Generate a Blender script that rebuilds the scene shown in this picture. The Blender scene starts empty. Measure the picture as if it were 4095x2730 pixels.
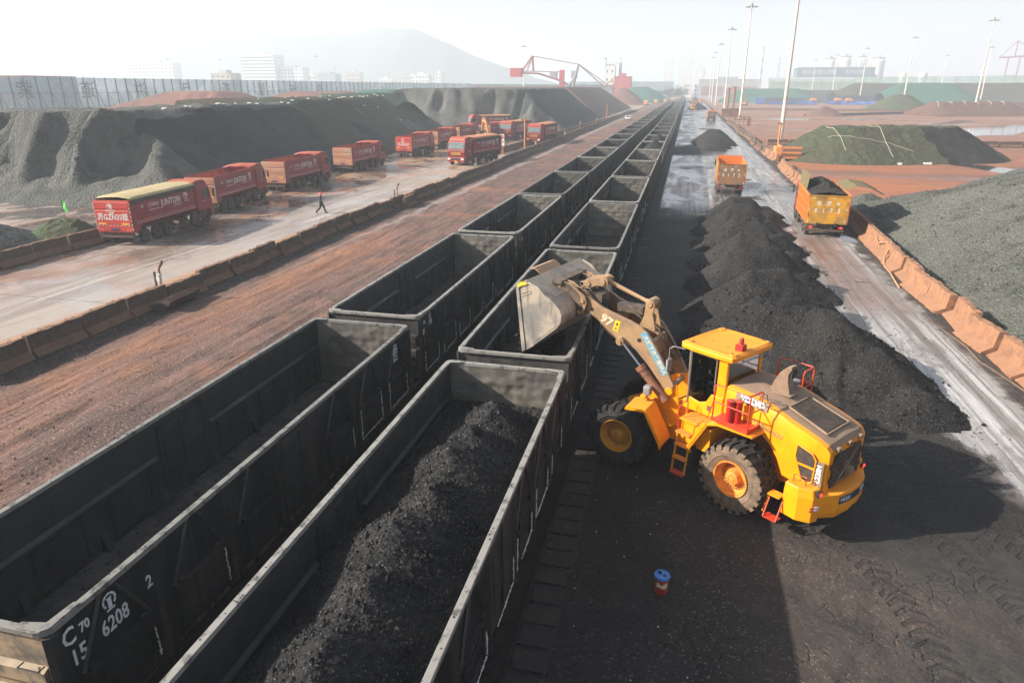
import bpy, math, random
from mathutils import Vector, Matrix, noise
from math import sin, cos, pi, radians, atan2, sqrt, hypot, floor
random.seed(7)
R = random.random
sc = bpy.context.scene
COL = sc.collection

# ---------------------------------------------------------------- mesh building
class MB:
    """collects faces of one part; every part becomes one mesh object"""
    def __init__(s, M=None):
        s.v = []; s.f = []; s.m = []; s.M = M
    def add(s, vs, fs, mi=0, M=None):
        o = len(s.v)
        mm = s.M
        if M is not None: mm = M if mm is None else mm @ M
        for p in vs:
            p = Vector(p)
            s.v.append(mm @ p if mm is not None else p)
        for f in fs:
            s.f.append([o + i for i in f]); s.m.append(mi)
        return s
    def box(s, x0, x1, y0, y1, z0, z1, mi=0, M=None):
        return s.add([(x0,y0,z0),(x1,y0,z0),(x1,y1,z0),(x0,y1,z0),(x0,y0,z1),(x1,y0,z1),(x1,y1,z1),(x0,y1,z1)],
              [(0,3,2,1),(4,5,6,7),(0,1,5,4),(1,2,6,5),(2,3,7,6),(3,0,4,7)], mi, M)
    def cbox(s, c, d, mi=0, M=None):
        return s.box(c[0]-d[0]/2, c[0]+d[0]/2, c[1]-d[1]/2, c[1]+d[1]/2, c[2]-d[2]/2, c[2]+d[2]/2, mi, M)
    def prism(s, pts, a0, a1, axis='x', mi=0, M=None):
        """2-D outline extruded; axis x: pts=(y,z); y: pts=(x,z); z: pts=(x,y)"""
        n = len(pts)
        def P(p, a):
            return {'x': (a, p[0], p[1]), 'y': (p[0], a, p[1]), 'z': (p[0], p[1], a)}[axis]
        vs = [P(p, a0) for p in pts] + [P(p, a1) for p in pts]
        fs = [list(range(n))[::-1], list(range(n, 2*n))] + [(i, (i+1) % n, n+(i+1) % n, n+i) for i in range(n)]
        return s.add(vs, fs, mi, M)
    def tube(s, path, r, n=8, mi=0, M=None, caps=True):
        path = [Vector(p) for p in path]
        rs = r if isinstance(r, (list, tuple)) else [r]*len(path)
        rings = []
        up = None
        for i, p in enumerate(path):
            d = (path[min(i+1, len(path)-1)] - path[max(i-1, 0)])
            d = d.normalized() if d.length > 1e-9 else Vector((0,0,1))
            if up is None:
                up = Vector((0,0,1)) if abs(d.z) < .9 else Vector((1,0,0))
            u = d.cross(up)
            if u.length < 1e-4: u = d.cross(Vector((.3,1,.2)))
            u.normalize(); w = d.cross(u).normalized(); up = -w if False else up
            rings.append([p + (u*cos(2*pi*k/n) + w*sin(2*pi*k/n))*rs[i] for k in range(n)])
        vs = [q for g in rings for q in g]; fs = []
        for i in range(len(path)-1):
            for k in range(n):
                a = i*n+k; b = i*n+(k+1) % n
                fs.append((a, b, b+n, a+n))
        if caps:
            fs.append(list(range(n))[::-1]); fs.append([(len(path)-1)*n+k for k in range(n)])
        return s.add(vs, fs, mi, M)
    def lathe(s, prof, n=24, axis='x', mi=0, M=None):
        """profile (a, r) turned about the axis; a runs along the axis"""
        vs = []; fs = []
        for a, r in prof:
            for k in range(n):
                t = 2*pi*k/n
                vs.append({'x': (a, r*cos(t), r*sin(t)), 'y': (r*cos(t), a, r*sin(t)), 'z': (r*cos(t), r*sin(t), a)}[axis])
        for i in range(len(prof)-1):
            for k in range(n):
                a = i*n+k; b = i*n+(k+1) % n
                fs.append((a, b, b+n, a+n))
        return s.add(vs, fs, mi, M)
    def rock(s, p, r, mi=0):
        d = [(1,0,0),(-1,0,0),(0,1,0),(0,-1,0),(0,0,.8),(0,0,-.6)]
        a = R()*6.28; ca, sa = cos(a), sin(a)
        vs = []
        for q in d:
            k = r*(.6+.8*R())
            x, y = q[0]*ca-q[1]*sa, q[0]*sa+q[1]*ca
            vs.append((p[0]+x*k, p[1]+y*k, p[2]+q[2]*k))
        return s.add(vs, [(0,2,4),(2,1,4),(1,3,4),(3,0,4),(2,0,5),(1,2,5),(3,1,5),(0,3,5)], mi)
    def obj(s, name, mats, parent=None, bevel=0, smooth=False, angle=None, loc=None, **props):
        me = bpy.data.meshes.new(name)
        me.from_pydata([tuple(v) for v in s.v], [], s.f)
        if not isinstance(mats, (list, tuple)): mats = [mats]
        for m in mats: me.materials.append(m)
        if len(mats) > 1:
            me.polygons.foreach_set('material_index', s.m)
        if smooth or angle is not None:
            me.polygons.foreach_set('use_smooth', [True]*len(me.polygons))
            if angle is not None:
                me.set_sharp_from_angle(angle=radians(angle))
        me.update()
        o = bpy.data.objects.new(name, me); COL.objects.link(o)
        if bevel:
            b = o.modifiers.new('bevel', 'BEVEL'); b.width = bevel; b.segments = 2; b.limit_method = 'ANGLE'; b.angle_limit = radians(35)
            b.harden_normals = False
        if parent is not None: o.parent = parent
        if loc is not None: o.location = loc
        for k, w in props.items():
            if w is not None: o[k] = w
        return o

def thing(name, label, cat, loc=(0,0,0), rz=0, group=None):
    o = bpy.data.objects.new(name, None); COL.objects.link(o)
    o.empty_display_size = .2
    o.location = loc; o.rotation_euler = (0, 0, rz)
    o['label'] = label; o['category'] = cat
    if group: o['group'] = group
    return o
def tag(o, label, cat, group=None):
    o['label'] = label; o['category'] = cat
    if group: o['group'] = group
    return o
KIDS = {}
def kids(o):
    return [c for c in o.children]
def dup(root, loc, rz, label=None, group=None, scale=None, skip=()):
    def rec(o, par):
        c = o.copy(); COL.objects.link(c)
        if par is not None: c.parent = par
        for ch in o.children:
            if ch.name.split('.')[0] in skip: continue
            rec(ch, c)
        return c
    r = rec(root, None)
    r.location = loc; r.rotation_euler = (0, 0, rz)
    if scale: r.scale = (scale,)*3
    if label: r['label'] = label
    if group: r['group'] = group
    return r

def text(body, size, M, mat, parent=None, name='lettering', ext=.004, align='CENTER', sx=1.0, bold=0.0):
    """real lettering: flat glyph solid laid on a surface"""
    c = bpy.data.curves.new(name, 'FONT'); c.body = body; c.size = size
    c.align_x = align; c.align_y = 'CENTER'; c.extrude = ext; c.offset = bold; c.resolution_u = 2
    q = bpy.data.objects.new(name, c); me = bpy.data.meshes.new_from_object(q); bpy.data.objects.remove(q); bpy.data.curves.remove(c)
    me.materials.clear(); me.materials.append(mat); me.name = name
    o = bpy.data.objects.new(name, me); COL.objects.link(o)
    if parent is not None: o.parent = parent
    o.matrix_local = M @ Matrix.Diagonal((sx, 1, 1, 1))
    return o
def frame(o, x, y):
    """matrix with origin o, text-x along x, text-up along y"""
    x = Vector(x).normalized(); y = Vector(y); y = (y - x*y.dot(x)).normalized(); z = x.cross(y)
    m = Matrix(((x.x, y.x, z.x, o[0]), (x.y, y.y, z.y, o[1]), (x.z, y.z, z.z, o[2]), (0,0,0,1)))
    return m

# ---------------------------------------------------------------- materials
class NT:
    def __init__(s, name):
        s.mat = bpy.data.materials.new(name); s.mat.use_nodes = True
        s.t = s.mat.node_tree; s.t.nodes.clear()
        s.out = s.t.nodes.new('ShaderNodeOutputMaterial')
        s.b = s.t.nodes.new('ShaderNodeBsdfPrincipled')
        s.t.links.new(s.b.outputs[0], s.out.inputs[0])
        g = s.t.nodes.new('ShaderNodeNewGeometry'); s.pos = g.outputs['Position']; s.nrm = g.outputs['Normal']
    def n(s, t): return s.t.nodes.new(t)
    def set(s, sock, v):
        if hasattr(v, 'links') or isinstance(v, bpy.types.NodeSocket): s.t.links.new(v, sock)
        elif isinstance(v, (tuple, list)) and sock.type == 'RGBA' and len(v) == 3: sock.default_value = (*v, 1)
        else: sock.default_value = v
    def math(s, op, a, b=0, c=None, clamp=False):
        n = s.n('ShaderNodeMath'); n.operation = op; n.use_clamp = clamp
        s.set(n.inputs[0], a); s.set(n.inputs[1], b)
        if c is not None: s.set(n.inputs[2], c)
        return n.outputs[0]
    def mix(s, f, a, b):
        n = s.n('ShaderNodeMix'); n.data_type = 'RGBA'
        s.set(n.inputs[0], f); s.set(n.inputs[6], a); s.set(n.inputs[7], b)
        return n.outputs[2]
    def scalev(s, k, v=None):
        n = s.n('ShaderNodeVectorMath'); n.operation = 'MULTIPLY'
        s.set(n.inputs[0], v or s.pos); n.inputs[1].default_value = k
        return n.outputs[0]
    def addv(s, k, v):
        n = s.n('ShaderNodeVectorMath'); n.operation = 'ADD'
        s.set(n.inputs[0], v); s.set(n.inputs[1], k)
        return n.outputs[0]
    def noise(s, scale, det=4, rough=.55, vec=None, dist=0):
        n = s.n('ShaderNodeTexNoise'); s.set(n.inputs['Vector'], vec or s.pos)
        n.inputs['Scale'].default_value = scale; n.inputs['Detail'].default_value = det
        n.inputs['Roughness'].default_value = rough; n.inputs['Distortion'].default_value = dist
        return n.outputs[0]
    def noisec(s, scale, det=2, vec=None):
        n = s.n('ShaderNodeTexNoise'); s.set(n.inputs['Vector'], vec or s.pos)
        n.inputs['Scale'].default_value = scale; n.inputs['Detail'].default_value = det
        return n.outputs[1]
    def vor(s, scale, vec=None, feature='F1', out=0, rnd=1):
        n = s.n('ShaderNodeTexVoronoi'); s.set(n.inputs['Vector'], vec or s.pos); n.feature = feature
        n.inputs['Scale'].default_value = scale; n.inputs['Randomness'].default_value = rnd
        return n.outputs[out]
    def mr(s, v, a, b, c=0, d=1, smooth=True):
        n = s.n('ShaderNodeMapRange'); s.set(n.inputs[0], v)
        n.inputs[1].default_value = a; n.inputs[2].default_value = b; n.inputs[3].default_value = c; n.inputs[4].default_value = d
        n.interpolation_type = 'SMOOTHSTEP' if smooth else 'LINEAR'
        return n.outputs[0]
    def xyz(s, v=None):
        n = s.n('ShaderNodeSeparateXYZ'); s.set(n.inputs[0], v or s.pos); return n.outputs
    def bump(s, h, strength=.5, dist=.05, nrm=None):
        n = s.n('ShaderNodeBump'); s.set(n.inputs['Height'], h); n.inputs['Strength'].default_value = strength
        n.inputs['Distance'].default_value = dist
        if nrm is not None: s.t.links.new(nrm, n.inputs['Normal'])
        return n.outputs[0]
    def fin(s, col, rough=.6, metal=0, nrm=None, spec=None):
        s.set(s.b.inputs['Base Color'], col); s.set(s.b.inputs['Roughness'], rough); s.set(s.b.inputs['Metallic'], metal)
        if nrm is not None: s.t.links.new(nrm, s.b.inputs['Normal'])
        if spec is not None: s.b.inputs['Specular IOR Level'].default_value = spec
        return s.mat

def paint(name, c1, c2=None, rough=.5, vs=3.0, lo=.42, hi=.62, dust=None, da=.8, metal=0, bump=0, bs=30, spec=None, streak=False, grime=None):
    """painted / worn surface: two tones in patches, settled dust on what faces up"""
    m = NT(name)
    col = c1 if c2 is None else m.mix(m.mr(m.noise(vs, 6, .65), lo, hi), c1, c2)
    if streak:
        st = m.noise(1.0, 5, .6, m.scalev((9, 9, .7)))
        col = m.mix(m.mr(st, .5, .72, 0, .55), col, grime or (.1,.08,.06))
    if name.startswith('wagon'):
        oi = m.n('ShaderNodeObjectInfo'); k = m.mr(oi.outputs['Random'], 0, 1, .72, 1.35, False)
        vm = m.n('ShaderNodeVectorMath'); vm.operation = 'SCALE'; m.t.links.new(col, vm.inputs[0]); m.t.links.new(k, vm.inputs['Scale']); col = vm.outputs[0]
    if dust is not None:
        z = m.xyz(m.nrm)[2]
        f = m.math('MULTIPLY', m.mr(z, .25, .85), m.mr(m.noise(1.7, 6, .6), .25, .6, da*.55, da))
        f2 = m.math('MAXIMUM', f, m.mr(m.noise(4.5, 6, .7), .55, .8, 0, da*.45))
        col = m.mix(f2, col, dust)
        r = m.math('MULTIPLY_ADD', f2, .85-rough, rough)
    else: r = m.mr(m.noise(vs*3, 4), .3, .7, rough*.8, min(1, rough*1.25))
    nr = m.bump(m.noise(bs, 5, .65), bump, .02) if bump else None
    return m.fin(col, r, metal, nr, spec)

def flat(name, c, rough=.5, metal=0, emit=None, es=1):
    m = NT(name); m.fin(c, rough, metal)
    if emit:
        m.b.inputs['Emission Color'].default_value = (*emit, 1); m.b.inputs['Emission Strength'].default_value = es
    return m.mat

def granular(name, c1, c2, c3=None, scale=6, rough=.95, fleck=None, bs=1.0, big=.25, streak=None, bd=.06):
    """loose bulk material: coal, ore, slag"""
    m = NT(name)
    a = m.noise(big, 6, .6); b = m.noise(scale, 6, .75)
    col = m.mix(m.mr(a, .35, .65), c1, c2)
    if c3: col = m.mix(m.mr(m.noise(big*3.3, 5, .6), .52, .68, 0, .8), col, c3)
    col = m.mix(m.mr(b, .3, .72, 0, .55), col, m.mix(.6, col, (c1[0]*.3, c1[1]*.3, c1[2]*.3)))
    if streak:
        st = m.noise(1.0, 4, .6, m.scalev(streak))
        col = m.mix(m.mr(st, .42, .7, 0, .6), col, m.mix(.55, col, (.006,.007,.008)))
    if fleck:
        v = m.vor(scale*3.2, out=1)
        fx = m.xyz(v)[0]
        col = m.mix(m.mr(fx, .93, .97, 0, .8), col, fleck)
    v1 = m.vor(scale*1.3); v2 = m.noise(scale*4, 5, .7)
    h = m.math('ADD', m.math('MULTIPLY', v1, .8), m.math('MULTIPLY', v2, .6))
    n1 = m.bump(h, bs, bd); 
    return m.fin(col, rough, 0, n1, .25)

M_ = {}

def mats():
    g = M_
    g['coal'] = granular('coal', (.016,.016,.0175), (.036,.034,.032), scale=9, fleck=(.10,.10,.10), bs=1.0, big=.3, bd=.05)
    g['coalfresh'] = granular('coal_load', (.015,.0155,.017), (.036,.0355,.036), scale=14, fleck=(.13,.13,.135), bs=1.0, big=.8, bd=.035)
    g['ore_grey'] = granular('ore_grey', (.105,.11,.105), (.155,.16,.145), (.06,.065,.064), scale=3.5, bs=1.0, big=.12, bd=.25, streak=(.5,.5,.12))
    g['ore_dark_shade'] = granular('ore_dark_shade', (.028,.033,.038), (.046,.052,.056), (.018,.022,.025), scale=3, bs=.8, big=.1, bd=.15)  # dark ore, also the painted-in shade of the stockpile flanks
    g['slag'] = granular('slag_green', (.105,.112,.10), (.15,.155,.135), (.06,.066,.06), scale=5.5, fleck=(.30,.31,.28), bs=1.0, big=.14, bd=.16)
    g['ore_brown'] = granular('ore_brown', (.13,.075,.06), (.17,.1,.08), (.09,.055,.045), scale=2, bs=.6, big=.1)
    g['ore_pink'] = granular('ore_pink', (.17,.075,.06), (.22,.105,.085), (.1,.065,.06), scale=1.5, bs=.6, big=.06)
    g['wag'] = paint('wagon_paint', (.0075,.009,.0115), (.015,.017,.02), .4, 1.8, .4, .62, dust=(.03,.03,.03), da=.4, bump=.25, bs=9, streak=True, grime=(.045,.052,.06))
    g['wag_rib'] = paint('wagon_rib', (.022,.023,.025), (.011,.012,.014), .5, 3, .42, .62, dust=(.05,.048,.044), da=.5, bump=.25, bs=12, streak=True, grime=(.07,.055,.045))  # lighter than the sheet: edge highlights and paint wear put in colour
    g['fpost'] = flat('fence_post_dark', (.02,.03,.04), .6)
    g['wag_end_tan'] = paint('wagon_end_tan', (.30,.22,.14), (.10,.09,.075), .7, 1.6, .42, .6, dust=(.34,.27,.18), da=.6, bump=.4, bs=8)
    g['wag_in_lit'] = paint('wagon_inner_lit', (.135,.125,.108), (.085,.08,.072), .6, .9, .42, .6, bump=.5, bs=5, streak=True, grime=(.10,.085,.065))  # end walls: sunlit copy of the inner paint, light put in the colour
    g['wag_in_shade'] = paint('wagon_inner_shaded', (.013,.0155,.019), (.022,.024,.027), .55, 1.2, .42, .6, bump=.3, bs=6, streak=True, grime=(.03,.028,.027))  # side walls: dark copy of the inner paint, shade put in the colour
    g['wag_floor'] = paint('wagon_floor', (.05,.046,.043), (.022,.022,.024), .7, 2.2, .4, .6, bump=.6, bs=5)
    g['wag_end'] = paint('wagon_end_outer', (.05,.048,.045), (.022,.022,.023), .7, 1.6, .42, .6, bump=.4, bs=8, streak=True, grime=(.09,.08,.065))
    g['rim'] = paint('wagon_rim', (.23,.225,.21), (.075,.075,.072), .55, 4.5, .5, .66, bump=.2, bs=20)
    g['white'] = paint('stencil_white', (.66,.70,.72), (.34,.37,.39), .6, 9, .55, .72)
    g['seal'] = paint('sealing_foam', (.62,.64,.6), (.25,.25,.22), .8, 14, .5, .65, bump=.5, bs=60)
    g['steel_dark'] = paint('steel_dark', (.02,.02,.021), (.05,.042,.036), .55, 5)
    g['rail'] = paint('rail_steel', (.12,.10,.085), (.3,.27,.24), .4, 3, metal=.7)
    g['yel'] = paint('machine_yellow', (.90,.34,.004), (.84,.28,.004), .38, 1.2, dust=(.72,.25,.035), da=.5, bump=.03, bs=18)
    g['yel2'] = paint('machine_yellow_dirty', (.75,.30,.018), (.62,.22,.03), .5, 3, dust=(.55,.2,.045), da=.7)
    g['hood'] = paint('hood_dusty', (.19,.125,.085), (.26,.175,.12), .62, 1.4, dust=(.30,.21,.15), da=.7)
    g['boom'] = paint('boom_dusty', (.34,.21,.11), (.22,.145,.085), .6, 1.8, dust=(.42,.29,.19), da=.7, bump=.1, bs=25)
    g['boomd'] = paint('boom_dark', (.05,.042,.036), (.14,.10,.07), .6, 4, bump=.2, bs=25)
    g['bucket'] = paint('bucket_steel', (.50,.43,.36), (.27,.26,.25), .34, 1.3, dust=(.36,.29,.22), da=.5, metal=.35, bump=.1, bs=9, streak=True, grime=(.08,.06,.05))
    g['red'] = paint('handrail_red', (.62,.045,.015), (.5,.06,.03), .45, 6)
    g['redcan'] = paint('canister_red', (.42,.015,.012), (.33,.02,.018), .4, 6, dust=(.45,.16,.08), da=.5)
    g['blk'] = paint('black_plastic', (.012,.012,.013), (.028,.026,.024), .6, 6)
    g['grille'] = paint('grille_dark', (.035,.028,.024), (.08,.055,.04), .7, 4, bump=.6, bs=50)
    g['tyre'] = paint('tyre_rubber', (.017,.017,.018), (.035,.032,.03), .85, 4, bump=.4, bs=30)
    g['tyred'] = paint('tyre_dusty', (.20,.135,.09), (.11,.08,.06), .9, 3.5, bump=.3, bs=30)
    g['rimy'] = paint('wheel_rim_yellow', (.62,.27,.02), (.42,.19,.04), .5, 6, .5, .7)
    g['rimo'] = paint('wheel_rim_orange', (.80,.30,.04), (.6,.2,.05), .5, 6)
    g['chrome'] = flat('chrome_rod', (.6,.62,.65), .15, 1)
    g['cylr'] = paint('cylinder_brown', (.27,.11,.06), (.2,.1,.065), .55, 5)
    g['greyfr'] = paint('cab_frame_grey', (.17,.14,.115), (.12,.1,.09), .6, 6)
    gm = NT('cab_glass'); gm.b.inputs['Transmission Weight'].default_value = .0
    tr = gm.n('ShaderNodeBsdfTransparent'); tr.inputs[0].default_value = (.30,.36,.35,1)
    gl = gm.n('ShaderNodeBsdfGlossy'); gl.inputs['Roughness'].default_value = .03; gl.inputs[0].default_value = (.9,.95,1,1)
    lw = gm.n('ShaderNodeLayerWeight'); lw.inputs[0].default_value = .25
    mx = gm.n('ShaderNodeMixShader'); gm.t.links.new(gm.mr(lw.outputs[0], 0, 1, .07, .7), mx.inputs[0])
    gm.t.links.new(tr.outputs[0], mx.inputs[1]); gm.t.links.new(gl.outputs[0], mx.inputs[2]); gm.t.links.new(mx.outputs[0], gm.out.inputs[0])
    g['glass'] = gm.mat
    g['glassd'] = flat('dark_glass', (.02,.03,.035), .08)
    g['glassb'] = paint('windscreen', (.10,.14,.15), (.2,.25,.25), .1, 5)  # pale tones paint a sky reflection into the glass
    g['tred'] = paint('truck_red', (.25,.012,.018), (.17,.012,.018), .4, 1.2, dust=(.50,.14,.055), da=.62, bump=.05, bs=12)
    g['tredd'] = paint('truck_red_dusty', (.36,.06,.045), (.42,.15,.09), .55, 1.5, .38, .62, dust=(.52,.2,.1), da=.85)
    g['ttail'] = paint('tailgate_red', (.55,.04,.028), (.45,.05,.035), .5, 1.6, dust=(.55,.2,.11), da=.35)
    g['ttaild'] = paint('tailgate_rusty', (.46,.17,.10), (.40,.24,.15), .7, 1.2, .38, .6, dust=(.5,.24,.14), da=.6)
    g['tarp'] = paint('tarp_sand', (.44,.33,.2), (.38,.33,.16), .85, .8, .4, .62, bump=.4, bs=4)
    g['tarpo'] = paint('tarp_orange', (.50,.20,.10), (.42,.17,.09), .85, 1.5, bump=.4, bs=4)
    g['tarpd'] = paint('tarp_side_dark', (.045,.045,.032), (.07,.06,.04), .9, 3, bump=.6, bs=7)
    g['tgrime'] = paint('chassis_grime', (.055,.04,.033), (.11,.07,.05), .8, 3, dust=(.3,.14,.08), da=.5)
    g['ttyre'] = paint('truck_tyre', (.03,.026,.024), (.09,.065,.052), .9, 4, dust=(.2,.12,.08), da=.5)
    g['twhite'] = paint('truck_lettering', (.72,.66,.62), (.5,.42,.38), .6, 6, .5, .75)
    g['tamb'] = flat('reflector_amber', (.8,.33,.05), .4)
    g['tredl'] = flat('tail_light', (.5,.01,.01), .3, 0, (1,.03,.02), 2.2)
    g['torg'] = paint('dumper_orange', (.66,.185,.03), (.55,.16,.035), .5, 1.5, dust=(.5,.26,.14), da=.5)
    g['tgold'] = paint('dumper_tail_yellow', (.62,.30,.02), (.30,.18,.05), .5, 1.4, .38, .62)
    g['tbrown'] = paint('dumper_tail_brown', (.21,.125,.075), (.30,.15,.06), .6, 1.2, .38, .62)
    g['tdark'] = paint('dumper_tail_dark', (.07,.06,.045), (.12,.075,.045), .6, 1.2)
    g['green'] = paint('fluorescent_green', (.03,.62,.06), (.05,.5,.07), .5, 5)
    g['mesh'] = paint('cover_mesh', (.16,.125,.055), (.11,.10,.05), .85, 5, bump=.5, bs=40)
    g['conc'] = paint('barrier_concrete_shaded', (.10,.066,.048), (.06,.045,.036), .9, 2.5, .4, .65, dust=(.24,.12,.065), da=.7, bump=.6, bs=9, streak=True, grime=(.06,.045,.038))  # concrete darkened, painting in the shade on the left row's faces
    g['concr'] = paint('barrier_concrete_orange', (.31,.15,.08), (.20,.105,.062), .9, 2.2, .4, .65, dust=(.29,.155,.09), da=.6, bump=.7, bs=8, streak=True, grime=(.2,.11,.07))
    g['net_g'] = None
    g['mast'] = paint('mast_white', (.72,.66,.58), (.6,.52,.44), .5, 2)
    g['lamp'] = paint('lamp_grey', (.2,.2,.21), (.3,.3,.3), .5, 6)
    g['rust'] = paint('rusty_steel', (.24,.10,.05), (.14,.07,.045), .8, 5, bump=.3, bs=20)
    g['orange'] = paint('post_orange', (.66,.24,.07), (.55,.2,.08), .6, 5)
    g['bluep'] = paint('blue_paint', (.03,.11,.42), (.05,.16,.45), .5, 3)
    g['blued'] = paint('blue_grey', (.04,.06,.11), (.07,.09,.13), .6, 3)
    g['bwhite'] = paint('building_white', (.72,.71,.68), (.62,.62,.6), .8, .1)
    g['bgrey'] = paint('building_grey', (.34,.36,.37), (.28,.30,.31), .8, .1)
    g['bcream'] = paint('building_cream', (.52,.47,.4), (.44,.40,.35), .8, .1)
    g['bwin'] = flat('building_window', (.09,.12,.14), .3)
    g['bred'] = paint('building_red', (.50,.06,.055), (.42,.055,.05), .7, .2)
    g['bteal'] = paint('hall_teal', (.05,.12,.16), (.07,.15,.18), .6, .1)
    g['bbrick'] = paint('brick_red_far', (.26,.10,.085), (.20,.09,.08), .8, .2)
    g['crane'] = paint('crane_red', (.28,.07,.07), (.22,.07,.075), .6, .5)
    g['hill'] = paint('hill_forest', (.09,.12,.10), (.12,.14,.11), 1, .01)  # forest tone lightened, painting part of the haze into it
    g['tree'] = paint('tree_leaves', (.035,.05,.025), (.06,.075,.04), .9, .4)
    g['excy'] = paint('excavator_orange', (.58,.23,.06), (.45,.2,.08), .6, 3, dust=(.5,.24,.12), da=.6)
    g['coolblue'] = paint('bucket_blue', (.06,.24,.62), (.05,.18,.5), .35, 14)
    g['labelr'] = paint('pail_label', (.45,.03,.025), (.12,.05,.04), .45, 22, .45, .6)
    g['skin'] = flat('skin', (.45,.26,.18), .6)
    g['cloth'] = paint('work_clothes', (.045,.065,.085), (.03,.045,.06), .9, 12)
    g['pants'] = paint('work_trousers', (.022,.026,.03), (.035,.038,.04), .9, 12)
    g['helm'] = flat('helmet_red', (.8,.03,.02), .35)
    g['helmy'] = flat('helmet_yellow', (.62,.52,.02), .35)
    g['boot'] = flat('boots', (.01,.01,.01), .7)
    g['teal'] = flat('vest_teal', (.15,.5,.5), .8)
    g['bluepl'] = paint('warning_strip_blue', (.13,.30,.40), (.2,.33,.36), .6, 8, .5, .7)
    g['navy'] = paint('warning_strip_navy', (.02,.05,.10), (.05,.06,.08), .5, 8, .55, .7)
    g['stick'] = paint('warning_sticker', (.85,.55,.02), (.75,.42,.02), .5, 12)
    g['cream'] = paint('painted_numerals', (.62,.52,.36), (.45,.36,.24), .6, 10, .5, .7)
    g['hose'] = paint('hose_tan', (.42,.24,.13), (.3,.18,.11), .7, 6)
    g['hosed'] = paint('hose_dark', (.10,.07,.055), (.16,.10,.07), .7, 6)
    g['flag'] = flat('flag_green', (.12,.72,.12), .8)
    g['signw'] = paint('sign_white', (.75,.74,.72), (.6,.58,.55), .5, 5)
    g['signr'] = flat('sign_red', (.6,.03,.03), .5)
    g['rope'] = flat('rope_pale', (.55,.5,.38), .9)
    g['bag'] = flat('sandbag_white', (.7,.7,.66), .8)
    g['water'] = NT('standing_water').fin((.05,.045,.04), .06, 0, None, .6)
mats()

def net_mat(name, c1, c2, c3, base=(.09,.06,.045)):
    """dust netting pulled over a heap: folds running down the slope"""
    m = NT(name)
    col = m.mix(m.mr(m.noise(.16, 5, .6), .35, .62), c1, c2)
    col = m.mix(m.mr(m.noise(.5, 6, .65), .54, .7, 0, .8), col, c3)
    fold = m.noise(1.0, 6, .62, m.scalev((.9, .35, 1.8)), .6)
    col = m.mix(m.mr(fold, .5, .7, 0, .3), col, base)
    h = m.math('ADD', m.math('MULTIPLY', fold, 1.0), m.math('MULTIPLY', m.noise(14, 3), .08))
    return m.fin(col, .9, 0, m.bump(h, 1.0, .55), .2)
M_['net_o'] = net_mat('netting_olive', (.062,.08,.045), (.075,.072,.05), (.05,.048,.036))
M_['net_g'] = net_mat('netting_green', (.05,.085,.04), (.075,.075,.045), (.085,.06,.045))
M_['net_d'] = net_mat('netting_dark_green', (.045,.06,.04), (.06,.05,.036), (.03,.08,.055))
M_['net_t'] = net_mat('netting_teal', (.02,.12,.085), (.03,.085,.065), (.025,.17,.12))
M_['net_tg'] = net_mat('netting_grey_green', (.04,.085,.06), (.055,.075,.055), (.03,.11,.075))
M_['net_b'] = net_mat('netting_brown', (.12,.07,.055), (.15,.085,.065), (.10,.075,.06))
# ---------------------------------------------------------------- setting: ground and roads
def band(m, x, a, b, soft=.3):
    """1 inside a<x<b"""
    return m.math('MULTIPLY', m.mr(x, a-soft, a+soft), m.mr(x, b-soft, b+soft, 1, 0))
def mat_yard():
    m = NT('yard_dirt'); X, Y, Z = m.xyz()
    st = m.noise(1, 6, .6, m.scalev((.035, .12, .1)))
    n1 = m.noise(.03, 6, .6); n2 = m.noise(.25, 6, .65)
    col = m.mix(m.mr(n1, .35, .62), (.36,.13,.055), (.24,.105,.07))
    col = m.mix(m.mr(st, .48, .66, 0, .85), col, (.14,.085,.065))
    col = m.mix(m.mr(n2, .5, .75, 0, .5), col, (.5,.2,.09))
    col = m.mix(m.mr(Y, 110, 190, 0, .75), col, m.mix(m.mr(n2, .4, .65), (.22,.125,.09), (.28,.17,.125)))
    tr = m.noise(1, 4, .6, m.scalev((.12, 1.6, 1)), 1.5)
    col = m.mix(m.mr(tr, .56, .68, 0, .55), col, (.13,.075,.055))
    # left of the sidings the yard is grey with old ore dust
    col = m.mix(m.mr(X, -24, -18, 1, 0), col, m.mix(m.mr(st, .4, .6), (.24,.19,.15), (.12,.11,.10)))
    col = m.mix(m.mr(m.noise(1, 6, .7, m.scalev((.35, .9, 1)), 1.2), .48, .66, 0, .55), col, (.16,.085,.055))
    h = m.math('ADD', m.noise(.8, 6, .6), m.math('MULTIPLY', m.noise(6, 4), .15))
    wet = m.mr(m.noise(1, 5, .6, m.scalev((.03,.06,.1))), .52, .62, 0, 1)
    col = m.mix(m.math('MULTIPLY', wet, .25), col, (.12,.07,.055))
    return m.fin(col, m.math('MULTIPLY_ADD', wet, -.5, .85), 0, m.bump(h, .5, .12), .3)
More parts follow.
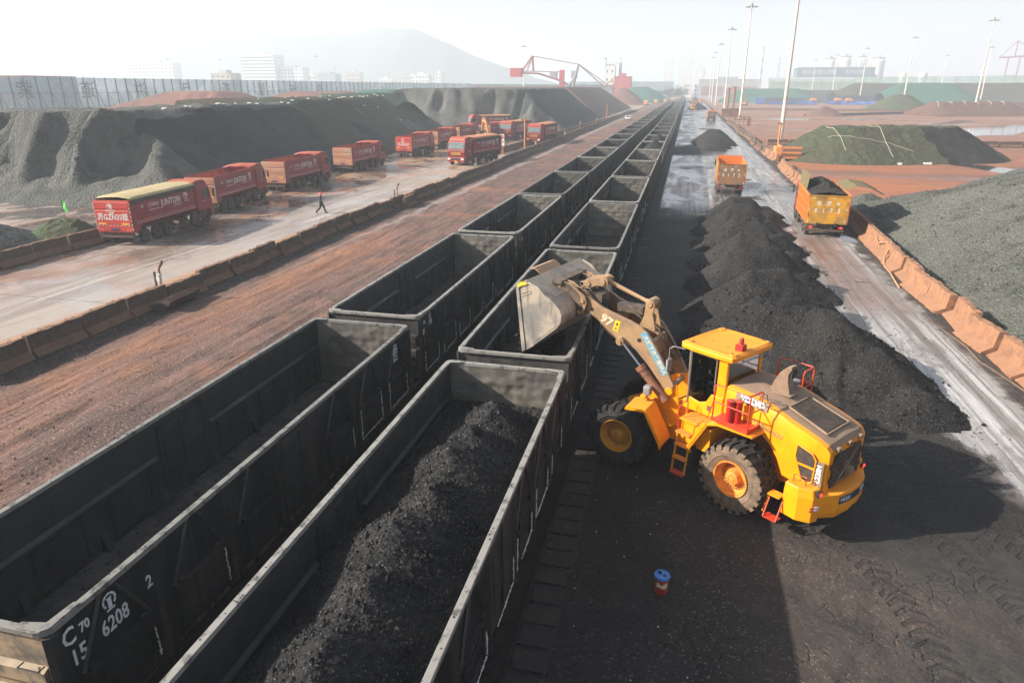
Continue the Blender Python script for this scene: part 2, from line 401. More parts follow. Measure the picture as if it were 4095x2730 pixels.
def mat_ore():
    m = NT('ore_strip_dirt'); X, Y, Z = m.xyz()
    st = m.noise(1, 7, .62, m.scalev((.5, .2, 1)), 1.4)
    n1 = m.noise(.16, 6, .6); n3 = m.noise(2.2, 6, .7)
    col = m.mix(m.mr(st, .38, .62), (.165,.098,.083), (.092,.064,.058))
    col = m.mix(m.mr(n1, .5, .66, 0, .7), col, (.29,.125,.07))
    col = m.mix(m.mr(n3, .5, .72, 0, .5), col, (.075,.05,.045))
    org = m.math('MULTIPLY', band(m, m.math('MULTIPLY_ADD', n1, 3, X), -16.6, -13.6, .9), m.mr(Y, 40, 55, 1, 0))
    col = m.mix(m.math('MULTIPLY', org, m.mr(st, .38, .6, .1, .6)), col, (.32,.15,.085))
    tk = m.noise(1, 3, .6, m.scalev((2.2, .05, 1)), .4)
    col = m.mix(m.mr(tk, .56, .66, 0, .6), col, (.095,.062,.055))
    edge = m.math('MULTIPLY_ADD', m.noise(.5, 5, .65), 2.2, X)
    col = m.mix(m.mr(edge, -18.1, -17.1, .85, 0), col, (.03,.027,.026))  # dark strip by the barriers: their cast shadow painted into the dirt
    wet = m.math('MULTIPLY', m.math('MULTIPLY', band(m, edge, -17.1, -16.4, .25), m.mr(Y, 26, 60)), .6)
    col = m.mix(wet, col, (.30,.28,.27))
    col = m.mix(m.mr(edge, -6.6, -5.6, 0, .8), col, (.03,.026,.025))
    fl = m.xyz(m.vor(26, out=1))[0]
    col = m.mix(m.mr(fl, .9, .95, 0, .6), col, (.40,.24,.19))
    # lug prints left by wheels
    w = m.n('ShaderNodeTexWave'); m.set(w.inputs[0], m.addv(m.scalev((.8,.8,.8), m.noisec(.5)), m.scalev((1, 1, 1))))
    w.bands_direction = 'Y'; w.inputs['Scale'].default_value = 1.3; w.inputs['Distortion'].default_value = 1.2
    lug = m.math('MULTIPLY', w.outputs[1], m.math('MULTIPLY', m.mr(tk, .5, .58), m.mr(n1, .42, .52, 1, 0)))
    h = m.math('ADD', m.math('ADD', m.math('MULTIPLY', st, .7), m.math('MULTIPLY', n3, .28)), m.math('MULTIPLY', lug, .16))
    h = m.math('ADD', h, m.math('MULTIPLY', m.noise(30, 4, .7), .10))
    h = m.math('ADD', h, m.math('MULTIPLY', tk, -.5))
    return m.fin(col, m.math('MULTIPLY_ADD', wet, -.5, .9), 0, m.bump(h, 1.0, .26), .3)
def mat_lroad():
    m = NT('concrete_road'); X, Y, Z = m.xyz()
    st = m.noise(1, 6, .6, m.scalev((.55, .05, 1)), .4)
    n1 = m.noise(.11, 6, .62); n2 = m.noise(.9, 6, .65)
    col = m.mix(m.mr(st, .4, .62), (.34,.29,.26), (.22,.175,.15))
    col = m.mix(m.mr(st, .56, .7, 0, .8), col, (.46,.42,.39))
    col = m.mix(m.mr(n2, .55, .75, 0, .35), col, (.16,.12,.10))
    edge = m.math('MULTIPLY_ADD', n1, 5, X)
    # iron-orange spill and wet black tracks where the queue stands
    col = m.mix(m.math('MULTIPLY', m.mr(edge, -27.6, -25.4, 1, 0), m.mr(n1, .42, .56, .15, .8)), col, (.27,.12,.065))
    wet = m.math('MULTIPLY', m.mr(edge, -27.6, -24.4, 1, 0), m.mr(m.noise(1, 6, .65, m.scalev((.4,.2,1)), .8), .44, .52, 0, 1))
    wet = m.math('MULTIPLY', wet, m.mr(Y, 38, 44, .35, 1))
    col = m.mix(m.math('MULTIPLY', wet, .9), col, (.055,.048,.046))
    col = m.mix(m.math('MULTIPLY', band(m, X, -23.2, -20.6, .4), m.mr(n1, .3, .5, .55, .95)), col, (.40,.21,.10))
    far = m.mr(Y, 60, 95)
    col = m.mix(m.math('MULTIPLY', far, m.mr(m.noise(.12, 5, .6, m.scalev((1,.35,1))), .4, .6, .2, .9)), col, (.34,.21,.12))
    # joints and cracks
    br = m.n('ShaderNodeTexBrick'); m.set(br.inputs[0], m.addv(m.scalev((.25,.25,.25), m.noisec(1.2)), m.scalev((1,1,1))))
    br.inputs['Scale'].default_value = 1; br.inputs['Brick Width'].default_value = 4.5; br.inputs['Row Height'].default_value = 9
    br.offset = 0
    br.inputs['Mortar Size'].default_value = .045; br.inputs['Mortar Smooth'].default_value = .1
    j = br.outputs['Fac']
    col = m.mix(m.math('MULTIPLY', j, m.mr(n2, .4, .6, .3, 1)), col, (.06,.05,.045))
    pat = m.mr(m.noise(.22, 5, .6, None, .6), .44, .6)
    rough = m.math('ADD', m.math('MULTIPLY_ADD', pat, -.40, .58), m.math('MULTIPLY', wet, -.14))
    h = m.math('ADD', m.math('MULTIPLY', n2, .5), m.math('MULTIPLY', j, -.4))
    return m.fin(col, rough, 0, m.bump(h, .35, .03), .5)
def mat_apron():
    m = NT('coal_apron'); X, Y, Z = m.xyz()
    n1 = m.noise(.22, 6, .62); n2 = m.noise(1.6, 6, .68); n4 = m.noise(9, 5, .7)
    base = m.mix(m.mr(n1, .4, .62), (.010,.010,.0105), (.021,.0195,.0185))
    base = m.mix(m.mr(n2, .52, .7, 0, .7), base, (.034,.03,.027))
    crk = m.vor(2.6, m.addv(m.scalev((.4,.4,.4), m.noisec(2.6, 4)), m.scalev((1,1,1))), 'DISTANCE_TO_EDGE')
    crack = m.math('MULTIPLY', m.mr(crk, 0, .08, 1, 0), m.mr(m.noise(.7, 4, .6), .5, .58, 0, 1))
    base = m.mix(m.math('MULTIPLY', crack, .85), base, (.006,.006,.006))
    # crust east of the siding: sunlight beyond the train shadow painted lighter, browner
    lit_crust = m.math('MULTIPLY', m.mr(X, 5.2, 8.0), m.mr(Y, 13, 17.5, 1, 0))
    base = m.mix(m.math('MULTIPLY', lit_crust, m.mr(n2, .3, .6, .45, .95)), base, m.mix(m.mr(n1, .4, .6), (.05,.045,.041), (.078,.058,.048)))
    base = m.mix(m.mr(n4, .42, .68, 0, .6), base, m.mix(.7, base, (.012,.012,.012)))
    base = m.mix(m.mr(m.noise(22, 3, .6), .58, .72, 0, .5), base, (.09,.083,.076))
    cl = m.mr(m.noise(.8, 5, .6, None, .8), .54, .66)
    base = m.mix(m.math('MULTIPLY', cl, lit_crust), base, (.028,.026,.025))
    # curved lug prints left by the loader turning
    px = m.math('SUBTRACT', X, 2.0); py = m.math('SUBTRACT', Y, 11.0)
    rr = m.math('SQRT', m.math('ADD', m.math('MULTIPLY', px, px), m.math('MULTIPLY', py, py))); aa = m.math('ARCTAN2', py, px)
    lug = 0
    for rc_ in (7.6, 9.9, 11.4):
        dr = m.math('ABSOLUTE', m.math('SUBTRACT', rr, rc_)); inb = m.mr(dr, .30, .36, 1, 0)
        ph = m.math('MULTIPLY_ADD', aa, rc_*2*pi/.30, m.math('MULTIPLY', dr, 11))
        v = m.math('MULTIPLY', m.mr(m.math('SINE', ph), -.1, .45), inb); lug = v if lug == 0 else m.math('ADD', lug, v)
    lug = m.math('MULTIPLY', lug, m.math('MULTIPLY', m.mr(n2, .36, .56), m.mr(X, 6.3, 7.2)))
    base = m.mix(m.math('MULTIPLY', lug, .45), base, (.008,.008,.008))
    # the slabs beside the rail
    slab = m.mr(X, 2.42, 2.5, 1, 0)
    base = m.mix(m.math('MULTIPLY', slab, .8), base, m.mix(m.mr(n2, .4, .7), (.027,.026,.026), (.045,.04,.036)))
    ed = m.math('MULTIPLY_ADD', m.noise(.55, 6, .68, m.scalev((1,.8,1))), 2.4, X)   # X + ~1.2
    ed = m.math('SUBTRACT', ed, m.math('MULTIPLY', m.mr(Y, 19, 27, 1, 0), 1.5))
    # wet road along the heap, its glare painted as pale tones and streaks
    lanes = m.noise(1, 6, .62, m.scalev((2.4, .05, 1)), .4)
    rc = m.mix(m.mr(lanes, .4, .6), (.35,.345,.345), (.14,.125,.11))
    rc = m.mix(m.mr(m.noise(1, 5, .65, m.scalev((4.5, .07, 1)), .5), .50, .64, 0, .7), rc, (.55,.56,.57))
    rc = m.mix(m.mr(m.noise(1, 6, .65, m.scalev((.9, .35, 1)), .8), .50, .66, 0, .7), rc, (.13,.105,.09))
    rc = m.mix(m.mr(n2, .5, .75, 0, .3), rc, (.11,.10,.09))
    w = m.n('ShaderNodeTexWave'); m.set(w.inputs[0], m.addv(m.scalev((.3,.3,.3), m.noisec(1.5)), m.scalev((1,1,1))))
    w.bands_direction = 'Y'; w.inputs['Scale'].default_value = 2.2; w.inputs['Distortion'].default_value = 1
    rc = m.mix(m.math('MULTIPLY', m.math('MULTIPLY', w.outputs[1], .3), m.mr(lanes, .46, .52)), rc, (.2,.18,.16))
    farr0 = m.mr(Y, 50, 66)
    brn = m.math('MULTIPLY', band(m, X, 12.4, 15.2, .5), band(m, Y, 34, 53, 2.5))
    rc = m.mix(m.math('MULTIPLY', brn, m.mr(lanes, .36, .58, .95, .35)), rc, (.17,.085,.055))
    wp = m.mr(m.noise(1, 6, .62, m.scalev((.35,.1,1)), .8), .40, .56)
    wf = m.math('MULTIPLY', farr0, wp)
    rc = m.mix(m.math('MULTIPLY', wf, .8), rc, (.07,.07,.075))
    road = m.math('MULTIPLY', m.mr(ed, 12.7, 13.3), m.mr(m.math('MULTIPLY_ADD', m.noise(.55, 6, .68), 2.4, X), 16.6, 17.6, 1, 0))
    farr = m.mr(Y, 56, 66)
    r2 = m.math('MULTIPLY', farr, m.mr(ed, 15.4, 16.4, 1, 0))
    r2 = m.math('MULTIPLY', r2, m.mr(m.noise(.09, 4, .6), .36, .47))
    cut = m.math('SUBTRACT', 1, m.math('MULTIPLY', band(m, Y, 116, 134, 3), m.mr(X, 7, 10, 1, 0)))
    road = m.math('MAXIMUM', road, m.math('MULTIPLY', m.math('MULTIPLY', r2, cut), m.mr(X, 2.3, 2.6)))
    road = m.math('MULTIPLY', road, m.mr(m.math('MULTIPLY_ADD', n1, 8, Y), 18, 24))
    col = m.mix(road, base, rc)
    verge = m.mr(m.math('MULTIPLY_ADD', m.noise(.55, 6, .68), 2.4, X), 16.8, 17.4)
    col = m.mix(m.math('MULTIPLY', verge, m.mr(n2, .35, .65, .6, 1)), col, m.mix(m.mr(n1, .4, .6), (.07,.05,.042), (.035,.03,.028)))
    fl = m.xyz(m.vor(30, out=1))[0]
    col = m.mix(m.math('MULTIPLY', m.mr(fl, .94, .97, 0, .5), m.mr(n1, .4, .6, .2, 1)), col, (.2,.19,.18))
    rough = m.math('MULTIPLY_ADD', m.math('MULTIPLY', road, m.mr(n1, .3, .6, .7, 1)), -.5, .86)
    rough = m.math('MULTIPLY_ADD', m.math('MULTIPLY', wf, road), -.26, rough)
    h = m.math('ADD', m.math('MULTIPLY', n2, .9), m.math('MULTIPLY', n4, .45))
    h = m.math('ADD', h, m.math('MULTIPLY', crack, -.35))
    h = m.math('ADD', h, m.math('MULTIPLY', lug, -.45))
    h = m.math('ADD', h, m.math('MULTIPLY', m.math('MULTIPLY', lanes, road), .5))
    h = m.math('MULTIPLY', h, m.math('MULTIPLY_ADD', road, -.75, 1))
    return m.fin(col, rough, 0, m.bump(h, .9, .07), .45)
def mat_bed():
    m = NT('track_bed'); n2 = m.noise(1.6, 6, .68)
    col = m.mix(m.mr(n2, .4, .65), (.014,.014,.014), (.03,.027,.025))
    return m.fin(col, .9, 0, m.bump(m.noise(8, 5), .8, .05), .3)

def grid(name, xs, ys, zf, mat, **props):
    mb = MB(); nx = len(xs); ny = len(ys)
    vs = [(x, y, zf(x, y)) for y in ys for x in xs]
    fs = [(j*nx+i, j*nx+i+1, (j+1)*nx+i+1, (j+1)*nx+i) for j in range(ny-1) for i in range(nx-1)]
    mb.add(vs, fs)
    return mb.obj(name, mat, smooth=True, **props)
def fr(a, b, st):
    n = max(1, int(round((b-a)/st))); return [a+(b-a)*i/n for i in range(n+1)]
def nz(x, y, s=1.0, z=0.0, o=4, H=1.0):
    return noise.fractal(Vector((x*s, y*s, z)), H, 2.0, o)

grid('ground', [-6000,-2000,-600,-150,-60,60,150,600,2000,6000], [-40,-12,60,150,400,1000,2500,6000], lambda x, y: -.03, mat_yard(), kind='structure')
def zore(x, y):
    e = min(1, max(0, (x+20.4)/1.0))*min(1, max(0, (-6.6-x)/1.0))
    r = .08*nz(x, y*.35, .5, 3) + .05*nz(x*2.2, y*.12, .8, 9, 3) + .015*nz(x, y, 4, 1, 2)
    return max(-.02, .03 + r*e)
ORE = mat_ore()
grid('ore_strip', fr(-20.6, -6.4, .16), fr(-4, 60, .22), zore, ORE, kind='structure')
grid('ore_strip_beyond', fr(-20.6, -6.4, .7), [60+ (i/90)**2*700 for i in range(91)], zore, ORE, kind='structure')
grid('road', [-34,-20.6], [-12, 700], lambda x, y: 0, mat_lroad(), kind='structure')
grid('ramp_apron', [-60,-34], [40, 700], lambda x, y: -.005, bpy.data.materials['concrete_road'], kind='structure')
def zapr(x, y):
    if x < 2.5: return 0.02
    e = min(1, (x-2.5)/.8)
    return .02 + e*(.035*nz(x, y, .6, 5) + .015*nz(x, y, 3, 2, 3))
AP = mat_apron()
grid('coal_apron', fr(1.7, 17.4, .13), fr(3, 40, .13), zapr, AP, kind='structure')
grid('coal_apron_beyond', fr(1.7, 17.4, .9), [40+(i/60)**2*720 for i in range(61)], lambda x, y: 0.02, AP, kind='structure')
grid('track_bed', [-7.3, 1.7], [-12, 760], lambda x, y: -.004, mat_bed(), kind='structure')

# puddles and ponds: real flat water lying in hollows
def pond(pts, z, seedv):
    mb = MB(); out = []
    n = len(pts)
    for i in range(n):
        a, b = Vector(pts[i]), Vector(pts[(i+1) % n])
        k = max(2, int((b-a).length/1.2))
        for j in range(k):
            p = a.lerp(b, j/k)
            q = .8*noise.noise(Vector((p.x*.35, p.y*.2, seedv)))
            out.append((p.x+q, p.y+q*1.5, z))
    mb.add(out, [list(range(len(out)))])
    return mb.obj('water', M_['water'], kind='structure')
pond([(58,176),(63,178),(78,187),(88,206),(99,222),(101,240),(94,236),(84,222),(76,214),(68,200),(62,188)], -.015, 1)
pond([(72,232),(68,231),(70,226),(82,240),(96,262),(94,272)], -.015, 2)
pond([(29,262),(38,259),(47,260),(52,266),(44,272),(34,270)], -.015, 3)
pond([(54,263),(62,262),(74,270),(66,276),(57,272)], -.015, 4)
pond([(40.4,111.4),(43.5,112),(47,107),(49,99),(56,93),(49,94.5),(45,97.5),(43.2,101),(42,106)], -.015, 5)
pond([(37,88),(40,86.5),(42.5,89),(39,92),(37,91)], -.015, 6)
pond([(15.0,50.6),(15.9,50.2),(16.2,51.6),(15.6,52.8),(15.0,52.0)], .028, 7)

# rails
for tx in (-5.297, 0.0):
    for sx in (-.7175, .7175):
        mb = MB(); x = tx+sx
        mb.prism([(x-.06,0),(x+.06,0),(x+.06,.012),(x+.012,.03),(x+.012,.11),(x+.036,.12),(x+.036,.15),(x-.036,.15),(x-.036,.12),(x-.012,.11),(x-.012,.03),(x-.06,.012)], -12, 745, 'y')
        tag(mb.obj('rail', M_['rail']), '%s rail of the %s siding under the open wagons' % ('left' if sx < 0 else 'right', 'left' if tx < -1 else 'right'), 'rail', 'running rails under the two trains')
# concrete slabs between rail and apron joint
mb = MB()
y = 4.0
while y < 90:
    mb.box(1.78, 2.44, y, y+.50, -.05, .06+.02*R())
    y += .6
o = mb.obj('rail_side_slab', AP, bevel=.012); tag(o, 'row of dark concrete slabs laid beside the right train, coated in coal dust', 'slab')
# ---------------------------------------------------------------- gondola wagons
PO = [.12, 2.05, 3.93, 5.68, 7.48, 9.23, 11.11, 13.04]
WX = 1.625; WL = 13.165; ZB = 1.08; ZT = 3.15
def make_wagon(near=True):
    t = thing('gondola_wagon', 'x', 'wagon')
    # side walls with posts, braces and inner sheet
    for s in (1, -1):
        mb = MB()
        def bx(a, b, y0, y1, z0, z1, mi=0): mb.box(min(s*a, s*b), max(s*a, s*b), y0, y1, z0, z1, mi)
        bx(1.535, 1.565, .06, WL-.06, ZB-.05, ZT-.08, 0)
        bx(1.505, 1.533, .06, WL-.06, ZB, ZT-.08, 1)
        if near:
            for k, y in enumerate(PO):
                wd = .10 if k not in (0, 7) else .13
                mb.prism([(s*1.567, y-wd), (s*1.645, y-wd*.55), (s*1.645, y+wd*.55), (s*1.567, y+wd)], ZB-.1, ZT-.1, 'z', 2)
            for k in range(7):
                if k == 3: continue
                c0 = (PO[k]+PO[k+1])/2
                for sg in (1, -1):
                    mb.tube([(s*1.585, c0+sg*.66, 2.06), (s*1.585, c0+sg*.13, ZT-.12)], .036, 4, 2)
                    mb.add([(s*1.568, c0+sg*.66, 2.02), (s*1.568, c0+sg*.10, ZT-.1), (s*1.60, c0+sg*.66, ZT-.13)], [(0,1,2)]) if False else None
            # inner ledge (two lengths, either side of the big doors)
        for a, b in ((.12, PO[3]-.02), (PO[4]+.02, WL-.12)):
            mb.prism([(s*1.504, 2.17), (s*1.44, 2.20), (s*1.44, 2.24), (s*1.504, 2.31)], a, b, 'y', 1)
        if near:
            for k in range(7):
                m0 = (PO[k]+PO[k+1])/2; hw = .60 if k != 3 else .80
                y0, y1 = m0-hw, m0+hw
                zz = (1.16, 2.10) if k != 3 else (1.14, 2.92)
                for (a, b, c, d) in ((y0, y1, zz[0], zz[0]+.07), (y0, y1, zz[1]-.07, zz[1]), (y0, y0+.07, zz[0], zz[1]), (y1-.07, y1, zz[0], zz[1])):
                    bx(1.465, 1.5035, a, b, c, d, 1)
                if k == 3: bx(1.47, 1.5035, m0-.05, m0+.05, zz[0]+.07, zz[1]-.07, 1); bx(1.485, 1.5035, m0-.62, m0-.2, 1.5, 2.6, 1); bx(1.485, 1.5035, m0+.2, m0+.62, 1.5, 2.6, 1)
                else: bx(1.48, 1.5035, y0+.28, y1-.28, 1.55, 1.72, 1)
                mb.prism([(s*1.504, 1.1), (s*1.36, 1.1), (s*1.504, 1.5)], PO[k]-.08, PO[k]+.08, 'y', 1)
        mb.obj('side_wall', [M_['wag'], M_['wag_in_shade'], M_['wag_rib']], t)
        if near:
            for k in range(7):
                m0 = (PO[k]+PO[k+1])/2; hw = .60 if k != 3 else .72
                y0, y1 = m0-hw, m0+hw
                d = MB()
                def dx(a, b, yy0, yy1, z0, z1): d.box(min(s*a, s*b), max(s*a, s*b), yy0, yy1, z0, z1)
                if k == 3:
                    dx(1.567, 1.59, y0, m0-.02, 1.15, 2.95); dx(1.567, 1.59, m0+.02, y1, 1.15, 2.95)
                    for q in (-1, 1):
                        c0 = m0+q*.38
                        for (a, b, c_, e_) in ((c0-.2,c0+.2,1.4,1.45),(c0-.2,c0+.2,2.7,2.75),(c0-.2,c0-.15,1.45,2.7),(c0+.15,c0+.2,1.45,2.7)): dx(1.5905, 1.606, a, b, c_, e_)
                    dx(1.5905, 1.64, m0-.06, m0+.06, 1.2, 2.9); dx(1.5905, 1.625, m0-.45, m0-.08, 2.02, 2.07)
                else:
                    dx(1.567, 1.588, y0, y1, 1.12, 2.02)
                    dx(1.5885, 1.615, y0+.03, y1-.03, 1.88, 1.96); dx(1.5885, 1.605, y0+.2, y1-.2, 1.30, 1.38); dx(1.5885, 1.605, y0+.2, y1-.2, 1.62, 1.70)
                    dx(1.5885, 1.60, y0+.2, y0+.26, 1.385, 1.615); dx(1.5885, 1.60, y1-.26, y1-.2, 1.385, 1.615)
                    dx(1.5885, 1.615, y0+.03, y0+.09, 1.16, 1.875); dx(1.5885, 1.615, y1-.09, y1-.03, 1.16, 1.875)
                    for yy in (y0+.1, y1-.1): d.cbox((s*1.61, yy, 2.06), (.07, .13, .11))
                d.obj('side_door', M_['wag_rib'] if k % 2 else M_['wag'], t, bevel=.008)
    # end walls: dented pressed sheet
    for e in (0, 1):
        mb = MB()
        y0 = .06 if e == 0 else WL-.10
        inn = (y0+.042) if e == 0 else (y0-.002); sg = 1 if e == 0 else -1
        mb.box(-1.50, 1.50, y0, y0+.04, ZB-.05, ZT-.08, 1)
        if near:
            xs = fr(-1.5, 1.5, .06); zs = fr(ZB, ZT-.09, .045)
            def dent(x, z):
                rib = .016*max(0, 1-abs(((z-1.35) % .52)-.26)/.13) if z < 2.75 else 0
                dd = .028*nz(x*1.6, z*1.8, 1.6, 3.1+e, 3) + .02*max(0, noise.noise(Vector((x*4.5, z*5, 7+e))))**1
                return inn + sg*(.03+rib+dd*min(1, (1.5-abs(x))/.2))
            nx = len(xs)
            mb.add([(x, dent(x, z), z) for z in zs for x in xs], [((j*nx+i), (j*nx+i+1), ((j+1)*nx+i+1), ((j+1)*nx+i)) for j in range(len(zs)-1) for i in range(nx-1)], 0)
            # outside ribs of the end
            oy = y0 if e == 0 else y0+.04; so = -1 if e == 0 else 1
            for z in (1.35, 1.85, 2.35):
                mb.prism([(oy, z-.16), (oy+so*.09, z-.11), (oy+so*.09, z+.11), (oy, z+.16)], -1.46, 1.46, 'x', 1)
            for x in (-1.53, 1.53):
                mb.box(x-.045, x+.045, y0-.02 if e == 0 else y0+.01, y0+.03 if e == 0 else y0+.06, ZB-.1, ZT-.12, 1)
        mb.obj('end_wall', [M_['wag_in_lit'], M_['wag_end']], t, angle=40)
    mb = MB(); mb.box(-1.5, 1.5, .1, WL-.1, ZB-.09, ZB-.002)
    mb.box(-.2, .2, .3, WL-.3, .62, ZB-.1, 1)
    mb.obj('floor', [M_['wag_floor'], M_['steel_dark']], t)
    # top rim: flat bar with rounded corner plates
    mb = MB(); r = .14; w = .115
    def loop(ins, rr):
        pts = []
        x1, y1 = WX-ins, WL-ins
        for cx, cy, a0 in ((x1-rr, ins+rr, -90), (x1-rr, y1-rr, 0), (-x1+rr, y1-rr, 90), (-x1+rr, ins+rr, 180)):
            for k in range(5):
                a = radians(a0+k*22.5); pts.append((cx+rr*cos(a), cy+rr*sin(a)))
        return pts
    A = loop(0, r+.06); B = loop(w, r*.35+.02); n = len(A)
    vs = [(p[0], p[1], z) for z in (ZT, ZT-.09) for L in (A, B) for p in L]
    fs = []
    for i in range(n):
        j = (i+1) % n
        fs += [(i, j, n+j, n+i), (2*n+j, 2*n+i, 3*n+i, 3*n+j), (i, 2*n+i, 2*n+j, j), (n+j, 3*n+j, 3*n+i, n+i)]
    mb.add(vs, fs)
    if near:
        for sx in (1, -1):
            for yy, sy in ((0, 1), (WL, -1)):
                mb.prism([(sx*(WX-.02), yy+sy*.62), (sx*(WX-.13), yy+sy*.62), (sx*(WX-.16), yy+sy*.2), (sx*(WX-.5), yy+sy*.13), (sx*(WX-.5), yy+sy*.02), (sx*(WX-.1), yy+sy*.03), (sx*(WX-.025), yy+sy*.12)], ZT+.001, ZT+.016, 'z')
    mb.obj('top_rim', M_['rim'], t, bevel=.006 if near else 0)
    # bogies and couplers
    for yc in (2.0, WL-2.0):
        b = MB()
        for sx in (1, -1):
            b.prism([(yc-1.15, .42), (yc-1.15, .6), (yc-.35, .74), (yc+.35, .74), (yc+1.15, .6), (yc+1.15, .42), (yc+.4, .3), (yc-.4, .3)], sx*.95-.06, sx*.95+.06, 'x')
        b.box(-.95, .95, yc-.2, yc+.2, .5, .72)
        bo = b.obj('bogie', M_['steel_dark'], t)
        if near:
            for ya in (yc-.875, yc+.875):
                wq = MB()
                for sx in (1, -1):
                    wq.lathe([(sx*.72-.065, .01), (sx*.72-.065, .42), (sx*.72+.065, .42), (sx*.72+.065, .01)], 20, 'x', 0, Matrix.Translation((0, ya, .57)))
                wq.tube([(-.9, ya, .57), (.9, ya, .57)], .07, 8)
                wq.obj('wheelset', M_['steel_dark'], bo)
    for yy, sy in ((0, -1), (WL, 1)):
        b = MB(); b.cbox((0, yy+sy*.16, .88), (.26, .42, .26)); b.cbox((.06, yy+sy*.38, .88), (.3, .1, .3))
        b.obj('coupler', M_['steel_dark'], t)
        if near:
            for sx in (1, -1):
                b = MB()
                for z in (1.0, 1.4, 1.8, 2.2, 2.6):
                    b.tube([(sx*1.15, yy+sy*.02, z), (sx*1.15, yy+sy*.12, z), (sx*1.5, yy+sy*.12, z), (sx*1.5, yy+sy*.02, z)], .012, 6)
                b.obj('end_ladder', M_['steel_dark'], t)
    return t
def sealant(parent, side=1, seedv=0, dens=.75):
    rnd = random.Random(seedv); mb = MB()
    def worm(p, q, amp=.018):
        p, q = Vector(p), Vector(q); n = max(3, int((q-p).length/.035)); pts = []; rs = []
        for i in range(n+1):
            c = p.lerp(q, i/n)
            c.y += amp*(rnd.random()-.5)*2; c.z += amp*(rnd.random()-.5)
            pts.append(c); rs.append(.008+.016*rnd.random()**2)
        mb.tube(pts, rs, 5)
    for k in range(7):
        m0 = (PO[k]+PO[k+1])/2; hw = .60 if k != 3 else .72
        y0, y1 = m0-hw, m0+hw; x = side*1.618; zt = 1.98
        a = rnd.uniform(.2, .5)
        # one bead per door: up the far edge, along the sill, up the near edge
        if rnd.random() < dens: worm((x, y1+.07, 1.14), (x, y1+.05, zt-rnd.random()*.4))
        if rnd.random() < dens*.75: worm((x, y0-.07, 1.10), (x, y0-.05, zt-rnd.random()*.7))
        if rnd.random() < dens: worm((x, y0-.04+rnd.random()*.4, 1.10), (x, y1+.05, 1.10+.02), .022)
    if mb.v: mb.obj('door_sealant', M_['seal'], parent)
wagN = make_wagon(True); wagF = make_wagon(False)
PW = 13.976
def kink(t, k):
    """the far cars of both sidings stand slightly out of line"""
    y = (k-1)*PW
    return .16*sin(y*.045+(0 if t == 'L' else 1.3))*min(1, max(0, (k-6)/8.))
WAG = {}
def wlabel(t, k, last):
    side = 'left' if t == 'L' else 'right'
    o = {1:'nearest',2:'second',3:'third',4:'fourth',5:'fifth',6:'sixth',7:'seventh',8:'eighth'}
    if t == 'R':
        if k == 1: return 'open black wagon heaped with coal, nearest in the right train'
        if k == 2: return 'open wagon the yellow loader is tipping coal into, second in the right train'
        if k in (7, 8): return 'open wagon with a peaked heap of coal, %s in the right train' % o[k]
    if t == 'L' and k == 1: return 'empty black open wagon stencilled 6208, nearest in the left train'
    if t == 'L' and k == 2: return 'empty black open wagon stencilled 185, second in the left train'
    if k == last: return 'empty open wagon at the far tail of the %s train' % side
    if k in o: return 'empty black open wagon, %s from the camera in the %s train' % (o[k], side)
    def ordn(n): return '%d%s' % (n, 'th' if 10 <= n % 100 <= 20 else {1:'st',2:'nd',3:'rd'}.get(n % 10, 'th'))
    return 'distant empty open wagon, %s from the camera in the %s train' % (ordn(k), side)
first = {True: wagN, False: wagF}; used = {True: False, False: False}
for t, n, y0, xc in (('L', 32, 5.523, -5.297), ('R', 50, 3.084, 0.0)):
    for k in range(1, n+1):
        near = k <= 6
        loc = (xc+kink(t, k)+(R()-.5)*.05*(k > 3), y0+(k-1)*PW, 0)
        g = 'open wagons of the %s train' % ('left' if t == 'L' else 'right')
        if not used[near]:
            o = first[near]; used[near] = True; o.location = loc; o['label'] = wlabel(t, k, n); o['group'] = g
        else: o = dup(first[near], loc, 0, wlabel(t, k, n), g)
        WAG[t, k] = o
for (t, k) in [('L',1),('L',2),('L',3),('L',4),('L',5),('R',1),('R',2),('R',3),('R',4)]:
    sealant(WAG[t, k], 1, hash(t) % 1 + k*3+(7 if t == 'L' else 0), .8 if k < 3 else .6)
W = M_['white']
def sidetext(par, s, y, z, size, sx=.8, name='lettering'):
    return text(s, size, frame((1.569, y, z), (0,1,0), (0,0,1)), W, par, name, .003, sx=sx, bold=.006)
L1 = WAG['L', 1]
sidetext(L1, 'C', .36, 2.76, .40); sidetext(L1, '70', .63, 2.75, .22)
sidetext(L1, '15', .45, 2.38, .38)
sidetext(L1, '6208', 1.13, 2.40, .38, .70); sidetext(L1, '2', 1.87, 2.52, .32)
def rail_emblem(par, y, z, r):
    mb = MB()
    def arc(a0, a1, r0, r1):
        n = 8; v = []
        for k in range(n+1):
            a = radians(a0+(a1-a0)*k/n); v += [(1.569, y+r0*cos(a), z+r0*sin(a)), (1.569, y+r1*cos(a), z+r1*sin(a))]
        v += [(1.573, p[1], p[2]) for p in v]; m = 2*(n+1); f = []
        for k in range(n):
            i = 2*k; f += [(i, i+2, i+3, i+1), (m+i, m+i+1, m+i+3, m+i+2), (i, i+1, m+i+1, m+i), (i+1, i+3, m+i+3, m+i+1), (i, m+i, m+i+2, i+2)]
        mb.add(v, f)
    for a in range(-50, 230, 40): arc(a+3, a+37, r*.74, r)
    mb.box(1.569, 1.573, y-.035, y+.035, z-r*1.0, z+r*.28); mb.box(1.569, 1.573, y-r*.36, y+r*.36, z+r*.2, z+r*.4)
    mb.box(1.569, 1.573, y-r*.6, y+r*.6, z-r*1.3, z-r*1.08)
    mb.obj('railway_emblem', W, par)
rail_emblem(L1, 1.10, 2.80, .13)
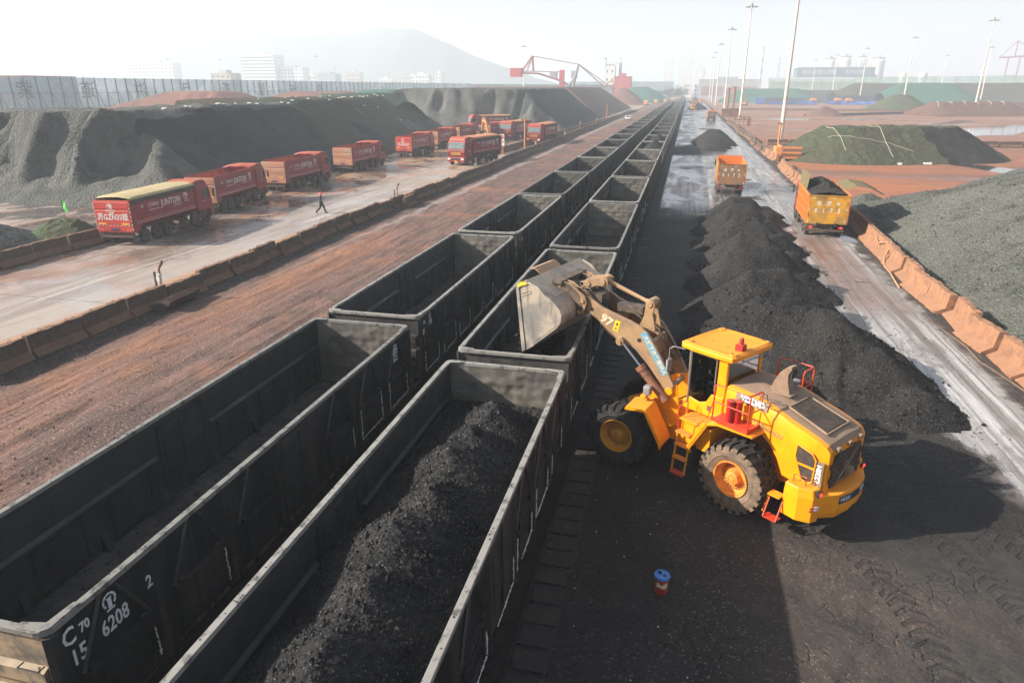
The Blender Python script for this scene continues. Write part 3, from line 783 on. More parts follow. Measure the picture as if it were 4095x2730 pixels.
for i, s in enumerate(('载重 70t', '自重 23.8t', '容积 77m³', '换长 1.2', '定检 09.3')):
    sidetext(L1, s, 12.05, 2.85-.11*i, .09, .9)
for c_ in L1.children:
    if c_.name.startswith('end_wall'):
        c_.material_slots[1].link = 'OBJECT'; c_.material_slots[1].material = M_['wag_end_tan']
L2 = WAG['L', 2]
sidetext(L2, 'C', .32, 2.78, .28, .7); sidetext(L2, '70E', .56, 2.78, .15, .7); sidetext(L2, '185', .44, 2.48, .28, .72)
sidetext(L2, '1743', 1.12, 2.62, .26, .6); rail_emblem(L2, 1.08, 2.88, .09)
L3 = WAG['L', 3]
sidetext(L3, 'C70E', .45, 2.75, .22, .7); sidetext(L3, '160', .45, 2.45, .28, .7); sidetext(L3, '5071', 1.12, 2.6, .26, .6)

def residue(par, n, seedv, rimn=120):
    rnd = random.Random(seedv); mb = MB()
    for _ in range(n):
        s = rnd.choice((1, -1)); x = s*1.42*(1-rnd.random()**2.2*.9); y = rnd.uniform(.2, WL-.2) if rnd.random() < .7 else rnd.choice((.25, WL-.3))+rnd.uniform(-.1, .6)*0
        mb.rock((x, y, ZB+.008), .01+.035*rnd.random()**3)
    for _ in range(rimn):
        s = rnd.choice((1, -1)); mb.rock((s*(WX-.02-.09*rnd.random()), rnd.uniform(.1, WL-.1), ZT+.004), .005+.014*rnd.random()**2)
    mb.obj('coal_residue', M_['coalfresh'], par, kind='stuff')
for i, kk in enumerate((('L',1),('L',2),('L',3),('R',1),('R',3),('R',4))): residue(WAG[kk], 700 if kk != ('R',1) else 1, 90+i)
# coal in the wagons -------------------------------------------------------
def coal_load(k, label, heaps, base, n, dx=.05, crest=.1):
    o = WAG['R', k].location; x0, y0 = o.x, o.y
    def h(x, y):
        z = base
        for (cx, cy, hh, rx, ry) in heaps:
            d = sqrt(((x-cx)/rx)**2+((y-cy)/ry)**2)
            z = max(z, hh - d*.72*1.0)
        return z
    def hz(x, y):
        w1 = .10*nz(x, y, 1.1, 5+k, 3)
        zz = h(x+w1, y+w1*1.5)
        return min(zz, 3.36 if k < 7 else 3.85) + .035*nz(x, y, 4, 2, 3) + .018*nz(x, y, 13, 4, 2)
    mb = MB()
    xs = fr(-1.49, 1.49, dx); ys = fr(.12, WL-.12, dx); nx = len(xs)
    H = [[hz(x, y) for x in xs] for y in ys]
    mb.add([(x, y, H[j][i]) for j, y in enumerate(ys) for i, x in enumerate(xs)], [(j*nx+i, j*nx+i+1, (j+1)*nx+i+1, (j+1)*nx+i) for j in range(len(ys)-1) for i in range(nx-1)])
    rnd = random.Random(k)
    for _ in range(n):
        x = rnd.uniform(-1.45, 1.45); y = rnd.uniform(.2, WL-.2); r = .011+.03*rnd.random()**3+.055*rnd.random()**14
        mb.rock((x, y, hz(x, y)+r*.2), r)
    ob = mb.obj('coal_load', M_['coalfresh'], None, loc=(x0, y0, 0)); tag(ob, label, 'coal')
    return ob
coal_load(1, 'long uneven heap of black coal filling the nearest wagon', [(.15,11.2,3.02,1,1.15),(.05,8.6,3.22,1,1.5),(-.05,5.9,3.25,1,1.5),(.0,3.1,3.2,1,1.6),(.1,.9,3.15,1,1.4),(.1,7.3,3.08,1,1.5),(0,4.6,3.1,1,1.5),(0,2,3.1,1,1.4),(0,10,2.95,1,1.3)], 2.05, 9000, .045)
coal_load(2, 'black coal gathering at the near end of the wagon under the raised bucket', [(.3,3.5,2.3,1,1.5),(.7,1.6,2.0,1,1.2)], 1.35, 1500, .08)
coal_load(7, 'peaked heap of coal in the wagon two short of the far heap', [(.5,6,3.9,.9,2.0),(.2,3,3.3,.9,1.5),(-.2,9.5,3.2,.9,1.6)], 1.9, 0, .12)
coal_load(8, 'farther peaked heap of coal, in the wagon beyond the first peaked one', [(.4,5,3.9,.9,2.0),(.3,9,3.5,.9,1.8)], 1.8, 0, .12)
# ---------------------------------------------------------------- wheel loader
LD = thing('wheel_loader', 'big yellow wheel loader tipping its raised bucket into the wagon', 'wheel loader', (6.85, 16.68, 0), radians(142.7), 'yellow wheel loaders')
FR = Matrix.Translation((1.98, 0, 0)) @ Matrix.Rotation(radians(18), 4, 'Z') @ Matrix.Translation((1.98, 0, 0))
def tyre_mesh(s, M, matt, dusty):
    """s=+1 left / -1 right; axis y"""
    t = MB(M); Rr = .93; w = .35
    prof = [(-.20, .47), (-.30, .50), (-w, .62), (-w-.01, .74), (-w+.03, .84), (-.24, .885), (0, .895), (.24, .885), (w-.03, .84), (w+.01, .74), (w, .62), (.30, .50), (.20, .47)]
    t.lathe(prof[:5], 48, 'y'); t.lathe(prof[4:9], 48, 'y', 1); t.lathe(prof[8:], 48, 'y')
    t.lathe([(w+.001, .615), (w+.014, .64), (w+.002, .665)], 40, 'y'); t.lathe([(-w-.001, .615), (-w-.014, .64), (-w-.002, .665)], 40, 'y')
    n = 24
    for k in range(n):
        for h in (0, 1):
            a = 2*pi*(k+.5*h)/n; sg = 1 if h else -1
            def P(r, yy, da): return (r*cos(a+da), yy, r*sin(a+da))
            r0, r1 = .87, .935
            da = .085
            pts = [(-.01*sg, -da*.2), (sg*.12, -da*.9), (sg*.24, -da*1.1), (sg*.345, -da*1.25), (sg*.345, da*.35), (sg*.24, da*.35), (sg*.12, da*.55), (-.01*sg, da*1.1)]
            vs = [P(r0, p[0], p[1]) for p in pts] + [P(r1 if abs(p[0]) < .3 else r1-.035, p[0], p[1]) for p in pts]
            m = len(pts); f = [list(range(m, 2*m))] + [(i, (i+1) % m, m+(i+1) % m, m+i) for i in range(m)]
            t.add(vs, f, 1)
            # lug foot on the side wall
            t.add([P(.90, sg*.335, -da*1.25), P(.90, sg*.335, da*.35), P(.78, sg*.372, da*.2), P(.78, sg*.372, -da*1.0), P(.90, sg*.372, -da*1.25), P(.90, sg*.372, da*.35)],
                  [(0,1,5,4), (4,5,2,3), (1,2,5), (0,4,3)])
    return t
def loader_wheel(M, s, dusty):
    rim = MB(M)
    o = s*.02
    pr = [(.30, .485), (.335, .475), (.325, .44), (.25, .425), (.18, .41), (.13, .39), (.10, .36), (.10, .27)]
    rim.lathe([(s*a, r) for a, r in pr], 40, 'y')
    rim.lathe([(s*.10, .28), (s*.10, .20), (s*.17, .185), (s*.25, .17), (s*.265, .14), (s*.265, .0)], 28, 'y', 0)
    for k in range(24):
        a = 2*pi*k/24; rim.cbox((.315*cos(a), s*.115, .315*sin(a)), (.03, .03, .03), 1)
    for k in range(8):
        a = 2*pi*k/8; rim.cbox((.085*cos(a), s*.268, .085*sin(a)), (.025, .012, .025), 1)
    w = rim.obj('wheel', [M_['rimo'] if dusty else M_['rimy'], M_['rust']], LD, smooth=False, angle=35)
    t = tyre_mesh(s, M, None, dusty)
    t.obj('tyre', [M_['tyred'] if dusty else M_['tyre'], M_['tyre']], w, angle=30)
for s in (1, -1):
    loader_wheel(Matrix.Translation((.08, s*1.13, .92)), s, True)
    loader_wheel(FR @ Matrix.Translation((0, s*1.13, .92)), s, False)
# axles and chassis
c = MB()
c.tube([(.08,-.9,.9),(.08,.9,.9)], .2, 14); c.cbox((.08,0,.9), (.6,.6,.55))
c.box(-1.5, 1.6, -.42, .42, .85, 1.5); c.prism([(1.2,.7),(1.95,.85),(2.0,1.9),(1.2,2.0)], -.35, .35, 'y')
c.obj('rear_frame', M_['yel2'], LD, bevel=.02)
c = MB(FR); c.tube([(0,-.9,.9),(0,.9,.9)], .2, 14); c.cbox((0,0,.9), (.6,.6,.55))
c.prism([(-1.8,.75),(-.4,.7),(.35,1.0),(.4,1.35),(-.3,1.7),(-1.6,1.8)], -.40, .40, 'y')
for s in (1, -1):
    c.prism([(-.45,1.72),(-.61,2.09),(-.78,2.27),(-1.01,2.39),(-1.33,2.43),(-1.36,2.12),(-1.42,1.87),(-1.4,1.25),(-.9,.95),(-.3,1.0),(-.1,1.45)], s*.50-.035, s*.50+.035, 'y')
    c.tube([(-1.12, s*.53, 2.24), (-1.12, s*.62, 2.24)], .11, 20)
    c.prism([(-.75,1.95),(-.4,1.75),(-.4,1.66),(-.75,1.66)], s*.54, s*1.0, 'y')
c.obj('front_frame', M_['yel'], LD, bevel=.015)
c = MB(FR)
for s in (1, -1): c.tube([(-.93, s*.531, 2.02), (-.93, s*.542, 2.02)], .095, 20)
c.obj('frame_opening', M_['blk'], LD)
# articulation joint area with hoses
c = MB(); c.tube([(1.98,0,.7),(1.98,0,2.0)], .14, 14); c.cbox((2.0,0,1.3), (.5,.5,.2))
for k in range(9):
    y = -.35+.085*k
    c.tube([(1.5, y, 1.75+.1*sin(k)), (1.9, y*.8, 2.15+.15*cos(k*2)), (2.3, y*.9, 2.1), (2.7, y, 1.8)], .022, 6)
c.obj('articulation_joint', M_['blk'], LD)
# front fenders
for s in (1, -1):
    c = MB(FR); th = .03
    out = [(-.12,1.90),(-.27,1.93),(-.83,1.96),(-1.29,1.12),(-1.34,.98)]
    pts = out[1:]
    vs = []
    for (a, z) in pts: vs += [(a, s*1.50, z), (a, s*.80, z+.03)]
    for (a, z) in pts: vs += [(a+.02, s*1.50, z-th), (a+.02, s*.80, z+.03-th)]
    m = len(pts)*2; f = []
    for i in range(len(pts)-1):
        k = 2*i; f += [(k, k+1, k+3, k+2), (m+k, m+k+2, m+k+3, m+k+1), (k, k+2, m+k+2, m+k), (k+1, m+k+1, m+k+3, k+3)]
    f += [(0, m, m+1, 1), (m-2, m-1, 2*m-1, 2*m-2)]
    c.add(vs, f)
    for i in range(len(pts)-1):
        (a0, z0), (a1, z1) = pts[i], pts[i+1]
        c.add([(a0, s*1.502, z0+.01), (a1, s*1.502, z1+.01), (a1+.03, s*1.502, z1-.09), (a0+.03, s*1.502, z0-.09)], [(0,1,2,3)])
    c.obj('front_fender', M_['yel'], LD)
    c = MB(FR); c.prism([(-1.33,1.0),(-1.36,1.0),(-1.27,.42),(-1.22,.42)], s*.85, s*1.42, 'y')
    c.obj('mud_flap', M_['blk'], LD)
    c = MB(FR); c.cbox((-.62, s*.86, 2.26), (.2,.22,.26)); c.cbox((-.56, s*.9, 2.1), (.16,.3,.1), 1)
    c.obj('work_light', [M_['lamp'], M_['yel']], LD, bevel=.03)
# boom: two arms and cross tube
arm = [(1.56,4.24),(1.70,4.36),(1.66,4.49),(1.45,4.52),(1.2,4.40),(.96,4.27),(.45,4.12),(.1,4.03),(-.22,3.91),(-.40,3.77),(-.52,3.63),(-.8,3.22),(-1.24,2.44),(-1.2,2.2),(-1.0,2.18),(-.89,2.38),(-.46,2.88),(-.1,3.22),(.02,3.30),(.41,3.38),(.77,3.55),(1.06,3.85),(1.43,4.07)]
c = MB(FR)
for s in (1, -1): c.prism(arm, s*.55-.05, s*.55+.05, 'y')
c.tube([(.75,-.52,3.86),(.75,.52,3.86)], .16, 16); c.tube([(1.55,-.6,4.38),(1.55,.6,4.38)], .075, 12); c.tube([(-1.12,-.6,2.28),(-1.12,.6,2.28)], .08, 12)
c.cbox((-.55,0,3.35), (.12,1.0,.5))
c.obj('boom', M_['boom'], LD, bevel=.012)
c = MB(FR)
for s in (1, -1):
    for a, z, r in ((1.30,4.18,.055),(-.17,3.54,.062)): c.tube([(a, s*.601, z), (a, s*.605, z)], r, 18)
c.obj('boom_hole', M_['blk'], LD)
# coupler plates
cp = [(2.40,4.66),(2.36,4.80),(2.23,4.88),(1.95,4.85),(1.72,4.70),(1.50,4.56),(1.43,4.36),(1.52,4.02),(1.68,3.97),(1.80,4.20),(2.10,4.52),(2.32,4.60)]
c = MB(FR)
for s in (1, -1):
    c.prism(cp, s*.47-.03, s*.47+.03, 'y'); c.prism(cp, s*.68-.025, s*.68+.025, 'y')
    for a, z in ((2.3,4.70),(1.56,4.40),(1.66,4.06)): c.tube([(a, s*.42, z), (a, s*.74, z)], .06, 14)
c.box(1.6, 2.2, -.45, .45, 4.35, 4.42); c.tube([(1.75,-.5,4.66),(1.75,.5,4.66)], .07, 12)
c.obj('coupler', M_['boom'], LD, bevel=.008)
c = MB(FR)
for s in (1, -1):
    c.tube([(2.02, s*.722, 4.70), (2.02, s*.728, 4.70)], .06, 18)
for k in range(12):
    y = -.42+.075*k; c.tube([(1.2, y, 4.2), (1.5, y+.05, 4.62+.1*sin(k*2)), (1.9, y, 4.72+.08*cos(k)), (2.2, y-.05, 4.6)], .025, 6)
c.cbox((1.3,.1,4.45), (.35,.5,.22)); c.cbox((.4,-.1,4.2), (.8,.35,.2)); c.tube([(.2,.15,4.15),(-.6,.15,3.7),(-1.1,.15,3.0)], .035, 6); c.tube([(.2,-.2,4.15),(-.6,-.2,3.7),(-1.1,-.2,3.0)], .035, 6)
c.obj('hydraulic_hose', M_['boomd'], LD)
# linkage: lever, rod, link
c = MB(FR)
lev = [(-.25,4.62),(-.36,4.56),(-.40,4.46),(-.36,4.2),(-.47,3.78),(-.40,3.6),(.02,3.6),(.03,3.78),(-.10,4.1),(-.13,4.36),(-.14,4.54)]
for s in (1, -1): c.prism(lev, s*.2-.03, s*.2+.03, 'y')
for a, z in ((-.25,4.48),(-.2,3.72)): c.tube([(a,-.26,z),(a,.26,z)], .085, 16)
c.obj('lift_lever', M_['boom'], LD, bevel=.01)
c = MB(FR); c.tube([(-.25,.06,4.48),(-.05,.06,4.53),(1.0,.06,4.88),(1.15,.06,4.92)], [.10,.055,.065,.11], 10)
c.tube([(-.25,-.1,4.48),(-.25,.2,4.48)], .13, 18); c.tube([(1.15,-.06,4.92),(1.15,.2,4.92)], .13, 18)
c.obj('tilt_rod', M_['boom'], LD, smooth=False, angle=40)
c = MB(FR)
lk = [(1.15,5.06),(1.02,5.0),(1.0,4.86),(1.12,4.79),(1.35,4.78),(1.62,4.66),(1.75,4.70),(1.78,4.84),(1.66,4.94),(1.40,5.0)]
for s in (1, -1): c.prism(lk, .06+s*.2-.025, .06+s*.2+.025, 'y')
for a, z in ((1.15,4.92),(1.62,4.80)): c.tube([(a,-.2,z),(a,.32,z)], .08, 16)
c.obj('tilt_link', M_['boom'], LD, bevel=.01)
# lift cylinders
for s in (1, -1):
    d = Vector((-.98, 0, -1.0)).normalized()
    p0 = Vector((.35, s*.66, 3.44)); c = MB(FR)
    c.tube([p0+d*.9, p0+d*2.05], .12, 18); c.tube([p0+d*.86, p0+d*1.0], .145, 18); c.tube([p0+d*1.12, p0+d*1.16], .135, 18)
    cy = c.obj('lift_cylinder', M_['cylr'], LD, angle=35)
    c = MB(FR); c.tube([p0, p0+d*1.0], .05, 14); c.obj('cylinder_rod', M_['chrome'], cy, angle=35)
    c = MB(FR); c.tube([p0+Vector((0,-.09,0)), p0+Vector((0,.09,0))], .115, 18); c.tube([p0+Vector((0,-.1*s,0)), p0+Vector((0,.12*s,0))], .06, 14)
    c.obj('cylinder_eye', M_['boom'], cy, angle=35)
# markings on the near arm
def arm_m(a, z, ax=(1,0,-.0), up=(0,0,1), off=.604): return FR @ frame((a, off, z), ax, up)
dirb = Vector((-.97, 0, -.30)); 
text('97', .36, FR @ frame((.84, .603, 3.93), (-.86,0,-.42), (-.42,0,.86)), M_['cream'], LD, 'fleet_number', .003, bold=.012)
c = MB(FR @ frame((.52, .603, 3.83), (-.97,0,-.25), (-.25,0,.97))); c.box(-.08, .08, -.16, .16, 0, .004)
st = c.obj('warning_sticker', M_['stick'], LD)
c = MB(FR @ frame((.52, .6075, 3.83), (-.97,0,-.25), (-.25,0,.97)))
c.prism([(-.05,.02),(.05,.02),(0,.11)], 0, .002, 'z'); c.box(-.045, .045, -.11, -.09, 0, .002); c.box(-.012, .012, -.09, -.04, 0, .002)
c.obj('sticker_symbol', M_['blk'], st)
e1 = Vector((-.32,0,3.70)); e2 = Vector((-.99,0,2.70)); dd = (e2-e1).normalized(); L = (e2-e1).length
pn = Vector((dd.z, 0, -dd.x))
if pn.z < 0: pn = -pn
Ms = FR @ frame(((e1+e2)/2+Vector((0,.603,0))), dd, pn)
c = MB(Ms); c.box(-L/2-.1, L/2, -.10, .10, 0, .003)
bs = c.obj('warning_strip', M_['bluepl'], LD)
for i, ch in enumerate('大臂下方严禁站人'):
    p = e1+dd*(L*(i+.5)/8.0)+Vector((0,.607,0))
    text(ch, .14, FR @ frame(p, dd, pn), M_['cream'], bs, 'lettering', .001, bold=.003)
# bucket ------------------------------------------------------------------
sp = [(3.17,4.81),(3.03,4.95),(2.73,4.97),(2.45,4.87),(2.27,4.68),(2.07,4.54),(1.90,4.45),(1.78,4.33),(1.72,4.18),(1.74,3.98),(1.86,3.79),(2.1,3.58),(2.55,3.19),(2.9,2.92)]
shell = [(3.17,4.81),(2.88,5.02),(2.34,4.72),(2.12,4.60),(1.93,4.47),(1.80,4.32),(1.74,4.15),(1.76,3.96),(1.86,3.80),(2.05,3.63),(2.4,3.33),(2.9,2.93)]
c = MB(FR); cx, cz = 2.6, 4.0
inn = [(a+(cx-a)*.035, z+(cz-z)*.035) for a, z in shell]
n = len(shell); vs = []
for b in (-1.6, 1.6): vs += [(a, b, z) for a, z in shell] + [(a, b, z) for a, z in inn]
f = []
for i in range(n-1):
    f += [(i, i+1, 2*n+i+1, 2*n+i), (n+i, 3*n+i, 3*n+i+1, n+i+1)]
    f += [(i, n+i, n+i+1, i+1), (2*n+i, 2*n+i+1, 3*n+i+1, 3*n+i)]
f += [(0, 2*n, 3*n, n), (n-1, 2*n-1, 4*n-1, 3*n-1)]
c.add(vs, f)
for s in (1, -1):
    c.prism(sp, s*1.6-.02, s*1.6+.02, 'y')
bk = c.obj('bucket', M_['bucket'], LD, bevel=.006)
c = MB(FR)
c.prism([(2.93,2.90),(2.98,2.86),(2.62,3.17),(2.58,3.14)], -1.64, 1.64, 'y')
for s in (1, -1):
    c.prism([(3.19,4.82),(3.10,4.86),(2.86,2.98),(2.97,2.88)], s*1.622 if s > 0 else -1.65, 1.65 if s > 0 else -1.622, 'y')
    c.prism([(2.62,3.22),(2.64,3.26),(1.86,3.92),(1.84,3.88)], s*1.622 if s > 0 else -1.635, 1.635 if s > 0 else -1.622, 'y')
c.obj('cutting_edge', M_['bucket'], bk)
c = MB(FR); c.prism([(3.10,4.79),(3.14,4.87),(2.98,4.965),(2.86,4.965),(2.80,4.93),(2.98,4.86)], 1.652, 1.662, 'y'); c.prism([(3.14,4.87),(2.98,4.985),(2.95,4.965),(3.1,4.85)], 1.40, 1.66, 'y')
c.obj('corner_flash', M_['stick'], bk)
c = MB(FR); c.prism([(3.02,4.62),(2.72,4.76),(2.68,4.68),(2.98,4.54)], 1.622, 1.636, 'y')
bp_ = c.obj('name_plate', M_['bucket'], LD)
c = MB(FR); 
for i in range(7):
    a = 2.99-.035*i; c.box(a-.02, a-.004, 1.6365, 1.641, 4.60+.016*i, 4.64+.016*i)
c.obj('plate_relief', M_['boomd'], bp_)
# spill guard (bent plate on the lip) and back ribs
c = MB(FR)
c.prism([(3.14,4.80),(3.17,4.83),(3.42,5.02),(3.60,4.96),(3.60,4.93),(3.42,4.98)], -1.0, .25, 'y')
c.obj('spill_guard', M_['boom'], bk)
c = MB(FR)
for s in (1, -1):
    for b in (.45, .70):
        c.prism([(2.36,4.70),(2.42,4.90),(2.05,4.86),(1.70,4.6),(1.55,4.2),(1.62,3.95),(1.80,3.90),(1.74,4.15),(1.80,4.34),(1.95,4.50),(2.15,4.63)], s*b-.02, s*b+.02, 'y')
c.box(2.2, 2.5, -.8, .8, 4.80, 4.90)
c.obj('bucket_bracket', M_['boomd'], bk)
# rear body ---------------------------------------------------------------
secs = [ # a, zt, half-width top, half-width mid, z bottom
 (.86, 3.02, .60, .84, 2.05), (.4, 3.02, .64, .88, 2.16), (0, 2.99, .66, .92, 2.20), (-.30, 2.95, .67, .94, 2.14), (-.55, 2.88, .68, .95, 1.98), (-.78, 2.81, .69, .955, 1.70), (-.95, 2.75, .70, .95, 1.34), (-1.3, 2.66, .70, .94, 1.30), (-1.68, 2.54, .70, .92, 1.30), (-1.86, 2.46, .69, .87, 1.30), (-1.95, 2.34, .66, .84, 1.30)]
def sec(a, zt, w0, w1, zb):
    return [(a, w1-.02, zb), (a, w1, zb+(zt-zb)*.35), (a, w1-.02, zt-.26), (a, w0+.17, zt-.045), (a, w0+.05, zt-.005), (a, w0-.16, zt-.01), (a, .18, zt+.015), (a, -.18, zt+.015), (a, -(w0-.16), zt-.01), (a, -(w0+.05), zt-.005), (a, -(w0+.17), zt-.045), (a, -(w1-.02), zt-.26), (a, -w1, zb+(zt-zb)*.35), (a, -(w1-.02), zb)]
c = MB(); S = [sec(*q) for q in secs]; m = 14
vs = [p for q in S for p in q]; o0 = 0
c.v = [Vector(p) for p in vs]
for i in range(len(S)-1):
    for k in range(m-1):
        c.f.append([i*m+k, i*m+k+1, (i+1)*m+k+1, (i+1)*m+k]); c.m.append(1 if 4 <= k <= 8 else 0)
c.f.append([(len(S)-1)*m+k for k in range(m)]); c.m.append(0)
c.f.append([k for k in range(m)][::-1]); c.m.append(0)
hood = c.obj('engine_hood', [M_['yel'], M_['hood']], LD, angle=28)
# rear grille
c = MB()
def plate(pts, a0, a1, mi=0): c.prism(pts, a0, a1, 'x', mi)
gr = [(-.66,1.36),(-.66,1.5),(-.73,1.5),(-.73,1.62),(-.66,1.62),(-.66,1.84),(-.74,1.84),(-.74,1.98),(-.64,1.98),(-.60,2.18),(-.3,2.22),(-.26,2.17),(.26,2.17),(.3,2.22),(.60,2.18),(.64,1.98),(.74,1.98),(.74,1.84),(.66,1.84),(.66,1.62),(.73,1.62),(.73,1.5),(.66,1.5),(.66,1.36)]
plate(gr, -2.0, -1.953)
g1 = c.obj('radiator_grille', M_['grille'], LD, bevel=.006)
c = MB()
c.tube([(-2.01,.42,1.42),(-2.01,-.42,2.1)], .014, 6); c.lathe([(-2.02,.085),(-2.02,.105),(-2.0,.105)], 24, 'x', 0, Matrix.Translation((0,.02,1.78)))
c.cbox((-2.06,-.06,1.6), (.12,.2,.2)); c.cbox((-2.02,0,1.78),(.02,.19,.03)); c.box(-2.015,-2.0,-.5,.5,1.40,1.44)
c.obj('grille_emblem', M_['hood'], g1)
for b in (.52, -.52, 0):
    c = MB(); k = .6 if b == 0 else .72
    c.prism([(-1.90,2.37),(-2.02,2.37),(-2.02,2.27),(-1.92,2.26)], b-.09*k, b+.09*k, 'y')
    l = c.obj('rear_lamp' if b else 'rear_camera', M_['hood'], LD, bevel=.012)
    c = MB(); c.cbox((-2.023,b,2.32), (.008,.12*k,.09*k)); c.obj('lens', M_['glassb'] if b else M_['blk'], l)
c = MB(); 
def onhood(a, b, dz=.0):
    for i in range(len(secs)-1):
        if secs[i][0] >= a >= secs[i+1][0]:
            t = (secs[i][0]-a)/(secs[i][0]-secs[i+1][0]); z = secs[i][1]*(1-t)+secs[i+1][1]*t
            return (a, b, z+.018+dz-(.0 if abs(b) < .2 else (abs(b)-.2)*.08))
    return (a, b, 2.5)
P = [onhood(-.70,.42,.045), onhood(-.70,-.42,.045), onhood(-1.62,-.46,.045), onhood(-1.62,.46,.045)]
c.add(P+[(p[0],p[1],p[2]-.05) for p in P], [(0,3,2,1),(0,1,5,4),(1,2,6,5),(2,3,7,6),(3,0,4,7)])
c.obj('hood_vent', M_['grille'], hood)
c = MB(); P = [(-.66,.47),(-.66,-.47),(-1.67,-.51),(-1.67,.51)]
for i in range(4):
    p, q = onhood(*P[i], .04), onhood(*P[(i+1) % 4], .04); c.tube([p, q], .028, 6)
c.obj('vent_frame', M_['hood'], hood)
# side vent window
c = MB()
win = [(-1.24,2.30),(-1.62,2.20),(-1.72,2.06),(-1.70,1.50),(-1.56,1.42),(-1.42,1.5),(-1.22,2.0)]
c.prism(win, .938, .952, 'y'); c.prism(win, -.952, -.938, 'y')
c.obj('side_vent', M_['grille'], hood)
c = MB()
for s in (1, -1):
    for i in range(len(win)): c.tube([(win[i][0], s*.957, win[i][1]), (win[(i+1) % 7][0], s*.957, win[(i+1) % 7][1])], .018, 6)
    c.cbox((-1.47, s*.955, 1.84), (.46, .02, .05))
c.obj('vent_trim', M_['yel'], hood)
text('VOLVO', .19, frame((.07,.880,2.86), (-1,.03,-.01), (0,-.34,1)), M_['white'], LD, 'maker_name', .004, bold=.012, sx=1.05)
c = MB(frame((.09,.873,2.86), (-1,.03,-.01), (0,-.34,1))); c.box(-.46,.44,-.11,.11,-.01,.003); c.obj('name_band', M_['hood'], LD)
text('12-466-097', .19, frame((-.42,.957,2.36), (-1,0,-.22), (0,-.12,.95)), M_['boom'], LD, 'asset_number', .003)
c = MB(frame((-1.80,.925,1.75), (0,0,1), (1,.12,0))); c.box(-.32,.32,-.10,.10,-.01,.004); c.obj('model_band', M_['hood'], LD)
text('L220H', .17, frame((-1.80,.932,1.75), (0,0,1), (1,.12,0)), M_['white'], LD, 'model_name', .003, bold=.006)
# exhaust fin
c = MB(); b0 = .0
ex = [(.10,2.99),(.02,3.25),(-.10,3.50),(-.26,3.68),(-.38,3.72),(-.40,3.66),(-.33,3.5),(-.34,3.3),(-.44,2.98)]
c.prism(ex, -.13-.02, .13-.02, 'y'); c.box(-.5,.18,-.24,.2,2.985,3.005)
c.obj('exhaust_stack', M_['hood'], LD, bevel=.02)
c = MB(); c.box(-.405,-.365,-.13,.09,3.4,3.66); c.obj('exhaust_mouth', M_['blk'], LD)
c = MB(); c.lathe([(2.95,.1),(3.10,.1),(3.12,.13),(3.16,.13),(3.18,0)], 18, 'z', 0, Matrix.Translation((-.2,-.5,0))); c.obj('air_intake', M_['lamp'], LD, angle=30)
# counterweight and rear platforms
c = MB()
cw = [(-1.3,.0),(-1.3,1.0),(-1.95,1.1),(-2.22,.62),(-2.30,.2),(-2.30,-.2),(-2.22,-.62),(-1.95,-1.1),(-1.3,-1.0)]
c.prism(cw, .80, 1.30, 'z')
cw2 = [(-1.3,.9),(-1.3,-.9),(-1.9,-.95),(-2.16,-.55),(-2.22,0),(-2.16,.55),(-1.9,.95)]
c.prism(cw2[::-1], .62, .80, 'z')
for s in (1, -1):
    q = [(-1.24, s*.92),(-1.24, s*1.30),(-1.62, s*1.34),(-1.92, s*1.20),(-1.98, s*.98),(-1.8, s*.90)]
    if s < 0: q = q[::-1]
    vs = [(a, b, z) for z in (.60, 1.22) for a, b in q]
    vs += [(a+(.05 if a < -1.5 else .0), b*.975, 1.44) for a, b in q]
    n = 6; f = [list(range(n))[::-1], list(range(2*n, 3*n))]
    for r_ in (0, n): f += [(r_+i, r_+(i+1) % n, r_+n+(i+1) % n, r_+n+i) for i in range(n)]
    c.add(vs, f)
cw_o = c.obj('counterweight', M_['yel'], LD, bevel=.022)
for s in (1, -1):
    c = MB(); c.cbox((-1.94, s*1.04, 1.34), (.10,.16,.12)); c.obj('lamp_housing', M_['blk'], cw_o, bevel=.01)
for s in (1, -1):
    c = MB(); c.cbox((-1.994, s*1.04, 1.34), (.01,.09,.06)); c.obj('tail_light', M_['tredl'], cw_o)
# warning strip follows the facets of the bumper
for (p, q, s1) in (((-2.228,.60),(-2.303,.21),'十米之内'), ((-2.305,.19),(-2.305,-.19),''), ((-2.303,-.21),(-2.228,-.60),'严禁进入')):
    d = Vector((q[0]-p[0], q[1]-p[1], 0)); L = d.length; mid = Vector(((p[0]+q[0])/2, (p[1]+q[1])/2, 1.12)); nn = Vector((0,0,1)).cross(d).normalized()
    if nn.x > 0: nn = -nn
    F_ = frame(mid+nn*.004, -d if False else d, (0,0,1))
    x_ = Vector(d).normalized(); z_ = x_.cross(Vector((0,0,1)))
    c = MB(frame(mid+nn*.002, d, (0,0,1))); c.box(-L/2, L/2, -.095, .095, -.003, .003)
    ob = c.obj('warning_strip', M_['navy'], LD)
    if s1: text(s1, .125, frame(mid+nn*.008, d, (0,0,1)), M_['white'], ob, 'lettering', .002, sx=.7, bold=.003)
for col, yy in (('redcan',.07),('white',-.07)):
    c = MB(frame((-1.945,1.165,.98), (-.35,-.93,0), (0,0,1)))
    for k in (0, 1): c.box(-yy-.06, -yy+.06, .03-.07*k, .065-.07*k, 0, .02)
    c.obj('reflector', M_[col], cw_o)
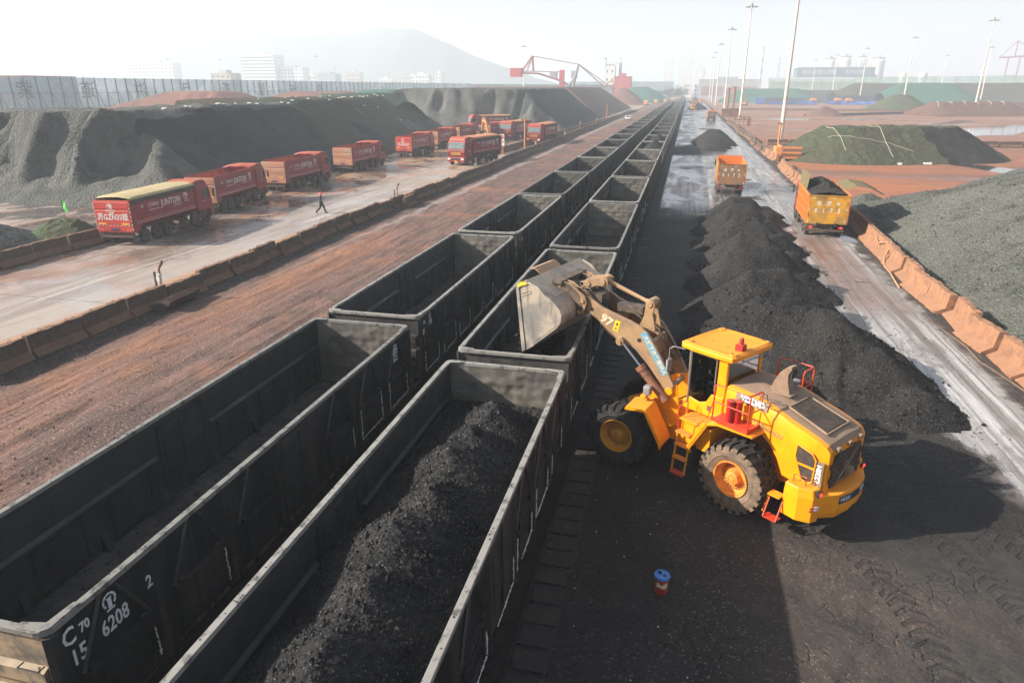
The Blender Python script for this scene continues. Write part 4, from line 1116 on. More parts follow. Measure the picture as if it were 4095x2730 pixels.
# rear steps (left) and hand loop
c = MB()
for (z, b0, b1, a0, a1) in ((1.02,1.16,1.42,-1.22,-.92),):
    c.box(a0, a1, b0, b1, z-.03, z)
c.prism([(-.92,1.04),(-.92,1.0),(-.80,.40),(-.78,.44)], 1.28, 1.31, 'y')
c.obj('rear_step_plate', M_['yel'], LD)
c = MB(); c.box(-1.26,-.92,1.26,1.50,.40,.43)
for a in (-1.26,-.93): c.prism([(1.22,1.02),(1.25,1.02),(1.52,.43),(1.48,.40)], a-.012, a+.012, 'x')
c.obj('rear_step', M_['red'], LD)
c = MB(); c.tube([(-1.35,1.12,1.42),(-1.35,1.12,1.62),(-1.65,1.12,1.66),(-1.65,1.12,1.44)], .014, 8); c.obj('grab_handle', M_['red'], LD)
# cab ---------------------------------------------------------------------
c = MB(); X0, X1 = .92, 2.08; YB = .80
def post(a, b, z0, z1, wa, wb, a2=None, b2=None):
    a2 = a if a2 is None else a2; b2 = b if b2 is None else b2
    vs = [(a-wa/2,b-wb/2,z0),(a+wa/2,b-wb/2,z0),(a+wa/2,b+wb/2,z0),(a-wa/2,b+wb/2,z0),(a2-wa/2,b2-wb/2,z1),(a2+wa/2,b2-wb/2,z1),(a2+wa/2,b2+wb/2,z1),(a2-wa/2,b2+wb/2,z1)]
    c.add(vs, [(0,3,2,1),(4,5,6,7),(0,1,5,4),(1,2,6,5),(2,3,7,6),(3,0,4,7)])
for s in (1, -1):
    post(X0+.12, s*.75, 2.0, 3.66, .26, .10)
    c.prism([(X0,1.98),(2.12,1.98),(2.14,2.2),(1.95,2.34),(1.62,2.28),(1.42,2.36),(1.28,2.62),(1.0,2.62),(X0,2.62)], s*.80-.03, s*.80+.03, 'y')
c.box(X0, X0+.06, -.75, .75, 2.0, 2.70)
c.prism([(1.96,-.78),(2.2,-.55),(2.28,0),(2.2,.55),(1.96,.78),(1.9,.7),(1.9,-.7)], 1.9, 2.32, 'z')
c.box(X0, 2.1, -.74, .74, 1.93, 1.98)
cab = c.obj('cab', M_['yel'], LD, bevel=.02)
c = MB()
rp = [(.70,-.80),(.74,-.90),(1.2,-.93),(1.9,-.93),(2.26,-.90),(2.34,-.8),(2.36,0),(2.34,.8),(2.26,.90),(1.9,.93),(1.2,.93),(.74,.90),(.70,.80)]
c.prism(rp, 3.66, 3.78, 'z'); n = len(rp)
ins = [(1.53+(a-1.53)*.90, b*.90) for a, b in rp]
ins2 = [(1.53+(a-1.53)*.72, b*.72) for a, b in rp]
vs = [(a, b, 3.78) for a, b in rp] + [(a, b, 3.83) for a, b in ins] + [(a, b, 3.805) for a, b in ins2]
f = [(i, (i+1) % n, n+(i+1) % n, n+i) for i in range(n)] + [(n+i, n+(i+1) % n, 2*n+(i+1) % n, 2*n+i) for i in range(n)] + [list(range(2*n, 3*n))]
c.add(vs, f)
for a in (.84, 2.16):
    for b in (.72, -.72): c.lathe([(3.825,.10),(3.845,.09),(3.845,.04),(3.83,.035)], 16, 'z', 0, Matrix.Translation((a,b,0)))
roof = c.obj('cab_roof', M_['yel'], LD, bevel=.02)
c = MB()
for a, b in ((.9,.70),(.95,-.74),(2.05,.74),(2.1,-.7),(1.3,.3),(1.8,.2),(1.2,-.3)): c.cbox((a,b,3.842 if abs(b) > .6 else 3.81), (.07,.025,.012))
c.obj('lift_point', M_['rust'], roof)
c = MB(); c.cbox((.92,.30,3.90), (.2,.2,.16)); c.lathe([(3.98,.07),(4.02,.055),(4.12,.06),(4.15,.045),(4.17,0)], 16, 'z', 0, Matrix.Translation((.92,.30,0)))
c.obj('beacon', M_['redcan'], roof, angle=40)
c = MB()
for s in (1, -1):
    for a, b in ((2.02, .76),): c.tube([(a, s*b, 2.1), (2.04, s*.78, 3.66)], .035, 8)
    c.tube([(1.98, s*.832, 2.15), (1.98, s*.832, 3.62)], .028, 6); c.tube([(1.2, s*.832, 2.75), (1.2, s*.832, 3.62)], .02, 6); c.tube([(1.2, s*.832, 3.62), (1.98, s*.832, 3.62)], .022, 6)
    c.tube([(2.18,s*.5,2.3),(2.24,s*.5,3.66)], .018, 6)
c.obj('cab_pillar', M_['greyfr'], cab)
g = MB()
for s in (1, -1):
    g.add([(1.17,s*.80,2.62),(1.30,s*.80,2.62),(1.42,s*.80,2.36),(1.62,s*.80,2.28),(2.0,s*.80,2.30),(2.0,s*.80,3.65),(1.17,s*.80,3.65)], [(0,1,2,3,4,5,6)])
    g.add([(2.04,s*.78,2.12),(2.22,s*.52,2.3),(2.26,s*.52,3.66),(2.06,s*.78,3.66)], [(0,1,2,3)])
g.add([(2.22,.52,2.3),(2.3,0,2.3),(2.34,0,3.66),(2.26,.52,3.66)], [(0,1,2,3)]); g.add([(2.22,-.52,2.3),(2.3,0,2.3),(2.34,0,3.66),(2.26,-.52,3.66)], [(0,1,2,3)])
g.add([(X0+.03,-.68,2.70),(X0+.03,.68,2.70),(X0+.03,.68,3.65),(X0+.03,-.68,3.65)], [(0,1,2,3)])
g.obj('cab_window', M_['glass'], cab)
# inside the cab
c = MB(); c.box(1.0,2.2,-.7,.7,1.985,2.0); c.box(1.12,1.62,-.27,.27,2.35,2.48); c.prism([(1.12,2.45),(1.0,3.2),(1.12,3.25),(1.26,2.5)], -.26, .26, 'y'); c.box(1.2,1.5,-.2,.2,2.0,2.35)
c.box(1.15,1.7,-.62,-.42,2.3,2.62); c.box(1.15,1.6,.42,.56,2.3,2.58); c.box(2.02,2.12,-.5,.5,2.3,2.62)
c.obj('seat', M_['blk'], cab, bevel=.03)
c = MB(); rr = [(1.86+.16*cos(t)*.55, .21*sin(t), 2.86+.16*cos(t)*.75) for t in [2*pi*k/20 for k in range(21)]]
c.tube(rr, .016, 6); c.tube([(1.86,0,2.86),(2.05,0,2.3)], .035, 8); c.tube([(1.86,-.2,2.86),(1.86,.2,2.86)], .012, 6)
c.obj('steering_wheel', M_['blk'], cab)
c = MB(); c.tube([(2.16,.88,3.62),(2.42,1.02,3.66),(2.52,1.06,3.58),(2.5,1.08,3.3)], .018, 8); c.cbox((2.5,1.08,3.12), (.05,.18,.34))
c.obj('mirror', M_['lamp'], cab, bevel=.01)
c = MB(); c.tube([(.70,-.60,3.60),(.70,.64,3.60)], .018, 6); c.cbox((.70,-.66,3.58),(.1,.12,.12)); c.obj('roof_bracket', M_['lamp'], cab)
c = MB(); c.cbox((1.3,.845,2.22),(.10,.03,.14)); c.obj('door_handle', M_['rust'], cab)
# walkway, ladder, platform (both sides)
for s in (1, -1):
    c = MB(); c.box(.82,1.80,min(s*.84,s*1.36),max(s*.84,s*1.36),1.90,1.94)
    c.box(.9,1.8,min(s*.5,s*1.24),max(s*.5,s*1.24),1.2,1.89)
    for i in range(9):
        for j in range(5): c.cbox((.92+i*.095, s*(.92+j*.09), 1.943), (.06,.035,.006), 1)
    c.obj('side_walkway', [M_['yel'], M_['rust']], LD, bevel=.01)
    # bent fender plate ahead of the rear wheel
    c = MB(); sgn = [(-.35,2.28),(.62,2.24),(.90,2.14),(1.36,1.30),(1.34,1.16)]
    vs = []
    for a, z in sgn: vs += [(a, s*1.47, z), (a, s*.62, z)]
    for a, z in sgn: vs += [(a-.03, s*1.47, z-.04), (a-.03, s*.62, z-.04)]
    m = 10; f = []
    for i in range(4):
        k = 2*i; f += [(k,k+1,k+3,k+2), (m+k,m+k+2,m+k+3,m+k+1), (k,k+2,m+k+2,m+k), (k+1,m+k+1,m+k+3,k+3)]
    f += [(0,m,m+1,1), (8,9,19,18)]
    c.add(vs, f)
    c.prism([(.90,2.14),(1.36,1.30),(1.42,1.30),(1.0,2.18)], s*1.47, s*1.49, 'y')
    c.obj('rear_fender', M_['yel'], LD)
    c = MB(); c.prism([(1.36,1.3),(1.30,1.3),(1.2,.62),(1.24,.62)], s*.75, s*1.42, 'y'); c.obj('mud_flap', M_['blk'], LD)
    # ladder
    c = MB()
    for a in (1.38, 1.78): c.prism([(s*1.36,1.6),(s*1.42,1.6),(s*1.56,.46),(s*1.50,.42)], a-.015, a+.015, 'x')
    c.box(1.36,1.8,min(s*1.30,s*1.5),max(s*1.30,s*1.5),1.56,1.60)
    for z, b in ((.86,1.50),(1.22,1.45)): c.box(1.38,1.78,min(s*(b-.1),s*(b+.08)),max(s*(b-.1),s*(b+.08)),z,z+.03)
    la = c.obj('ladder', M_['yel2'], LD)
    c = MB(); c.box(1.38,1.78,min(s*1.42,s*1.62),max(s*1.42,s*1.62),.42,.45); c.obj('bottom_step', M_['red'], la)
    c = MB(); c.tube([(1.82,s*1.34,1.5),(1.84,s*1.36,2.2),(1.80,s*1.2,2.35),(1.80,s*1.05,2.3),(1.80,s*1.02,1.95)], .016, 8); c.tube([(1.36,s*1.3,1.62),(1.30,s*1.38,1.85),(1.05,s*1.38,2.15),(1.0,s*1.38,1.96)], .014, 8)
    c.obj('grab_handle', M_['red'], LD)
    # red platform with rails
    c = MB(); c.box(-.22,.80,min(s*.90,s*1.46),max(s*.90,s*1.46),2.285,2.32)
    c.box(-.22,.80,min(s*1.44,s*1.47),max(s*1.44,s*1.47),2.32,2.40); c.box(-.23,-.20,min(s*.90,s*1.46),max(s*.90,s*1.46),2.32,2.40)
    for i in range(12): c.box(-.17+i*.08,-.13+i*.08,min(s*.95,s*1.42),max(s*.95,s*1.42),2.321,2.326)
    pf = c.obj('platform', M_['red'], LD)
    c = MB(); b = s*1.44; z0, z1 = 2.34, 3.26
    c.tube([(.78,b,z0),(.78,b,z1-.05),(.73,b,z1),(-.13,b,z1),(-.20,b,z1-.04),(-.20,b,z0)], .021, 8)
    c.tube([(-.16,b,z1),(-.20,s*1.30,z1),(-.20,s*.98,z1),(-.20,s*.93,z1-.05),(-.20,s*.93,z0)], .021, 8)
    c.tube([(.78,b,2.80),(-.20,b,2.80),(-.20,s*.93,2.80)], .018, 8); c.tube([(.78,b,2.85),(1.0,s*1.3,2.2)], .012, 6)
    c.obj('guard_rail', M_['red'], pf)
    if s > 0:
        for a, b in ((.42,1.26),(.27,1.14)):
            c = MB(); c.lathe([(2.33,.095),(2.84,.095),(2.86,.11),(2.90,.11),(2.92,0)], 20, 'z', 0, Matrix.Translation((a,b,0))); c.obj('canister', M_['redcan'], LD, angle=35)
# warning triangle shape hung as lifting handle on the hood edge
c = MB(); c.tube([(-.02,.86,2.84),(-.12,.76,3.12),(-.2,.74,3.12),(-.34,.84,2.80)], .013, 6); c.obj('hood_handle', M_['blk'], LD)
# ---------------------------------------------------------------- trucks
def truck_wheel(par, x, y, r=.50, w=.28, dual=False):
    s = 1 if x > 0 else -1
    c = MB(Matrix.Translation((x, y, r)))
    pr = [(-w/2,.30),(-w/2,.44),(-w/2+.04,.50),(w/2-.04,.50),(w/2,.44),(w/2,.30)]
    c.lathe([(a, q*r/.5) for a, q in pr], 26, 'x')
    if dual: c.lathe([(a-s*(w+.05), q*r/.5) for a, q in pr], 20, 'x')
    t = c.obj('wheel', M_['ttyre'], par, angle=35)
    c = MB(Matrix.Translation((x, y, r)))
    d = -.08 if dual else .03
    c.lathe([(s*w/2*.9,.30),(s*(w/2*.9+.01),.27),(s*(w/2+d-.06),.20),(s*(w/2+d-.06),.1),(s*(w/2+d+.03),.09),(s*(w/2+d+.03),0)], 22, 'x')
    c.obj('rim', M_['tgrime'], t, angle=35)
def emblem(par, M, r, mat):
    """ring with a rearing-head shape cut from simple curves"""
    c = MB(M); n = 20
    for k in range(n):
        a0, a1 = 2*pi*k/n, 2*pi*(k+1)/n
        c.add([(r*cos(a0)*1.1, r*sin(a0), 0), (r*cos(a1)*1.1, r*sin(a1), 0), (r*.86*cos(a1)*1.1, r*.86*sin(a1), 0), (r*.86*cos(a0)*1.1, r*.86*sin(a0), 0)], [(0,1,2,3)])
    h = [(-.15,-.75),(.5,-.6),(.72,-.1),(.62,.4),(.2,.72),(-.25,.66),(-.62,.3),(-.8,0),(-.6,-.12),(-.3,.05),(-.1,.1),(.1,-.1),(-.05,-.4)]
    c.add([(p[0]*r*.9, p[1]*r*.9, 0) for p in h], [list(range(len(h)))])
    return c.obj('emblem', mat, par)
def cab_unit(par, y0, red, wide=2.42, H=3.35, fair=True):
    """cab-over tractor cab; front faces +y, back wall at y0"""
    w = wide/2; y1 = y0+2.0
    c = MB()
    c.prism([(y0,1.0),(y1-.05,.95),(y1+.06,1.6),(y1-.02,1.95),(y1-.22,2.75),(y1-.45,2.95),(y0,2.95)], -w, w, 'x')
    if fair: c.prism([(y1-.30,2.9),(y1-.42,3.15),(y1-.75,H-.02),(y0+.35,H),(y0+.05,H-.1),(y0+.05,2.9)], -w+.1, w-.1, 'x')
    c.box(-w-.02, w+.02, y1-.35, y1+.12, .42, .98); 
    b = c.obj('cab', red, par, bevel=.05)
    c = MB(); c.prism([(y1+.052,1.62+.38),(y1+.0-.20,2.72)], 0, 0) if False else None
    c.add([(-w+.12,y1+.006,1.99),(w-.12,y1+.006,1.99),(w-.2,y1-.202,2.74),(-w+.2,y1-.202,2.74)], [(0,1,2,3)])
    c.obj('windscreen', M_['glassb'], b)
    for s in (1, -1):
        c = MB(); c.box(min(s*(w+.002), s*(w+.012)), max(s*(w+.002), s*(w+.012)), y1-1.15, y1-.32, 1.95, 2.62); c.obj('side_window', M_['glassd'], b)
        c = MB(); c.cbox((s*(w+.22), y1-.02, 2.25), (.10,.14,.62)); c.tube([(s*w, y1-.1, 2.6), (s*(w+.22), y1-.02, 2.55)], .02, 6); c.obj('mirror', M_['blk'], b, bevel=.02)
        c = MB(); c.cbox((s*(w-.28), y1+.125, .78), (.34,.03,.2)); c.obj('headlight', M_['signw'], b)
        c = MB(); c.prism([(y0+.55,.55),(y0+.6,.95),(y0+.85,1.12),(y0+1.35,1.12),(y0+1.6,.95),(y0+1.65,.55),(y0+1.7,.55),(y0+1.66,1.0),(y0+1.38,1.19),(y0+.8,1.19),(y0+.52,1.0),(y0+.5,.55)], s*(w-.3) if s > 0 else -w-.02, w+.02 if s > 0 else -(w-.3), 'x'); c.obj('wheel_arch', red, b)
    c = MB(); c.box(-.75,.75,y1+.04,y1+.065,1.2,1.68)
    for z in (1.28,1.40,1.52): c.box(-.7,.7,y1+.066,y1+.085,z,z+.05,1)
    c.box(-.55,.55,y1+.121,y1+.135,.62,.86)
    c.obj('front_grille', [M_['blk'], M_['tamb']], b)
    c = MB(); c.cbox((0,y1+.13,.50), (.42,.02,.15)); c.obj('number_plate', M_['tamb'], b)
    c = MB(); c.cbox((w-.38, y0-.12, 2.0), (.32,.30,1.7)); c.tube([(w-.4,y0-.1,1.2),(w-.4,y0-.1,.8)], .16, 10); c.tube([(-w+.4,y0-.15,1.0),(-w+.4,y0-.15,2.9)], .09, 10)
    c.obj('air_cleaner', M_['rust'] if False else M_['tarpo'], b, bevel=.05)
    return b
def semi(kind, label, loc, rz, tail, plate, group='red tipper trucks queuing on the left road', tailclean=False, plates=None):
    """12-wheel tipper rig: 'open' with rolled cover at the headboard or 'covered'"""
    t = thing('tipper_truck', label, 'truck', loc, rz, group)
    Lb = 7.7; red = M_['tred']
    c = MB()
    # tub
    prof_o = [(-1.26,3.02),(-1.24,1.62),(-1.30,1.50),(-1.30,1.36),(-.96,1.08),(.96,1.08),(1.30,1.36),(1.30,1.50),(1.24,1.62),(1.26,3.02)]
    prof_i = [(-1.20,3.02),(-1.18,1.6),(-.9,1.16),(.9,1.16),(1.18,1.6),(1.20,3.02)]
    for pr, mi, flip in ((prof_o,0,False),(prof_i,1,True)):
        n = len(pr); vs = [(x, .12, z) for x, z in pr]+[(x, Lb, z) for x, z in pr]
        c.add(vs, [((i, i+1, n+i+1, n+i) if not flip else (i, n+i, n+i+1, i+1)) for i in range(n-1)], mi)
    for s in (1, -1):
        c.box(min(s*1.19,s*1.27), max(s*1.19,s*1.27), .12, Lb, 3.021, 3.06)
        c.box(min(s*1.262,s*1.31), max(s*1.262,s*1.31), .14, .30, 1.3, 3.02); c.box(min(s*1.262,s*1.30), max(s*1.262,s*1.30), Lb-.12, Lb, 1.3, 3.02)
        c.box(min(s*1.25,s*1.285), max(s*1.25,s*1.285), .3, Lb-.12, 2.86, 2.98)
        c.prism([(.2,1.36),(.2,.92),(.75,.92),(1.2,1.36)], s*1.2-.04, s*1.2+.04, 'x')
    c.box(-1.24,1.24,Lb-.02,Lb+.06,1.1,3.12)
    body = c.obj('tub', [red, M_['tredd']], t)
    c = MB(); c.box(-1.30,1.30,.0,.10,.92,3.04)
    for z in (1.42,1.95,2.5): c.prism([(-.001,z-.03),(-.03,z-.0),(-.03,z+.42),(-.001,z+.45)], -1.22, 1.22, 'x')
    c.prism([(-.001,1.0),(-.02,1.02),(-.02,1.36),(-.001,1.38)], -1.28, 1.28, 'x')
    tg = c.obj('tailgate', M_['ttail'] if tailclean else M_['ttaild'], t, bevel=.01)
    TW = M_['twhite'] if tailclean else M_['tarpo']
    FRr = lambda x, z: frame((x, -.036, z), (1,0,0), (0,0,1))
    text(plate, .50, FRr(0,1.93), TW, tg, 'lettering', .002, sx=.86, bold=.012)
    if tailclean:
        emblem(tg, frame((-.12,-.036,2.66),(1,0,0),(0,0,1)), .2, TW)
        text('JUNTON', .17, FRr(-.1,2.36), TW, tg, 'lettering', .002, bold=.006)
        text('安通', .17, FRr(-.05,2.19), TW, tg, 'lettering', .002, bold=.006)
    c = MB()
    for x in (-.85,.85): c.cbox((x,-.034,1.50), (.55,.012,.14))
    c.obj('reflector', M_['tamb'], tg)
    c = MB()
    for k in range(9): c.cbox((-1.1+k*.27,-.036,1.385), (.12,.012,.035))
    for s in (1,-1):
        for k in range(7): c.cbox((s*1.285,-.012,1.15+.28*k), (.035,.03,.13))
    c.obj('reflective_tape', M_['signw'], tg)
    c = MB(); c.cbox((0,-.03,1.12), (.6,.015,.16)); c.obj('number_plate', M_['navy'], tg)
    c = MB()
    for x in (-1.1,-.9,.9,1.1): c.lathe([(-.035,0),(-.035,.05),(0,.05)], 10, 'y', 0, Matrix.Translation((x,0,1.06)))
    c.obj('tail_light', M_['tredl'] if False else M_['tamb'], tg)
    # side lettering (both sides)
    for s in (1, -1):
        def F_(y, z): return frame((s*1.268, y, z), (0, s, 0), (0, 0, 1))
        f = (lambda d: d) if s > 0 else (lambda d: Lb-d)
        text('JUNTON', .64, F_(f(4.6),2.36), M_['twhite'], body, 'lettering', .002, sx=.92, bold=.010)
        text('三CH3272' if tailclean else '3.7TM30', .26, F_(f(5.35),2.02), M_['twhite'], body, 'lettering', .002, sx=.9)
        text('江苏顺得记', .30, F_(f(2.55),2.42), M_['twhite'], body, 'lettering', .002, sx=.85)
        text('T 服务热线 13805123152', .13, F_(f(2.6),2.1), M_['twhite'], body, 'lettering', .002, sx=.9)
        text('29' if tailclean else '30T', .3, F_(f(1.35),2.45), M_['twhite'], body, 'lettering', .002)
        emblem(body, F_(f(6.45),2.55), .27, M_['twhite']); text('安通', .22, F_(f(6.5),2.12), M_['twhite'], body, 'lettering', .002)
        c = MB()
        for k in range(22): c.cbox((s*1.305, .6+k*.32, 1.43), (.012,.16,.035))
        c.obj('reflective_tape', M_['signw'], body)
    # load cover
    if kind == 'covered':
        c = MB(); xs = fr(-1.33,1.33,.14); ys = fr(.25,Lb+.05,.2); nx = len(xs)
        def zc(x, y):
            e = abs(x)/1.33; z = 3.20+.16*(1-e**2)*(.8+.3*nz(x, y, .8, 3, 2)) + .02*nz(x, y, 4, 1, 2)
            if e > .93: z = 3.08
            if y < .5: z -= .1*(1-(y-.25)/.25)
            return z
        c.add([(x, y, zc(x,y)) for y in ys for x in xs], [(j*nx+i, j*nx+i+1, (j+1)*nx+i+1, (j+1)*nx+i) for j in range(len(ys)-1) for i in range(nx-1)], 0)
        for s in (1, -1):
            m = len(ys); vs = []
            for k, z in enumerate((3.08, 2.93, 2.78+.0)):
                vs += [(s*(1.335+.03*sin(y*9+k)*(k > 0)), y, z-.05*(k == 2)*sin(y*2.1)) for y in ys]
            c.add(vs, [(k*m+i, k*m+i+1, (k+1)*m+i+1, (k+1)*m+i) for k in range(2) for i in range(m-1)], 1)
        c.obj('load_cover', [M_['tarp'] if tailclean else M_['tarpo'], M_['tarpd']], t)
    else:
        c = MB()
        pth = [(-1.28,Lb-1.0,3.12),(-.6,Lb-.95,3.26),(0,Lb-1.0,3.22),(.6,Lb-.95,3.27),(1.28,Lb-1.0,3.12)]
        c.tube(pth, [.10,.15,.13,.15,.10], 10); c.tube([(x, y+.35, z+.03) for x, y, z in pth], [.12,.17,.15,.17,.12], 10)
        c.tube([(x, y+.7, z-.02) for x, y, z in pth], [.1,.13,.12,.13,.1], 10)
        for s in (1, -1): c.tube([(s*1.27,.5,3.10),(s*1.27,Lb-1.0,3.10)], .05, 6)
        c.obj('rolled_cover', M_['tred'], t, angle=60)
    cb = cab_unit(t, 8.0, red)
    for s in (1,-1):
        text('T-乘龙' if False else '7-1187', .16, frame((s*1.215, 8.9, 1.7), (0,s,0), (0,0,1)), M_['twhite'], cb, 'lettering', .002)
    # chassis, guards, tanks
    c = MB(); c.box(-.45,.45,.1,9.6,.80,1.06); c.box(-1.15,1.15,.0,.12,.55,.68); c.box(-1.2,1.2,.14,.22,.68,.92)
    for s in (1, -1):
        for (a, b) in ((.75,4.45),(5.35,8.2)):
            c.prism([(a,.75),(a+.25,1.10),(b-.25,1.10),(b,.75),(b-.03,.75),(b-.28,1.06),(a+.28,1.06),(a+.03,.75)], s*.75 if s > 0 else -1.22, 1.22 if s > 0 else -.75, 'x')
        c.box(min(s*.6,s*1.18), max(s*.6,s*1.18), 7.95, 8.9, .45, .98); c.tube([(s*1.0,4.75,1.3),(s*1.0,4.75,.55)], .05, 6); c.cbox((s*1.05,4.75,.62), (.22,.2,.3))
        c.box(min(s*1.1,s*1.14), max(s*1.1,s*1.14), 4.6, 5.3, .5, .54)
    c.obj('chassis', M_['tgrime'], t)
    for y in (1.35,2.65,3.95):
        for x in (-1.08,1.08): truck_wheel(t, x, y, .5, .28)
    for y in (6.05,7.4):
        for x in (-1.08,1.08): truck_wheel(t, x, y, .5, .28, False)
    for x in (-1.05,1.05): truck_wheel(t, x, 9.12, .5, .28)
    return t
T1 = semi('covered', 'red tipper truck with sand-coloured cover, closest to the camera in the queue', (-32.62, 38.15, 0), radians(6.0), None, '苏GZN35挂', tailclean=True)
T2 = semi('open', 'empty red tipper truck directly ahead of the covered one', (-35.0, 50.3, 0), radians(8.0), None, '苏GNR61挂')
G = T2['group']
T3 = dup(T2, (-36.35, 63.5, 0), radians(1.0), 'red tipper truck with plain rusty tailgate level with the walking worker')
T4 = dup(T2, (-37.5, 81.0, 0), radians(-1.0), 'red tipper truck with a tan dusty tailgate, fourth back in the queue')
T5 = semi('open', 'red tipper truck with the bright clean red tailgate, beyond the tan-tailed one', (-37.8, 101.9, 0), radians(-1.5), None, '苏GHL259', tailclean=True)
T6 = dup(T2, (-38.6, 116.3, 0), radians(-2), 'dusty red tipper truck just behind the bright-tailed one')
T7 = dup(T2, (-39.2, 130.5, 0), radians(-3), 'red tipper truck parked behind the excavator, rusty tailgate showing')
T8 = dup(T2, (-35.6, 139.5, 0), radians(-4), 'red tipper truck nearest the foot of the grey face, its tail toward the camera')
T9 = semi('covered', 'red tipper truck with orange dusty cab coming toward the camera beside the near barriers', (-24.0, 103.6, 0), radians(168), None, '苏GNX18挂', group='red tipper trucks returning toward the camera')
T9.scale = (1.12,)*3
T10 = dup(T9, (-30.2, 153.5, 0), radians(180-9), 'oncoming red tipper truck behind the thin orange pole', skip=())
T11 = dup(T9, (-22.6, 143.5, 0), radians(180-6), 'oncoming red tipper truck squeezed against the barrier row at the gate')
T12 = dup(T9, (-40.5, 181.0, 0), radians(127), 'red tipper truck turned sideways under the eroded grey face')

def dumper(label, loc, rz, num, tail, loaded=False, greenp=False, flaps=False, group='orange tipper lorries on the coal road'):
    t = thing('tipper_lorry', label, 'truck', loc, rz, group)
    Lb = 6.9; c = MB()
    def wall(x0, x1, y0, y1, z0, z1, mi=0): c.box(x0, x1, y0, y1, z0, z1, mi)
    wall(-1.32,-1.24,.08,Lb,1.02,3.02); wall(1.24,1.32,.08,Lb,1.02,3.02); wall(-1.24,1.24,Lb-.08,Lb,1.02,3.25); wall(-1.24,1.24,.1,Lb-.08,1.02,1.1,1)
    for s in (1, -1):
        for zz in ((1.12,1.62),(1.74,2.28),(2.40,2.86)):
            n = 13
            for k in range(n):
                y = .35+k*(Lb-.7)/(n-1)
                c.box(min(s*1.322,s*1.365), max(s*1.322,s*1.365), y-.13, y+.05, zz[0], zz[1])
            c.box(min(s*1.322,s*1.375), max(s*1.322,s*1.375), .1, Lb, zz[0]-.07, zz[0]-.01)
        c.box(min(s*1.322,s*1.38), max(s*1.322,s*1.38), .1, Lb, 2.90, 3.06); c.box(min(s*1.322,s*1.38), max(s*1.322,s*1.38), .02, .12, 1.0, 3.04)
    tub = c.obj('tub', [M_['torg'], M_['tgrime']], t)
    c = MB(); c.box(-1.32,1.32,0,.07,1.0,3.0); c.box(-1.36,1.36,-.03,0,2.93,3.0)
    tg = c.obj('tailgate', M_[tail], t, bevel=.012)
    for i, ch in enumerate('云港A'): text(ch, .34, frame((-.62+.62*i,-.006,2.42),(1,0,0),(0,0,1)), M_['white'], tg, 'lettering', .002, bold=.006)
    for i, ch in enumerate(num): text(ch, .44, frame((-.78+.5*i,-.006,1.92),(1,0,0),(0,0,1)), M_['white'], tg, 'lettering', .002, sx=.75, bold=.01)
    c = MB()
    for k in range(4): c.cbox((-1.0+k*.66,-.012,2.80), (.2,.012,.04), k % 2)
    for s in (1,-1):
        for k in range(4): c.cbox((s*1.22,-.012,1.2+.42*k), (.04,.012,.2), k % 2)
    c.obj('reflective_tape', [M_['signw'], M_['redcan']], tg)
    if greenp:
        c = MB(); c.prism([(.3,1.9),(.3,3.0),(2.2,3.0),(1.6,2.6),(.9,2.3),(.5,1.9)], -1.386, -1.378, 'x'); c.obj('side_panel', M_['green'], tub)
    c = MB()
    for z in (1.3,1.65,2.0,2.35,2.7): c.tube([(1.34,-.05,z),(1.40,-.05,z),(1.40,.28,z)], .015, 6)
    c.tube([(1.34,-.05,1.2),(1.34,-.05,2.85)], .015, 6); c.obj('ladder', M_['torg'], tg)
    c = MB()
    for x in (-.6,.6): c.cbox((x,-.06,.95), (.08,.14,.3))
    c.obj('tailgate_latch', M_['steel_dark'], tg)
    if loaded:
        c = MB(); xs = fr(-1.22,1.22,.11); ys = fr(.1,Lb-.1,.11); nx = len(xs)
        def hz(x, y): return 2.98+.80*max(0, 1-abs(x)/1.25)**.7*(.75+.4*nz(x, y, .8, 2, 3))*min(1, .35+y*.5)+.06*nz(x, y, 3, 4, 3)
        c.add([(x,y,hz(x,y)) for y in ys for x in xs], [(j*nx+i, j*nx+i+1, (j+1)*nx+i+1, (j+1)*nx+i) for j in range(len(ys)-1) for i in range(nx-1)])
        co = c.obj('coal_load', M_['coal'], None, loc=loc); co.rotation_euler = (0,0,rz)
        tag(co, 'mound of black coal heaped above the sides of the yellow-tailed lorry', 'coal')
    if flaps:
        c = MB(); ys = fr(2.2,Lb-.1,.25); m = len(ys); vs = []
        for k, (x, z) in enumerate(((-1.33,3.06),(-1.28,3.5),(-1.2,4.15))): vs += [(x+.05*sin(y*3+k), y+.2*k, z+.04*sin(y*2)*(k > 0)) for y in ys]
        c.add(vs, [(k*m+i, k*m+i+1, (k+1)*m+i+1, (k+1)*m+i) for k in range(2) for i in range(m-1)])
        vs = []
        for k, (x, z) in enumerate(((1.33,3.10),(2.0,3.45),(3.0,3.3),(4.1,2.75))): vs += [(x+.04*sin(y*3+k), y+.15*k, z+.05*sin(y*2.4)*(k > 0)) for y in ys]
        c.add(vs, [(k*m+i, k*m+i+1, (k+1)*m+i+1, (k+1)*m+i) for k in range(3) for i in range(m-1)])
        c.obj('load_cover', M_['mesh'], t)
    cab_unit(t, 7.35, M_['torg'] if not flaps else M_['tred'], 2.4, 3.1, False)
    c = MB(); c.box(-.42,.42,.2,9.0,.72,1.0); c.box(-1.2,1.2,-.05,.08,.48,.6)
    for s in (1,-1):
        c.box(min(s*.55,s*1.15), max(s*.55,s*1.15), 3.55, 4.6, .5, .95)
        for z in (.6,.8,.95): c.tube([(s*1.18,2.9,z),(s*1.18,4.9,z)], .03, 6)
    c.obj('chassis', M_['tgrime'], t)
    c = MB()
    for s in (1,-1): c.cbox((s*.98,-.03,.76), (.34,.06,.14))
    c.obj('lamp_housing', M_['redcan'], t)
